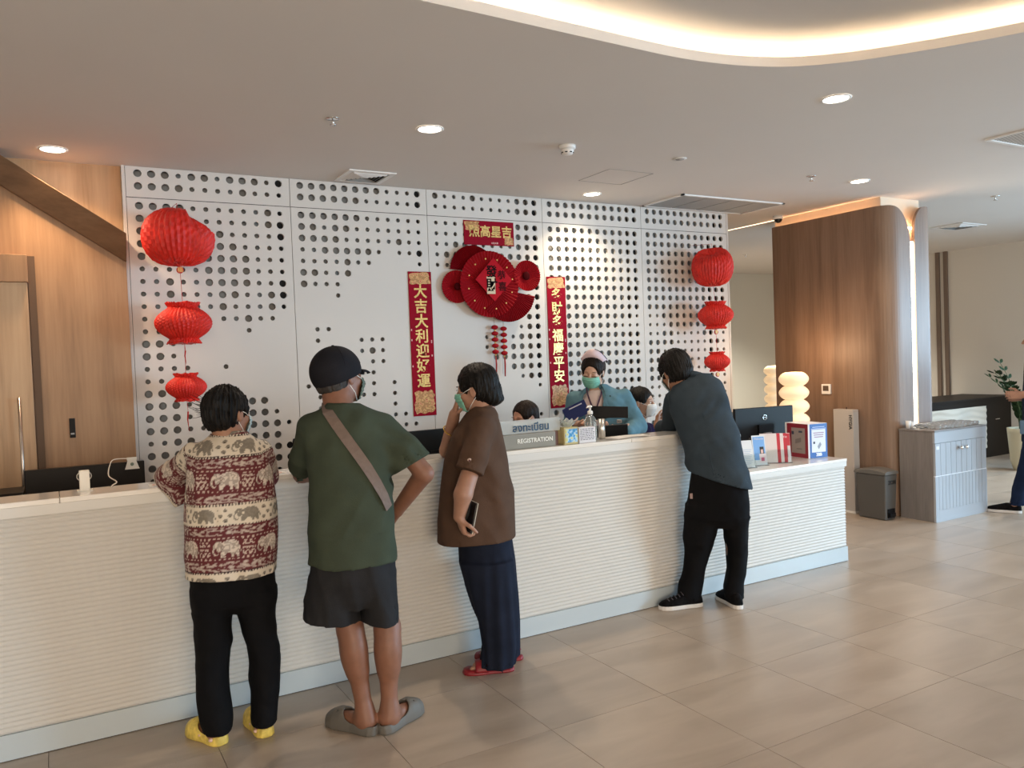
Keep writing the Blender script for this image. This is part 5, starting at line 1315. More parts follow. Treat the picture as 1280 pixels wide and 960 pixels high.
hand(V, wrR, g.vd*.75-g.rt*.35-g.up*.55, -g.rt*.9-g.vd*.2, g.up, curl=(.5,)*4, s=.98)
v, f = V.mesh(1); body = vox_obj('body', v, f, SK2, T)
# t-shirt
SHG = fabric('green_cotton', (.050, .063, .044), .9, .07)
V = Vox((.62, 2.9, .60), (1.62, 3.75, 1.45), .0068)
rows = [g.row(y, l, r, d, b) for y, l, r, d, b in ((504, 414, 446, .0, .065), (510, 402, 458, .0, .085), (518, 388, 480, .0, .105), (533, 376, 488, .0, .125), (560, 382, 490, 0, .14), (600, 388, 491, 0, .145), (640, 387, 494, 0, .145), (672, 385, 495, 0, .15), (702, 384, 496, 0, .155))]
V.loft(rows, g.rt, g.vd, .02, n=2.25)
mm = g.m()
V.cone(J(388, 535, .0), J(381, 570, .10), 17*mm, 17*mm, .02, w=g.vd, q=1.25); V.cone(J(381, 570, .10), J(377, 586, .20), 17*mm, 17.5*mm, .02)
V.cone(J(478, 534, .0), J(504, 565, -.02), 17*mm, 22*mm, .05); V.cone(J(505, 565, -.02), J(521, 585, -.03), 22*mm, 25*mm, .03)
cR = J(519, 578, -.03); nR = (J(528, 590, -.03)-J(492, 530, 0)); nR /= np.linalg.norm(nR)
cL = J(378, 582, .18); nL = J(374, 605, .32)-J(390, 545, .0); nL /= np.linalg.norm(nL)
wv = J(440, 600)
def dfold(x, y, z):
    u = (x-wv[0])*g.rt[0]+(y-wv[1])*g.rt[1]
    low = np.clip((1.22-z)/.5, 0, 1)
    return -.0065*low*ridge(u*8+z*2.2, y*1.5, z*1.7, 31)-.004*ridge(u*9-z*6, y*3, z*4, 33)*(z > .85)-.010*low*vnoise(u*13+z*3.0, y*2, z*2.6, 3)-.008*vnoise(u*16-z*9, y*5, z*6+x*4, 8)-.0035*np.sin((u*.8+z*1.1)*62+4*vnoise(x*5, y*5, z*5, 2))*np.clip((u-.06)/.12, 0, 1)*(z > .95)
V.displace(dfold)
V.cuff(cR, nR, .13); V.cuff(cL, nL, .085); zb = J(440, 696)[2]
hz = lambda X, Y: zb+.012*np.sin(X*9)+.0
V.hollow_near(.010, lambda X, Y, Z: Z-(zb+.05)+0*X)
v, f = V.mesh(1); vox_obj('t_shirt', v, f, SHG, T)
# collar rib
cb = MB(); cc = J(430, 508, .0); cb.tube([cc+g.rt*.060*math.cos(a)+g.vd*(.062*math.sin(a)+.005)+g.up*(.004+.012*-math.sin(a)*.5) for a in np.linspace(0, 2*PI, 33)], .006, 8, cap=False); cb.build('collar', SHG, T)
# strap: ribbon lying on the back from left shoulder to right waist
STR = mat('taupe_webbing', (.17, .125, .105), .8, noise=(60, .08, .3))
def ribbon(pts, nrm, w, th, m, name, parent):
    b = MB(); rings = []
    for i, p in enumerate(pts):
        t = pts[min(i+1, len(pts)-1)]-pts[max(i-1, 0)]; t /= np.linalg.norm(t); n_ = nrm[i]-t*(nrm[i]@t); n_ /= np.linalg.norm(n_); s_ = np.cross(t, n_)
        rings.append([p+s_*w/2, p+s_*w/2+n_*th, p-s_*w/2+n_*th, p-s_*w/2])
    b.loft(rings, smooth=False); return b.build(name, m, parent)
def torso_front(gf, rows, px_, py_, off=.004, n=2.25, side=-1):
    """point on the garment surface facing the viewer at the given image place"""
    z = gf.J(px_, py_, 0)[2]; A = np.array(sorted(rows)); cx, cy, a, b = [np.interp(z, A[:, 0], A[:, i]) for i in range(1, 5)]
    for _ in range(3):
        p = gf.J(px_, py_, (np.array([cx, cy, 0])-gf.O)@gf.vd-b*.8); u = np.clip(((p-np.array([cx, cy, 0]))@gf.rt)/a, -.98, .98)
    dp = b*(1-abs(u)**n)**(1/n); q = np.array([cx, cy, 0])+gf.rt*u*a+side*gf.vd*(dp+off); q[2] = z
    nn = gf.rt*np.sign(u)*abs(u)**(n-1)/a+side*gf.vd*(dp/b)**(n-1)/b; return q, nn/np.linalg.norm(nn)
pp = [(404, 508), (410, 514), (420, 527), (432, 543), (445, 560), (458, 578), (470, 597), (480, 615), (486, 630)]
Q = [torso_front(g, rows, a, b, .010) for a, b in pp]
P0 = [q[0] for q in Q]; N0 = [q[1] for q in Q]
N0[0] = (g.up-g.vd*.3); N0[1] = (g.up*.6-g.vd*.8)
over = [P0[0]+g.vd*.05+g.up*.012, P0[0]+g.vd*.13-g.up*.02]
ribbon([over[1], over[0]]+P0, [g.up+g.vd, g.up]+N0, .042, .003, STR, 'shoulder_strap', T)
# shorts
SHO = fabric('charcoal_shorts', (.022, .022, .024), .8, .08)
V = Vox((.72, 2.9, .35), (1.45, 3.6, .86), .007)
V.loft([g.row(y, l, r, d, b) for y, l, r, d, b in ((685, 394, 490, 0, .135), (700, 387, 495, 0, .145), (720, 384, 498, 0, .15), (744, 383, 499, 0, .13), (756, 388, 494, 0, .11))], g.rt, g.vd, .02)
V.loft([g.row(y, l, r, d, b) for y, l, r, d, b in ((715, 386, 440, 0, .12), (740, 384, 447, 0, .125), (760, 383, 449, 0, .125), (777, 382, 449, 0, .125))], g.rt, g.vd, .012)
V.loft([g.row(y, l, r, d, b) for y, l, r, d, b in ((715, 442, 497, 0, .12), (740, 448, 499, 0, .125), (760, 451, 499, 0, .125), (780, 452, 498, 0, .125))], g.rt, g.vd, .008)
V.displace(lambda x, y, z: -.005*ridge((x*g.rt[0]+y*g.rt[1])*9+z*2, y, z*3, 12)-.008*vnoise(((x*g.rt[0]+y*g.rt[1]))*20+z*5, z*4, y*3, 5)-.003*vnoise(x*45, z*12, y*20, 9))
zs_ = J(440, 775)[2]; V.cut(J(415, 773), -g.up-g.rt*.12); V.hollow_near(.010, lambda X, Y, Z: Z-(zs_+.06)+0*X)
v, f = V.mesh(1); vox_obj('shorts', v, f, SHO, T)
# cap
CAPM = fabric('black_cap_cotton', (.014, .014, .018), .8, .12)
V = Vox(hc-.17, hc+.20, .0045)
V.ell(hd.P(-.016, 0, .024), (.116, .096, .106), hd.R, .01); V.cut(hd.P(0, 0, -.010), -hd.u+hd.f*.28); 
v, f = V.mesh(1); cap = vox_obj('cap', v, f, CAPM, T)
cm = MB(); rings = []
for i in range(9):
    q = i/8; a_ = .082+.066*q; w_ = .072*math.sqrt(max(.02, 1-q**2.4)); r_ = []
    for j in range(11):
        t = -1+2*j/10; r_.append(hd.P(a_-.012*t*t*(1-q), w_*t, .026-.010*q-.016*t*t))
    rings.append(r_)
cm.loft(rings, cap=False, closed=False); o = cm.build('brim', CAPM, cap); md = o.modifiers.new('thickness', 'SOLIDIFY'); md.thickness = .004
MB().sphere(hd.P(-.016, 0, .131), (.007, .007, .004), 10, 6).build('button', CAPM, cap)
for k in range(6):
    a = k*PI/3+.3; MB().tube([hd.P(-.016+.1165*math.sin(q)*math.cos(a), .0965*math.sin(q)*math.sin(a), .024+.1065*math.cos(q)) for q in np.linspace(.05, 1.35, 14)], .0011, 5).build('seam', CAPM, cap)
hd.hair(T, mat('grey_black_hair', (.035, .03, .027), .6, noise=(70, .4, .5)), vol=.955, nape=-.050, h=.0042)
hd.face_parts(T); hd.mask(T, mat('mask_shaded', (.10, .13, .10), .7))  # mask green darkened, the shade on it is part of the colour
for nm, a_, an in (('left', aL, math.radians(118)), ('right', aR, math.radians(32))):
    d_ = np.array([math.cos(an), math.sin(an), 0]); hl = np.array([a_[0], a_[1], 0])-d_*.062
    shoe(T, hl, an, 'clog', [mat('clog_grey', (.125, .115, .10), .6)], L=.275, name='clog')
# ---------------- woman in the elephant print shirt
g = Fig(.595, 3.45); J = g.J; mm = g.m()
T = thing('person', (.595, 3.45, 0), 'woman with short black hair in a maroon and cream elephant print shirt and black trousers', 'person', 'visitors at the counter')
hc = J(285, 517, .03); hd = Head(hc, g.rt*.72+g.vd*.68-g.up*.05, g.up+g.vd*.05, .93)
shL, shR = J(248, 570, .03), J(322, 570, .03); elL, elR = J(211, 598, .26), J(336, 597, .26); wrL, wrR = J(262, 586, .43), J(300, 584, .43)
hipL, hipR = J(268, 718, 0), J(316, 718, 0); kL, kR = J(267, 825, .01), J(331, 825, .01); aL, aR = J(270, 912, -.0), J(329, 902, .0)
V = Vox((.2, 3.1, -.02), (1.15, 4.15, 1.56), .0085, [(hc-.13, hc+.13), (wrL-.1, wrL+.12), (wrR-.1, wrR+.12)], .0042)
V.loft([g.row(y, l, r, d, b) for y, l, r, d, b in ((556, 262, 312, .01, .06), (570, 248, 324, .01, .08), (600, 243, 330, 0, .10), (650, 242, 334, 0, .115), (700, 244, 336, 0, .12), (735, 250, 332, 0, .11))], g.rt, g.vd, .03)
hd.skin(V, J(286, 562, .02), .052)
for a, b, w in ((shL, elL, wrL), (shR, elR, wrR)): V.cone(a, b, .034, .034, .02); V.cone(b, w, .034, .026, .01)
for h_, k_, a_ in ((hipL, kL, aL), (hipR, kR, aR)):
    V.cone(h_, k_, .068, .042, .02); V.cone(k_, a_, .042, .028, .02)
angs = (math.radians(112), math.radians(92))
for a_, an in ((aL, angs[0]), (aR, angs[1])):
    dd = np.array([math.cos(an), math.sin(an), 0]); V.ell(np.array([a_[0], a_[1], .045])-dd*.012, (.030, .030, .028), None, .02)
    V.cone(np.array([a_[0], a_[1], .045]), np.array([a_[0], a_[1], .032])+dd*.12, .030, .022, .03); V.cone(a_, np.array([a_[0], a_[1], .05]), .029, .029, .03)
hand(V, wrL, g.rt*.8+g.vd*.6, -g.up, g.vd-g.rt*.3, s=.88); hand(V, wrR, -g.rt*.6+g.vd*.8, -g.up, g.vd*.5+g.rt, s=.88)
v, f = V.mesh(1); vox_obj('body', v, f, SK1, T)
# print: bands of elephants, painted as colour on a dense mesh
EL = ["..............XXXXXXXX......", "....XXXXX..XXXXXXXXXXXXX....", "...XXXXXXXXXXXXXXXXXXXXXX...", "..XXXoXXXXXXXXXXXXXXXXXXXX..", ".XXXXXXXXooXXXXXXXXXXXXXXX..", ".XXXXXXXoXXoXXXXXXXXXXXXXXX.", ".XX.XXXXXooXXXXXXXXXXXXXXXX.", "XX..XXXXXXXXXXXXXXXXXXXXXXX.", "XX...XXX.XXXXXXXXXXXXXXXXX.X", "XX......XXXXXXXXXXXXXXXXXX.X", ".XX..X..XXXXXX...XXXXXXXXX..", "..XXX...XXXXX.....XXX.XXXX..", "........XXXX......XXX..XXX..", "........XXXX......XXX..XXX.."]
ELA = np.array([[{'.': 0, 'X': 1, 'o': 2}[c] for c in r] for r in EL])
MAR, CRE, GRY, DK = np.array([.105, .010, .014]), np.array([.66, .58, .47]), np.array([.22, .19, .15]), np.array([.03, .012, .012])
def elephant_print(U, Zd):
    """U along the cloth, Zd distance below the collar line, both in metres"""
    U = U/1.29; Zd = Zd/1.155; n = len(U); col = np.tile(MAR, (n, 1)); P_ = .232; z = np.mod(Zd, P_)
    hsh = lambda a, b: (np.sin(a*127.1+b*311.7)*43758.5453) % 1.0
    def spr(u0, z0, w, h, flip, base, fill, dot):
        u = np.mod(U+u0, .118)/w; q = (z-z0)/h; m = (u >= 0) & (u < 1) & (q >= 0) & (q < 1)
        i = np.clip((q*len(EL)).astype(int), 0, len(EL)-1); j = np.clip((u*28).astype(int), 0, 27); j = 27-j if flip else j
        t = ELA[i, j]; k = m & (t == 1); tex = vnoise(U*260, Zd*260, U*0, 4); col[k] = np.where((tex[k] > .05)[:, None], fill, fill*.55+base*.1)
        k = m & (t == 2); col[k] = dot
    # cream band 0 .. .062
    cb_ = z < .066; col[cb_] = CRE
    # rosettes and hearts between elephants
    def dots(z0, z1, pu, pz, r, c, off=0.0, ring=False):
        a = np.floor((z-z0)/pz); u = np.mod(U+off+.5*pu*np.mod(a, 2), pu)-pu/2; w = z-z0-(a+.5)*pz; d = np.hypot(u, w); m = (z > z0) & (z < z1) & (d < r)
        if ring: m &= d > r*.45
        col[m] = c
    dots(.008, .060, .026, .017, .0062, GRY)
    dots(.012, .058, .026, .017, .0022, DK)
    e = (np.mod(U+.112, .118) < .078) & (z > .008) & (z < .060); col[e] = CRE
    spr(.110, .010, .072, .048, False, CRE, GRY*1.05, CRE)
    # dotted edges
    for ze in (.0665, .2290):
        b = np.abs(z-ze) < .0035; col[b] = DK; k = b & (np.mod(U, .0085) < .0045) & (np.abs(z-ze) < .0022); col[k] = CRE
    # paisley scroll bands
    for z0, z1 in ((.070, .104), (.190, .226)):
        b = (z > z0) & (z < z1); sc = np.sin(U*140+3*np.sin(z*160))*np.cos(z*210+2*np.sin(U*90)); nn = vnoise(U*170, Zd*170, U*0, 9)
        k = b & (sc+.7*nn > -.05); col[k] = np.array([.36, .27, .24]); k = b & (sc+.7*nn > .62); col[k] = np.array([.50, .42, .36])
        k = b & ((z-z0 < .003) | (z1-z < .003)); col[k] = MAR
    dots(.106, .188, .0125, .0115, .0034, np.array([.50, .40, .34]))
    dots(.126, .172, .0155, .0150, .0048, np.array([.52, .42, .36]), .003, True)
    w = (np.mod(U+.055, .118) < .086) & (z > .112) & (z < .182); col[w] = MAR
    spr(.050, .116, .078, .062, False, MAR, np.array([.62, .53, .45]), np.array([.25, .18, .15]))
    return col
PRM = bpy.data.materials.new('elephant_print_cloth'); PRM.use_nodes = True; nt = PRM.node_tree; at_ = nt.nodes.new('ShaderNodeVertexColor'); at_.layer_name = 'print'
nt.links.new(at_.outputs['Color'], nt.nodes['Principled BSDF'].inputs['Base Color']); nt.nodes['Principled BSDF'].inputs['Roughness'].default_value = .75
def shirt1_rows():
    return [g.row(y, l, r, d, b) for y, l, r, d, b in ((540, 265, 309, .03, .060), (548, 258, 316, .02, .075), (556, 243, 326, .02, .10), (568, 236, 336, .01, .115), (590, 234, 340, .01, .125), (630, 230, 344, 0, .135), (670, 230, 346, 0, .14), (718, 233, 347, 0, .145), (728, 233, 347, 0, .145))]
V = Vox((.22, 3.15, .62), (1.0, 3.95, 1.33), .0046)
rows = shirt1_rows(); V.loft(rows, g.rt, g.vd, .015, n=2.35)
m1 = g.m()
V.cone(J(243, 568, .03), J(213, 597, .22), 15*m1, 18*m1, .025); V.cone(J(213, 597, .22), J(226, 622, .20), 17.5*m1, 12.5*m1, .015); V.cone(J(214, 597, .22), J(240, 596, .30), 17*m1, 15*m1, .015)
V.cone(J(327, 566, .03), J(331, 595, .20), 14*m1, 16.5*m1, .02); V.cone(J(331, 595, .20), J(322, 600, .28), 16*m1, 15*m1, .02)
o0 = J(288, 600)
V.displace(lambda x, y, z: -.0045*ridge(((x-o0[0])*g.rt[0]+(y-o0[1])*g.rt[1])*8, y*2, z*2.2, 41)-.007*vnoise(((x-o0[0])*g.rt[0]+(y-o0[1])*g.rt[1])*16, z*3.2, y*4, 3)-.004*vnoise(x*30, y*30, z*14, 7))
V.cuff(J(229, 630, .20), J(229, 630, .20)-J(213, 597, .22), .06, .008, .02)
zb = J(288, 716)[2]; V.cut(J(288, 716), -g.up-g.rt*.02); V.hollow_near(.008, lambda X, Y, Z: Z-(zb+.05)+0*X)
v, f = V.mesh(1)
A = np.array(sorted(rows)); ztop = J(288, 544.5)[2]
def paint(Vt):
    cx, cy, a, b = [np.interp(Vt[:, 2], A[:, 0], A[:, i]) for i in range(1, 5)]
    u = ((Vt[:, 0]-cx)*g.rt[0]+(Vt[:, 1]-cy)*g.rt[1]); w = ((Vt[:, 0]-cx)*g.vd[0]+(Vt[:, 1]-cy)*g.vd[1])
    th = np.arctan2(u/a, -w/b); U = th*(a*.62+b*.30)*1.06
    Zd = ztop-Vt[:, 2]-.020*np.cos(u/.20*1.2)*0+.03*np.clip((np.abs(u)-.12)/.1, 0, 1)*(Vt[:, 2] > 1.1)
    sl = (u < -.165) & (Vt[:, 2] > .93); d1 = J(243, 568, .03); ax_ = J(213, 602, .22)-d1; L_ = np.linalg.norm(ax_); ax_ /= L_
    s_ = (Vt-d1)@ax_; side = np.cross(ax_, g.vd); side /= np.linalg.norm(side)
    U = np.where(sl, (Vt-d1)@side*1.2+(Vt-d1)@g.vd*.6, U); Zd = np.where(sl, s_+.01, Zd)
    return elephant_print(U, Zd)
# refine the cloth so that the print keeps its detail
me_o = vox_obj('printed_shirt', v, f, PRM, T, None, paint)
# collar
cb = MB(); cc = J(287, 546, .02); rings = []
for zz, rr in ((-.012, 1.10), (.018, 1.0), (.020, 1.04), (-.014, 1.20)):
    rings.append([cc+g.rt*.068*rr*math.cos(a)+g.vd*(.062*rr*math.sin(a)+.012)+g.up*(zz-.006*math.sin(a)) for a in np.linspace(0, 2*PI, 60, endpoint=False)])
cb.loft(rings+[rings[0]], cap=False); co = cb.build('shirt_collar', PRM, T)
P_ = np.array([list(q.co) for q in co.data.vertices])+ORG[T.name]; ca_ = co.data.color_attributes.new('print', 'FLOAT_COLOR', 'POINT')
an = np.arctan2((P_-cc)@g.vd, (P_-cc)@g.rt)*.07; cc_ = elephant_print(an+.02, (P_[:, 2]-cc[2])+.02); ca_.data.foreach_set('color', np.concatenate([cc_, np.ones((len(P_), 1))], 1).astype(np.float32).ravel())
# trousers
TRB = fabric('black_trousers', (.006, .006, .007), .85, .1)
def trousers(name, gg, rows_hip, legs, m, parent, bb, h=.0075, disp=None, hem=True):
    V = Vox(*bb, h)
    V.loft([gg.row(*r) for r in rows_hip], gg.rt, gg.vd, .02)
    for L_ in legs:
        rr = [gg.row(*r) for r in L_]; V.loft(rr, gg.rt, gg.vd, .02, n=2.1)
    V.displace(disp or (lambda x, y, z: -.005*ridge(x*7, y*7, z*6, 51)*(z < .55)-.004*vnoise(x*14, y*14, z*9, 5)-.003*vnoise(x*28, y*28, z*22, 9)))
    if hem:
        for L_ in legs:
            r = sorted(gg.row(*r) for r in L_)[0]; V.cuff((r[1], r[2], r[0]+.006), (0, 0, -1), .10, .008, .03)
    v, f = V.mesh(1); return vox_obj(name, v, f, m, parent)
trousers('trousers', g, [(y, l, r, 0, b) for y, l, r, b in ((690, 240, 340, .11), (712, 238, 344, .12), (735, 237, 346, .12), (752, 239, 346, .11), (764, 248, 338, .06))],
  [[(735, 238, 290, 0, .10), (765, 241, 291, 0, .10), (800, 244, 290, 0, .09), (835, 245, 287, .01, .08), (870, 247, 289, .005, .075), (895, 250, 290, 0, .075), (915, 254, 289, 0, .075)],
   [(735, 294, 346, 0, .10), (765, 297, 347, 0, .10), (800, 307, 347, 0, .09), (830, 312, 350, .01, .08), (865, 313, 350, .005, .075), (890, 313, 347, 0, .07), (905, 315, 345, 0, .07)]], TRB, T, ((.3, 3.15, .02), (1.0, 3.8, .85)))
hd.hair(T, HAIR, vol=1.03, nape=-.074, top=.004, strand=.0075, front=(.112, -.040), fr=(.070, .078, .084))
# wisps on the left of the head
ws = MB(); rng = random.Random(4)
for k in range(16):
    a = hd.P(-.085+rng.uniform(-.02, .02), .05+rng.uniform(-.02, .02), .02+rng.uniform(-.03, .05)); dr = -g.rt+g.up*rng.uniform(-.3, .7)
    ws.tube([a, a+dr*.02, a+dr*(.035+.02*rng.random())+g.up*.004], [.0012, .001, .0004], 4)
ws.build('hair_wisps', HAIR, T, kind='stuff')
hd.face_parts(T); hd.mask(T, MASKB)
YEL = mat('shoe_yellow', (.72, .55, .12), .5, noise=(40, .25))
for a_, an in ((aL, angs[0]), (aR, angs[1])):
    d_ = np.array([math.cos(an), math.sin(an), 0]); hl = np.array([a_[0], a_[1], 0])-d_*.050
    so, O_, a1, b1 = shoe(T, hl, an, 'clog', [YEL], L=.238, name='yellow_clog')
    bl = MB()
    for q, s_ in ((.03, .042), (.06, -.042), (.11, .040), (.15, -.046)): bl.sphere(O_+a1*q+b1*s_*.88+np.array([0, 0, .028]), (.010, .010, .008), 10, 6)
    bl.build('pink_patch', mat('patch_pink', (.75, .50, .40), .5), so)

# ---------------- woman in the brown t-shirt, seen in profile
g = Fig(1.83, 3.52); J = g.J; mm = g.m()
T = thing('person', (1.83, 3.52, 0), 'woman in brown t-shirt and wide navy trousers in profile, hand raised to her green mask', 'person', 'visitors at the counter')
hc = J(595, 486, 0); hd = Head(hc, -g.rt*.96+g.vd*.28-g.up*.10, g.up-g.rt*.10, .97)
shN, shF = J(603, 540, -.12), J(598, 538, .11); elN = J(579, 618, -.245); wrN = J(574, 646, -.225); elF = J(559, 563, .20); wrF = J(568, 518, .06)
hipN, hipF = J(612, 706, -.055), J(612, 706, .055); kN, kF = J(617, 765, -.07), J(625, 765, .08); aN, aF = J(628, 826, -.06), J(640, 823, .09)
V = Vox((1.35, 3.1, -.02), (2.25, 4.05, 1.60), .0085, [(hc-.13, hc+.13), (wrN-.12, wrN+.10), (wrF-.11, wrF+.11)], .0040)
V.loft([g.row(y, l, r, d, b) for y, l, r, d, b in ((518, 590, 618, 0, .08), (535, 580, 622, 0, .09), (560, 570, 624, 0, .105), (600, 568, 628, 0, .105), (650, 566, 630, 0, .115), (690, 578, 634, 0, .12), (715, 590, 634, 0, .11))], g.rt, g.vd, .03)
hd.skin(V, J(607, 528, 0), .056)
V.cone(shN, elN, .040, .044, .02); V.cone(elN, wrN, .043, .028, .012); V.cone(shF, elF, .040, .038, .02); V.cone(elF, wrF, .041, .028, .012)
for h_, k_, a_ in ((hipN, kN, aN), (hipF, kF, aF)): V.cone(h_, k_, .055, .046, .02); V.cone(k_, a_, .046, .032, .02)
ft = []
for a_, an in ((aN, math.atan2(-g.rt[1], -g.rt[0])+.05), (aF, math.atan2(-g.rt[1], -g.rt[0])-.25)):
    dd = np.array([math.cos(an), math.sin(an), 0]); ft.append((a_, an, dd)); V.ell(np.array([a_[0], a_[1], .050]), (.031, .031, .028), None, .02)
    V.cone(np.array([a_[0], a_[1], .048]), np.array([a_[0], a_[1], .034])+dd*.125, .032, .022, .03, w=g.vd, q=1.2); V.cone(a_, np.array([a_[0], a_[1], .05]), .030, .030, .03)
    for q in range(5): V.cone(np.array([a_[0], a_[1], .034])+dd*.12+np.cross(g.up, dd)*(.024-.012*q), np.array([a_[0], a_[1], .032])+dd*(.155-.006*q)+np.cross(g.up, dd)*(.028-.014*q), .011, .009, .004)
hand(V, wrN, J(579, 664, -.215)-wrN, g.vd*.3+g.rt*.95, -g.rt*.5-g.vd*.8, curl=(.75, .85, .9, .95), s=.93, thumb=.6)
tg = hd.P(.105, .0, -.045)
hand(V, wrF, J(573, 496, .02)-wrF, g.rt+g.vd*-.1, g.vd*-.8+g.rt*.3, curl=(.25, .28, .32, .4), s=.90, thumb=.4)
v, f = V.mesh(1); vox_obj('body', v, f, SK3, T)
BRS = fabric('brown_cotton', (.088, .052, .036), .9, .08)
V = Vox((1.4, 3.15, .58), (2.15, 3.95, 1.36), .0065)
rows = [g.row(y, l, r, d, b) for y, l, r, d, b in ((507, 592, 617, .0, .070), (512, 587, 622, 0, .095), (524, 576, 627, 0, .145), (545, 562, 631, 0, .155), (570, 553, 635, 0, .150), (600, 551, 639, 0, .15), (630, 548, 641, 0, .16), (672, 545, 643, 0, .17), (684, 545, 643, 0, .17))]
V.loft(rows, g.rt, g.vd, .02, n=2.2)
V.cone(J(604, 535, -.12), J(592, 572, -.20), 16.5*mm, 16*mm, .03); V.cone(J(592, 572, -.20), J(586.5, 590, -.223), 16*mm, 17.5*mm, .012)
V.cone(J(598, 536, .13), J(572, 560, .20), 16*mm, 16*mm, .03)
wv = J(600, 600)
V.displace(lambda x, y, z: -.0065*ridge(((x-wv[0])*g.rt[0]+(y-wv[1])*g.rt[1])*8+z*3.2, y*2, z*1.8, 21)-.009*vnoise(((x-wv[0])*g.rt[0]+(y-wv[1])*g.rt[1])*16+z*4, z*2.6, y*6, 6)-.004*np.sin(((x-wv[0])*g.rt[0]+(y-wv[1])*g.rt[1]+z*.55)*70+5*vnoise(x*4, y*4, z*4, 3))*np.clip((((x-wv[0])*g.rt[0]+(y-wv[1])*g.rt[1])-.0)/.10, 0, 1)*(z > .85)*(z < 1.25))
V.cuff(J(586.5, 590, -.223), J(583, 600, -.235)-J(592, 572, -.20), .085, .009, .04); V.cuff(J(566, 566, .21), J(572, 560, .20)-J(598, 536, .13), .09, .009, .03)
zb = J(600, 673)[2]; V.cut(J(600, 673), -g.up+g.rt*.03); V.hollow_near(.009, lambda X, Y, Z: Z-(zb+.05)+0*X)
v, f = V.mesh(1); sh = vox_obj('t_shirt', v, f, BRS, T)
cb = MB(); cc = J(604, 509, 0); cb.tube([cc+g.rt*.060*math.cos(a)+g.vd*.066*math.sin(a)+g.up*(.012*math.cos(a)) for a in np.linspace(0, 2*PI, 33)], .006, 8, cap=False); cb.build('collar', BRS, T)
lg = MB(); p = J(587, 576, -.268); lg.sphere(p, (.012, .004, .012), 12, 8, R=np.stack([g.rt, g.vd, g.up]).T); lo_ = lg.build('sleeve_emblem', mat('emblem_pale', (.55, .42, .36), .6), T)
lg = MB(); lg.sphere(p-g.vd*.0025, (.006, .003, .006), 10, 6, R=np.stack([g.rt, g.vd, g.up]).T); lg.build('emblem_centre', mat('emblem_dark', (.12, .05, .05), .6), lo_)
NVY = fabric('navy_rib', (.012, .016, .030), .85, .15)
def pl_disp(gg, f1=95, am=.0045):
    o = gg.O
    return lambda x, y, z: -am*np.sin(np.arctan2((x-o[0])*gg.vd[0]+(y-o[1])*gg.vd[1], (x-o[0])*gg.rt[0]+(y-o[1])*gg.rt[1])*18+2.5*vnoise(x*8, y*8, z*2, 4))*np.clip(.62-z, 0, .3)/.3-.004*vnoise(x*22, y*22, z*3, 8)
trousers('wide_trousers', g, [(y, l, r, 0, b) for y, l, r, b in ((655, 572, 636, .11), (675, 573, 640, .13), (700, 574, 644, .14), (722, 580, 645, .12))],
  [[(700, 574, 642, -.07, .10), (735, 584, 646, -.07, .10), (775, 598, 648, -.07, .10), (805, 603, 649, -.065, .10), (832, 599, 643, -.06, .10)],
   [(700, 584, 643, .08, .09), (735, 594, 646, .08, .09), (775, 608, 649, .09, .09), (826, 616, 650, .10, .09)]], NVY, T, ((1.5, 3.15, .01), (2.2, 3.95, .75)), disp=pl_disp(g))
def bun(V):
    V.ell(hd.P(-.085, 0, -.050), (.045, .055, .050), hd.R, .03); V.ell(hd.P(-.112, .0, -.068), (.022, .035, .018), hd.R, .015)
hd.hair(T, HAIR, vol=1.04, nape=-.086, top=.006, strand=.005, extra=bun, front=(.116, -.026), fr=(.070, .078, .092))
hd.face_parts(T); hd.mask(T, MASKG)
# bracelet, phone
br = MB(); bc = wrF+(elF-wrF)*.45; ax_ = (elF-wrF)/np.linalg.norm(elF-wrF); s1 = np.cross(ax_, g.up); s1 /= np.linalg.norm(s1); s2 = np.cross(ax_, s1)
br.tube([bc+(s1*math.cos(a)+s2*math.sin(a))*.040+ax_*.012*math.cos(a) for a in np.linspace(0, 2*PI, 33)], .0032, 8, cap=False); br.build('gold_bracelet', mat('gold', (.85, .55, .12), .2, 1.0), T)
ph = thing('phone', tuple(J(586, 648, -.225)), 'black phone with white case held in the left hand of the woman in brown', 'phone')
pc = J(588, 646, -.222); az = g.up*.97+g.rt*.22; az /= np.linalg.norm(az); ay = g.rt*.85+g.vd*.5; ay = ay-az*(ay@az); ay /= np.linalg.norm(ay); ax = np.cross(ay, az)
MB().obox(pc, ax*.036, ay*.0045, az*.072).build('phone_body', mat('phone_black', (.01, .01, .012), .15), ph, bevel=.004)
MB().obox(pc+ay*.006, ax*.038, ay*.0016, az*.074).build('phone_case', mat('case_white', (.65, .62, .56), .4), ph, bevel=.002)
MB().obox(pc+ay*.010+az*.04+ax*.015, ax*.010, ay*.004, az*.012).build('camera_bump', mat('case_white', (.65, .62, .56), .4), ph, bevel=.002)
RSD = mat('sandal_red', (.24, .014, .022), .45)
for (a_, an, dd) in ft:
    hl = np.array([a_[0], a_[1], 0])-dd*.055; so, O_, a1, b1 = shoe(T, hl, an, 'sandal', [RSD], L=.252, name='sandal')
    st = MB(); rings = []
    for q in np.linspace(.125, .19, 6): rings.append([O_+a1*q+b1*.052*math.cos(t)+g.up*(.016+.055*math.sin(t)*(1-(q-.125)*3)) for t in np.linspace(0, PI, 15)])
    st.loft(rings, cap=False, closed=False); o = st.build('strap', RSD, so); md = o.modifiers.new('thickness', 'SOLIDIFY'); md.thickness = .005
    MB().tube([O_+a1*.14+b1*.040*1+g.up*.03, O_+a1*.06+b1*.040+g.up*.04, O_+a1*.01+g.up*.052, O_+a1*.06-b1*.040+g.up*.04, O_+a1*.14-b1*.04+g.up*.03], .005, 8).build('heel_strap', RSD, so)
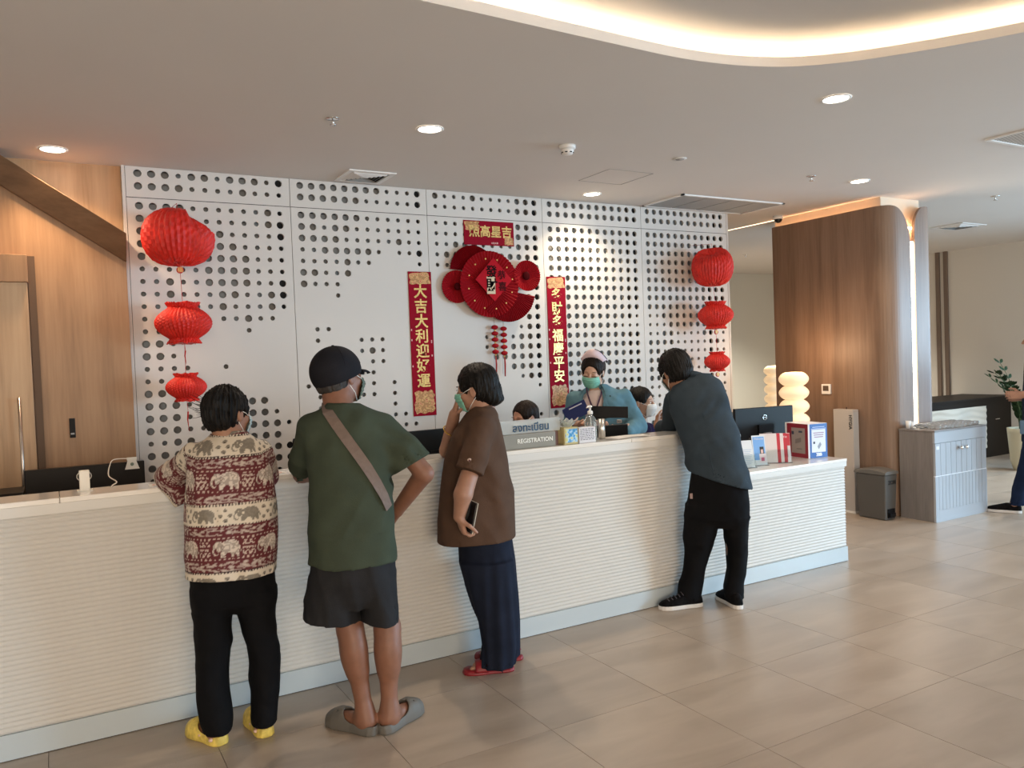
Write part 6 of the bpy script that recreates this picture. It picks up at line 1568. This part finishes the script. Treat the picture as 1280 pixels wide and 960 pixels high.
# ---------------- man in the blue grey jacket leaning on the counter
g = Fig(3.36, 3.60); J = g.J; mm = g.m()
T = thing('person', (3.36, 3.60, 0), 'man in blue grey jacket and black trousers leaning over the counter', 'person', 'visitors at the counter')
hc = J(844, 465, .12); hd = Head(hc, -g.rt*.62+g.vd*.72-g.up*.30, g.up*.94-g.rt*.20+g.vd*.1, .99)
shL, shR = J(847, 507, .15), J(898, 497, .0); elL = J(838, 532, .40); wrL = J(822, 533, .52); elR = J(905, 540, .16); wrR = J(864, 538, .42)
hipL, hipR = J(878, 625, -.0), J(915, 625, .02); kL, kR = J(872, 690, .02), J(919, 690, .04); aL, aR = J(862, 745, .0), J(916, 742, .05)
V = Vox((2.95, 3.25, -.02), (3.95, 4.45, 1.62), .0085, [(hc-.13, hc+.13), (wrL-.11, wrL+.13)], .0042)
brow = [g.row(y, l, r, d, b) for y, l, r, d, b in ((478, 858, 888, .10, .06), (492, 846, 908, .08, .09), (520, 848, 910, .06, .10), (560, 864, 912, .02, .10), (600, 868, 926, .0, .11), (640, 868, 926, 0, .10))]
V.loft(brow, g.rt, g.vd, .03); hd.skin(V, J(866, 487, .09), .056)
for a, b, w in ((shL, elL, wrL), (shR, elR, wrR)): V.cone(a, b, .032, .034, .02); V.cone(b, w, .034, .027, .01)
for h_, k_, a_ in ((hipL, kL, aL), (hipR, kR, aR)): V.cone(h_, k_, .078, .050, .02); V.cone(k_, a_, .048, .032, .02); V.cone(a_, np.array([a_[0], a_[1], .05]), .031, .031, .02)
hand(V, wrL, J(824, 524, .56)-wrL+g.vd*.04, g.rt*.8+g.up*.4, g.up, curl=(.8, .8, .85, .9), s=1.0, thumb=.5)
hand(V, wrR, g.vd*.9-g.rt*.3, -g.up, -g.rt, curl=(.3,)*4, s=1.0)
v, f = V.mesh(1); vox_obj('body', v, f, SK1, T)
JK = fabric('blue_grey_jacket', (.034, .048, .062), .85, .08)
V = Vox((2.90, 3.25, .62), (3.95, 4.35, 1.48), .0068)
rows = [g.row(y, l, r, d, b) for y, l, r, d, b in ((468, 860, 884, .12, .055), (472, 852, 894, .11, .08), (480, 842, 904, .09, .11), (494, 836, 911, .07, .125), (515, 838, 914, .05, .135), (545, 850, 923, .03, .135), (575, 857, 931, .01, .14), (600, 859, 937, .0, .15), (618, 858, 940, -.01, .155))]
V.loft(rows, g.rt, g.vd, .02, n=2.3)
V.cone(J(845, 503, .14), J(838, 532, .36), 16*mm, 13*mm, .02); V.cone(J(838, 535, .36), J(828, 535, .47), 12*mm, 10*mm, .015)
V.cone(J(898, 502, .02), J(900, 530, .12), 11*mm, 12*mm, .04); V.cone(J(900, 528, .12), J(868, 537, .36), 13*mm, 10*mm, .02)
wv = J(885, 540)
def jf(x, y, z):
    u = (x-wv[0])*g.rt[0]+(y-wv[1])*g.rt[1]
    return -.007*ridge(u*8-z*5, y*2.5, z*2.5, 61)-.007*vnoise(u*13-z*7, y*4, z*4, 3)-.005*vnoise(u*22+z*14, y*6, z*8, 8)-.0045*np.sin((u*.9-z*.9)*60+4*vnoise(x*4, y*4, z*4, 12))*np.exp(-((u+.02)/.09)**2)*np.exp(-((z-1.20)/.10)**2)
V.displace(jf)
nh = -g.up*1.0-g.rt*.30; ph_ = J(897, 598.5, 0); V.cut(ph_, nh)
nh = nh/np.linalg.norm(nh); V.hollow_near(.010, lambda X, Y, Z: -((X-ph_[0])*nh[0]+(Y-ph_[1])*nh[1]+(Z-ph_[2])*nh[2])-.05)
v, f = V.mesh(1); jk = vox_obj('jacket', v, f, JK, T)
cb = MB(); cc = J(867, 470, .11); rings = []
for zz, rr in ((-.018, 1.12), (.016, .98), (.020, 1.04), (-.020, 1.26)):
    rings.append([cc+g.rt*.058*rr*math.cos(a)+g.vd*(.056*rr*math.sin(a))+g.up*(zz-.014*math.sin(a)-.010*math.cos(a)) for a in np.linspace(0, 2*PI, 40, endpoint=False)])
cb.loft(rings+[rings[0]], cap=False); cb.build('jacket_collar', JK, T)
sm_ = [torso_front(g, rows, a, b, .0015, 2.3) for a, b in ((872, 480), (876, 500), (880, 520), (884, 545), (888, 570), (892, 590))]
MB().tube([q[0] for q in sm_], .0016, 5).build('back_seam', mat('jacket_seam', (.02, .035, .05), .9), T)
trousers('trousers', g, [(y, l, r, 0, b) for y, l, r, b in ((575, 866, 928, .12), (600, 862, 934, .13), (625, 858, 936, .13), (645, 856, 936, .12), (658, 866, 930, .07))],
  [[(630, 857, 900, 0, .11), (660, 854, 896, .0, .105), (690, 855, 889, .02, .09), (710, 855, 882, .02, .08), (730, 849, 878, .01, .075), (752, 846, 876, .0, .075)],
   [(630, 898, 935, .03, .11), (660, 905, 935, .04, .105), (690, 908, 934, .05, .09), (715, 908, 932, .06, .08), (735, 905, 929, .05, .075), (748, 905, 930, .05, .075)]], TRB, T, ((2.95, 3.3, .03), (3.85, 4.0, 1.05)))
tg_ = MB(); p = torso_front(g, [g.row(y, l, r, 0, .13) for y, l, r in ((600, 859, 934), (625, 857, 936), (650, 856, 936))], 864, 617, .004)[0]
tg_.obox(p, g.rt*.008, g.vd*.002, g.up*.016); tg_.build('pocket_edge', mat('pocket_pink', (.35, .25, .24), .8), T)
hd.hair(T, HAIR, vol=1.10, nape=-.075, top=.012, strand=.006, front=(.120, -.045), fr=(.068, .078, .086))
hd.face_parts(T); hd.mask(T, MASKB)
SNK = mat('sneaker_black', (.006, .0055, .006), .8, noise=(50, .5, .4), spec=.1); SOL = mat('sneaker_sole_white', (.70, .68, .66), .5)
aw1 = math.atan2(-g.rt[1]*.97+g.vd[1]*.25, -g.rt[0]*.97+g.vd[0]*.25); hl = J(873, 757, 0)
so1, O1, a1, b1 = shoe(T, (3.338, 3.622), math.radians(160), 'sneaker', [SNK, SOL], L=.272, name='sneaker')
aw2 = math.atan2(g.vd[1]*.85-g.rt[1]*.55, g.vd[0]*.85-g.rt[0]*.55)
so2, O2, a2, b2 = shoe(T, (3.462, 3.432), math.radians(72), 'sneaker', [SNK, SOL], L=.272, name='sneaker')
for so, O_, a_, b_ in ((so1, O1, a1, b1), (so2, O2, a2, b2)):
    lc = MB()
    for q in range(5):
        A0 = .125+.022*q; lc.tube([O_+a_*A0+b_*.026+g.up*(.082-.007*q), O_+a_*(A0+.006)+g.up*(.097-.0085*q), O_+a_*A0-b_*.026+g.up*(.082-.007*q)], .0028, 6)
    lc.tube([O_+a_*.10-b_*.02+g.up*.10, O_+a_*.115-b_*.03+g.up*.118, O_+a_*.13-b_*.01+g.up*.10], .0022, 6)
    lc.build('laces', mat('lace_grey', (.08, .07, .08), .8), so)

# ---------------- nurse standing behind the counter
g = Fig(3.56, 4.86); J = g.J; mm = g.m()
T = thing('person', (3.56, 4.86, 0), 'nurse in pale pink cap, green mask and teal jacket standing behind the counter reading', 'person', 'staff behind the counter')
hc = J(741, 464.5, -.02); hd = Head(hc, -g.vd*.90-g.rt*.22-g.up*.26, g.up*.97-g.vd*.18+g.rt*.04, 1.02)
shL, shR = J(778, 500, 0), J(721, 503, 0); elL, elR = J(797, 533, -.06), J(712, 535, -.06); wrL, wrR = J(775, 536, -.33), J(722, 530, -.33)
V = Vox((3.0, 4.2, -.02), (4.15, 5.35, 1.64), .0095, [(hc-.14, hc+.14), (wrL-.11, wrL+.11), (wrR-.11, wrR+.11)], .0040)
V.loft([g.row(y, l, r, d, b) for y, l, r, d, b in ((488, 736, 756, 0, .07), (500, 722, 776, 0, .09), (530, 722, 780, 0, .11), (580, 724, 778, 0, .11), (620, 722, 780, 0, .12), (650, 726, 776, 0, .11))], g.rt, g.vd, .03)
hd.skin(V, J(746, 496, .0), .054)
for a, b, w in ((shL, elL, wrL), (shR, elR, wrR)): V.cone(a, b, .045, .038, .02); V.cone(b, w, .036, .026, .01)
for sx in (-.09, .09):
    h_ = g.O+g.rt*sx+g.up*.80; V.cone(h_, g.O+g.rt*sx+g.up*.46, .080, .052, .02); V.cone(g.O+g.rt*sx+g.up*.46, g.O+g.rt*sx*.9+g.up*.07, .050, .032, .02)
    V.cone(g.O+g.rt*sx*.9+g.up*.04, g.O+g.rt*sx-g.vd*.13+g.up*.03, .034, .024, .02)
hand(V, wrL, -g.rt*.8-g.vd*.3+g.up*.1, g.up*.9-g.vd*.3, -g.vd, curl=(.5, .5, .5, .5), s=.92); hand(V, wrR, g.rt*.75-g.vd*.4+g.up*.1, g.up*.9-g.vd*.3, -g.vd, curl=(.5,)*4, s=.92)
v, f = V.mesh(1); vox_obj('body', v, f, SK4, T)
INR = fabric('pink_blouse', (.62, .50, .48), .8, .04); TEAL = fabric('teal_jacket', (.11, .215, .265), .85, .07)
V = Vox((3.1, 4.4, .75), (4.1, 5.3, 1.35), .008)
V.loft([g.row(y, l, r, d, b) for y, l, r, d, b in ((487, 737, 757, 0, .070), (494, 726, 766, 0, .10), (510, 720, 781, 0, .125), (560, 719, 784, 0, .130), (600, 719, 784, 0, .13))], g.rt, g.vd, .02)
V.cut(J(741, 487, -.07), g.up*.7-g.vd*.75)
v, f = V.mesh(1); vox_obj('blouse', v, f, INR, T)
V = Vox((3.0, 4.25, .60), (4.25, 5.4, 1.40), .0072)
jr = [g.row(y, l, r, d, b) for y, l, r, d, b in ((480, 738, 757, .01, .072), (484, 733, 763, .01, .09), (490, 722, 778, .0, .115), (500, 716, 786, 0, .135), (520, 716, 788, 0, .142), (560, 716, 787, 0, .145), (600, 714, 789, 0, .15), (625, 713, 790, 0, .15))]
V.loft(jr, g.rt, g.vd, .02, n=2.3)
V.cone(J(780, 497, 0), J(796, 533, -.05), 11*mm, 11.5*mm, .03); V.cone(J(796, 533, -.05), J(784, 540, -.26), 11.5*mm, 8*mm, .02)
V.cone(J(719, 500, 0), J(713, 535, -.05), 11*mm, 10*mm, .03); V.cone(J(713, 535, -.05), J(719, 534, -.26), 10*mm, 8*mm, .02)
# open front: V neck
nk = J(741, 560, -.14); lp = J(742, 482, -.10)
def vneck(X, Y, Z):
    u = (X-lp[0])*g.rt[0]+(Y-lp[1])*g.rt[1]; w = (X-lp[0])*g.vd[0]+(Y-lp[1])*g.vd[1]; hw = np.interp(Z.ravel(), [nk[2], J(741, 520, 0)[2], J(741, 494, 0)[2], lp[2]+.05], [.012, .075, .088, .05]).reshape(Z.shape)
    return np.maximum(np.abs(u)-hw, np.maximum(w-.06, nk[2]-Z)).astype(np.float32)
V.apply(vneck, lp-.35, lp+.35, .006, 's', 0)
V.displace(lambda x, y, z: -.006*ridge(x*7+z*5, y*7, z*6, 71)-.005*vnoise(x*16+z*10, y*14, z*12, 3)-.004*vnoise(x*30, y*25, z*32, 6))
v, f = V.mesh(1); vox_obj('jacket', v, f, TEAL, T)
for sg in (-1, 1):
    lb = MB(); top = J(742+sg*9.5, 484, -.08); pts = []
    q1 = torso_front(g, jr, 741+sg*13.5, 500, .004, 2.3)[0]; q2 = torso_front(g, jr, 741+sg*20, 507, .006, 2.3)[0]; q3 = torso_front(g, jr, 741+sg*12, 520, .004, 2.3)[0]; q4 = torso_front(g, jr, 741+sg*3, 552, .004, 2.3)[0]; q5 = torso_front(g, jr, 741+sg*16, 494, .008, 2.3)[0]
    lb.add([top, q5, q2, q3, q4, q1], [(0, 1, 2, 5), (5, 2, 3), (5, 3, 4)] if sg < 0 else [(5, 2, 1, 0), (3, 2, 5), (4, 3, 5)]); o = lb.build('lapel', TEAL, T); md = o.modifiers.new('thickness', 'SOLIDIFY'); md.thickness = .004; md.offset = 0
MB().sphere(torso_front(g, jr, 763, 494, .008, 2.3)[0], (.008, .005, .008), 10, 8).build('badge_pin', mat('pin_dark', (.05, .10, .11), .3), T)
LAN = mat('lanyard', (.05, .02, .05), .7)
for sg in (-1, 1):
    pts = [J(743+sg*10, 484, -.06), J(743+sg*8.5, 493, -.125), J(743+sg*5, 503, -.150), J(743.5+sg*.8, 515, -.160)]
    ribbon(pts, [-g.vd]*4, .012, .002, LAN, 'lanyard_band', T)
trousers('trousers', g, [(y, l, r, 0, b) for y, l, r, b in ((600, 722, 782, .12), (640, 720, 784, .13), (670, 724, 780, .10))],
  [[(660, 721, 752, 0, .10), (700, 724, 750, 0, .09), (735, 726, 748, 0, .08)], [(660, 752, 783, 0, .10), (700, 754, 780, 0, .09), (735, 756, 778, 0, .08)]], TRB, T, ((3.1, 4.5, .02), (4.1, 5.3, .95)), h=.012)
def nb(V): V.ell(hd.P(-.10, 0, -.02), (.035, .04, .04), hd.R, .02)
hd.hair(T, HAIRB, vol=1.04, nape=-.050, extra=nb, front=(.122, -.014), fr=(.080, .078, .094))
hd.face_parts(T, closed=True); hd.mask(T, MASKG)
cp = MB(); PK = mat('nurse_cap_pink', (.72, .56, .60), .7)
R_ = []
for q, (r_f, w_, z_, dr_) in enumerate(((.034, .070, .118, .050), (.030, .086, .150, .066), (-.008, .098, .168, .085), (-.050, .098, .158, .095), (-.082, .080, .120, .085))):
    R_.append([hd.P(r_f-.030*abs(t)**2, w_*t, z_-dr_*abs(t)**2.0) for t in np.linspace(-1, 1, 21)])
cp.loft(R_, cap=False, closed=False); o = cp.build('nurse_cap', PK, T); md = o.modifiers.new('thickness', 'SOLIDIFY'); md.thickness = .003
MB().tube([hd.P(-.010-.030*abs(t)**2, .100*t, .171-.085*abs(t)**2.0) for t in np.linspace(.15, 1, 9)], .0026, 6).build('cap_stripe', mat('stripe_dark', (.02, .02, .05), .6), o)
for a_, an in ((g.O-g.rt*.08+g.vd*.03, math.atan2(-g.vd[1], -g.vd[0])), (g.O+g.rt*.08+g.vd*.03, math.atan2(-g.vd[1], -g.vd[0]))): shoe(T, a_[:2], an, 'sneaker', [mat('shoe_black', (.01, .01, .01), .5)], L=.24, name='shoe')
# what she holds: a navy folder and an open black document holder
def slab(nm, c, w, h, r_, tilt, m, parent=None, th=.004):
    ax = g.rt*math.cos(r_)+g.up*math.sin(r_); az = (g.up*math.cos(r_)-g.rt*math.sin(r_))*math.cos(tilt)+g.vd*math.sin(tilt); ay = np.cross(az, ax)
    return MB().obox(c, ax*w/2, ay*th/2, az*h/2).build(nm, m, parent, bevel=.002), ax, ay, az
c_ = J(720, 514, -.30); fo = thing('folder', tuple(c_), 'navy blue folder with a white strip held up by the nurse', 'folder')
o, ax, ay, az = slab('cover', c_, .175, .115, .42, .5, mat('navy_folder', (.010, .020, .10), .5, spec=.15), fo); MB().obox(c_+az*.035+ax*.01-ay*.0035, ax*.05, ay*.0006, az*.004).build('white_strip', mat('strip_white', (.45, .48, .58), .4), fo)
c_ = J(762, 515, -.30); fo = thing('document_holder', tuple(c_), 'open black document holder in the hands of the nurse', 'folder')
slab('cover', c_, .26, .10, -.05, .7, BLACK, fo); slab('pages', c_-g.up*.03+g.rt*-.06, .20, .05, .16, .7, mat('dark_pages', (.02, .02, .022), .6), fo)
c_ = J(774, 526.5, -.36); hb = MB(); hb.obox(c_, g.rt*.018, g.vd*.003, g.up*.012); hb = hb.build('name_tag', CHROME, bevel=.002); tag(hb, 'small shiny metal clip at the corner of the black document holder', 'clip')
# ---------------- two seated staff members
def seated(px0, py0, Yw, name_lab, fx, fu, size, hair_kw, mask, closed, cloth, hairm, ncloth, skinm, nurse=False, wide=1.0):
    p = onY(px0, py0, Yw); O = np.array([p[0], Yw, 0]); gg = Fig(O[0], O[1]); hc = p.copy()
    F_ = np.array(fx(gg), float); TT = thing('person', (O[0], O[1], 0), name_lab, 'person', 'staff behind the counter')
    hd = Head(hc, F_, fu(gg), size); b2 = F_.copy(); b2[2] = 0; b2 /= np.linalg.norm(b2); sd = np.cross(gg.up, b2)
    z0 = hc[2]; hipc = O-b2*.05; hipc[2] = .50; nk = hc-b2*.02-gg.up*.17*size; nk[2] = hc[2]-.165*size
    V = Vox(hipc-np.array([.55, .75, .52]), hipc+np.array([.55, .75, z0-.50+.16]), .0095, [(hc-.13, hc+.13)], .0042)
    V.cone(hipc+gg.up*.02, hipc+gg.up*.30, .115, .11, .03, w=sd, q=1.25); V.cone(hipc+gg.up*.30, nk-gg.up*.07, .11, .075, .03, w=sd, q=1.35); hd.skin(V, nk-gg.up*.02, .050)
    for s_ in (-1, 1):
        sh_ = nk-gg.up*.065+sd*s_*.165; el = sh_-gg.up*.25+b2*.08+sd*s_*.04; wr = el+b2*.24+gg.up*.02-sd*s_*.06
        V.cone(sh_, el, .043, .036, .02); V.cone(el, wr, .034, .026, .01); hand(V, wr, b2-sd*s_*.1, -gg.up, -sd*s_, s=.9)
        V.cone(hipc+sd*s_*.09, hipc+sd*s_*.10+b2*.40-gg.up*.02, .075, .055, .02); V.cone(hipc+sd*s_*.10+b2*.40-gg.up*.02, hipc+sd*s_*.10+b2*.38-gg.up*.43, .052, .034, .02)
        V.cone(hipc+sd*s_*.10+b2*.38-gg.up*.465, hipc+sd*s_*.10+b2*.51-gg.up*.47, .030, .022, .02)
    v, f = V.mesh(1); vox_obj('body', v, f, skinm, TT)
    V = Vox(hipc-np.array([.5, .5, .1]), hipc+np.array([.5, .5, z0-.50]), .0085)
    V.cone(hipc+gg.up*.02, hipc+gg.up*.30, .130, .125, .03, w=sd, q=1.25); V.cone(hipc+gg.up*.30, nk-gg.up*.06, .125, .085, .03, w=sd, q=1.4); V.cone(nk-gg.up*.06, nk-gg.up*.005, .075, .060, .02)
    for s_ in (-1, 1):
        sh_ = nk-gg.up*.065+sd*s_*.165; el = sh_-gg.up*.25+b2*.08+sd*s_*.04; V.cone(nk-gg.up*.05+sd*s_*.05, sh_, .05, .055, .03); V.cone(sh_, el, .056, .050, .02); V.cone(el, el+b2*.2-sd*s_*.05, .048, .036, .02)
    V.displace(lambda x, y, z: -.005*vnoise(x*16, y*16, z*12, 3)); V.cut(nk+gg.up*.0, gg.up)
    v, f = V.mesh(1); vox_obj('uniform', v, f, cloth, TT)
    V = Vox(hipc-np.array([.5, .65, .50]), hipc+np.array([.5, .65, .2]), .012)
    V.cone(hipc, hipc+gg.up*.04, .125, .12, .02, w=sd, q=1.3)
    for s_ in (-1, 1): V.cone(hipc+sd*s_*.09, hipc+sd*s_*.10+b2*.40-gg.up*.02, .090, .070, .02); V.cone(hipc+sd*s_*.10+b2*.40-gg.up*.02, hipc+sd*s_*.10+b2*.38-gg.up*.40, .066, .058, .02)
    v, f = V.mesh(1); vox_obj('trousers', v, f, TRB, TT)
    hd.hair(TT, hairm, **hair_kw); hd.face_parts(TT, closed=closed); hd.mask(TT, mask, kn=(mask is MASKW))
    # her chair
    ch = thing('office_chair', (hipc[0], hipc[1], 0), 'black office chair under %s' % ncloth, 'chair', 'office chairs behind the counter')
    MB().lathe([(.01, .400), (.21, .402), (.225, .42), (.215, .434), (.01, .436)], (hipc[0], hipc[1], -.055), 24).build('seat', BLACK, ch)
    MB().tube([(hipc[0], hipc[1], .06), (hipc[0], hipc[1], .345)], .028, 12).build('column', BLACK, ch)
    bk = hipc-b2*.20; MB().obox((bk[0], bk[1], .60), sd*.19, b2*.02, (0, 0, .16)).build('backrest', BLACK, ch, bevel=.015)
    MB().tube([(hipc[0]-b2[0]*.1, hipc[1]-b2[1]*.1, .36), (bk[0]-b2[0]*.03, bk[1]-b2[1]*.03, .46)], .015, 8).build('back_bar', BLACK, ch)
    for k in range(5):
        a = k*2*PI/5+.3; MB().tube([(hipc[0], hipc[1], .075), (hipc[0]+.27*math.cos(a), hipc[1]+.27*math.sin(a), .035)], .016, 8).build('leg', BLACK, ch)
    return TT, hd, gg
PUR = fabric('navy_purple_uniform', (.012, .010, .045), .8, .2)
def bb1(V): pass
seated(656, 522, 4.60, 'seated staff member with tied black hair, face half hidden behind the registration sign', lambda q: -q.vd*.62-q.rt*.68-q.up*.16, lambda q: q.up, .92,
       dict(vol=1.0, nape=-.055, front=(.120, -.016), fr=(.078, .080, .094)), MASKW, True, PUR, HAIRB, 'the staff member behind the registration sign', SK3)
TT, h7, g7 = seated(802, 503, 5.12, 'seated staff member in dark uniform with white mask looking up at the leaning man', lambda q: -q.vd*.38+q.rt*.90+q.up*.02, lambda q: q.up, 1.06,
       dict(vol=1.0, nape=-.060, extra=None, front=(.118, -.026), fr=(.076, .080, .088)), MASKW, False, PUR, HAIR, 'the staff member in the white mask', SK4)

# ---------------- person walking at the right edge
g = Fig(7.42, 3.95); g.J = (lambda px, py, d=0.0, _g=g: Fig.J(_g, px+5, py, d)); J = g.J; mm = g.m()
T = thing('person', (7.42, 3.95, 0), 'person in navy top and dark trousers walking in at the right edge', 'person')
hc = J(1291, 424, 0); hd = Head(hc, -g.rt, g.up, 1.0)
shN, shF = J(1289, 452, -.16), J(1289, 452, .16); elN, wrN = J(1291, 488, -.20), J(1272, 494, -.17); elF, wrF = J(1290, 488, .20), J(1272, 497, .10)
hN, hF = J(1290, 545, -.08), J(1290, 545, .08); kN, kF = J(1278, 590, -.08), J(1300, 590, .08); aN, aF = J(1263, 630, -.06), J(1320, 622, .08)
V = Vox((6.9, 3.4, -.02), (8.0, 4.6, 1.80), .0095, [(wrN-.12, wrN+.12)], .0045)
V.loft([g.row(y, l, r, d, b) for y, l, r, d, b in ((444, 1282, 1296, 0, .08), (455, 1278, 1300, 0, .16), (490, 1277, 1301, 0, .15), (550, 1277, 1303, 0, .15))], g.rt, g.vd, .03); hd.skin(V, J(1290, 444, 0), .056)
for a, b, w in ((shN, elN, wrN), (shF, elF, wrF)): V.cone(a, b, .048, .040, .02); V.cone(b, w, .038, .028, .01)
for a, b, w in ((hN, kN, aN), (hF, kF, aF)): V.cone(a, b, .08, .055, .02); V.cone(b, w, .052, .034, .02)
hand(V, wrN, -g.rt, g.vd, g.up, curl=(.6,)*4); hand(V, wrF, -g.rt, -g.vd, g.up, curl=(.6,)*4)
v, f = V.mesh(1); vox_obj('body', v, f, SK3, T)
V = Vox((6.9, 3.4, .6), (8.0, 4.6, 1.50), .0095)
V.loft([g.row(y, l, r, d, b) for y, l, r, d, b in ((441, 1282, 1298, 0, .08), (450, 1275, 1304, 0, .18), (490, 1273, 1305, 0, .19), (530, 1272, 1306, 0, .19), (552, 1272, 1306, 0, .19))], g.rt, g.vd, .03)
V.cone(shN, J(1290, 480, -.20), .075, .068, .02); V.cone(shF, J(1290, 480, .20), .075, .068, .02)
V.displace(lambda x, y, z: -.006*vnoise(x*14, y*14, z*9, 3)); v, f = V.mesh(1); vox_obj('top', v, f, fabric('navy_top', (.010, .018, .040), .85, .15), T)
MB().obox(J(1274, 534, -.17), g.rt*.025, g.vd*.02, g.up*.06).build('jeans_pocket_flap', mat('denim_light', (.10, .17, .26), .8), T, bevel=.01)
trousers('trousers', g, [(y, l, r, 0, b) for y, l, r, b in ((535, 1275, 1305, .16), (560, 1275, 1306, .16))],
  [[(550, 1273, 1300, -.08, .11), (590, 1267, 1290, -.08, .10), (612, 1259, 1279, -.07, .09), (632, 1256, 1276, -.06, .08)], [(550, 1280, 1306, .08, .11), (590, 1290, 1312, .08, .10), (625, 1308, 1328, .08, .08)]], fabric('navy_jeans', (.010, .018, .045), .85, .2), T, ((6.9, 3.4, .02), (8.1, 4.6, .95)), h=.010)
hd.hair(T, HAIR, vol=1.06); hd.face_parts(T)
aw_ = math.atan2(-g.rt[1], -g.rt[0]); shoe(T, J(1272, 641, -.06)[:2], aw_-.1, 'sneaker', [SNK, SOL], L=.275, pitch=-.0, name='sneaker'); shoe(T, J(1332, 634, .08)[:2], aw_, 'sneaker', [SNK, SOL], L=.275, name='sneaker')
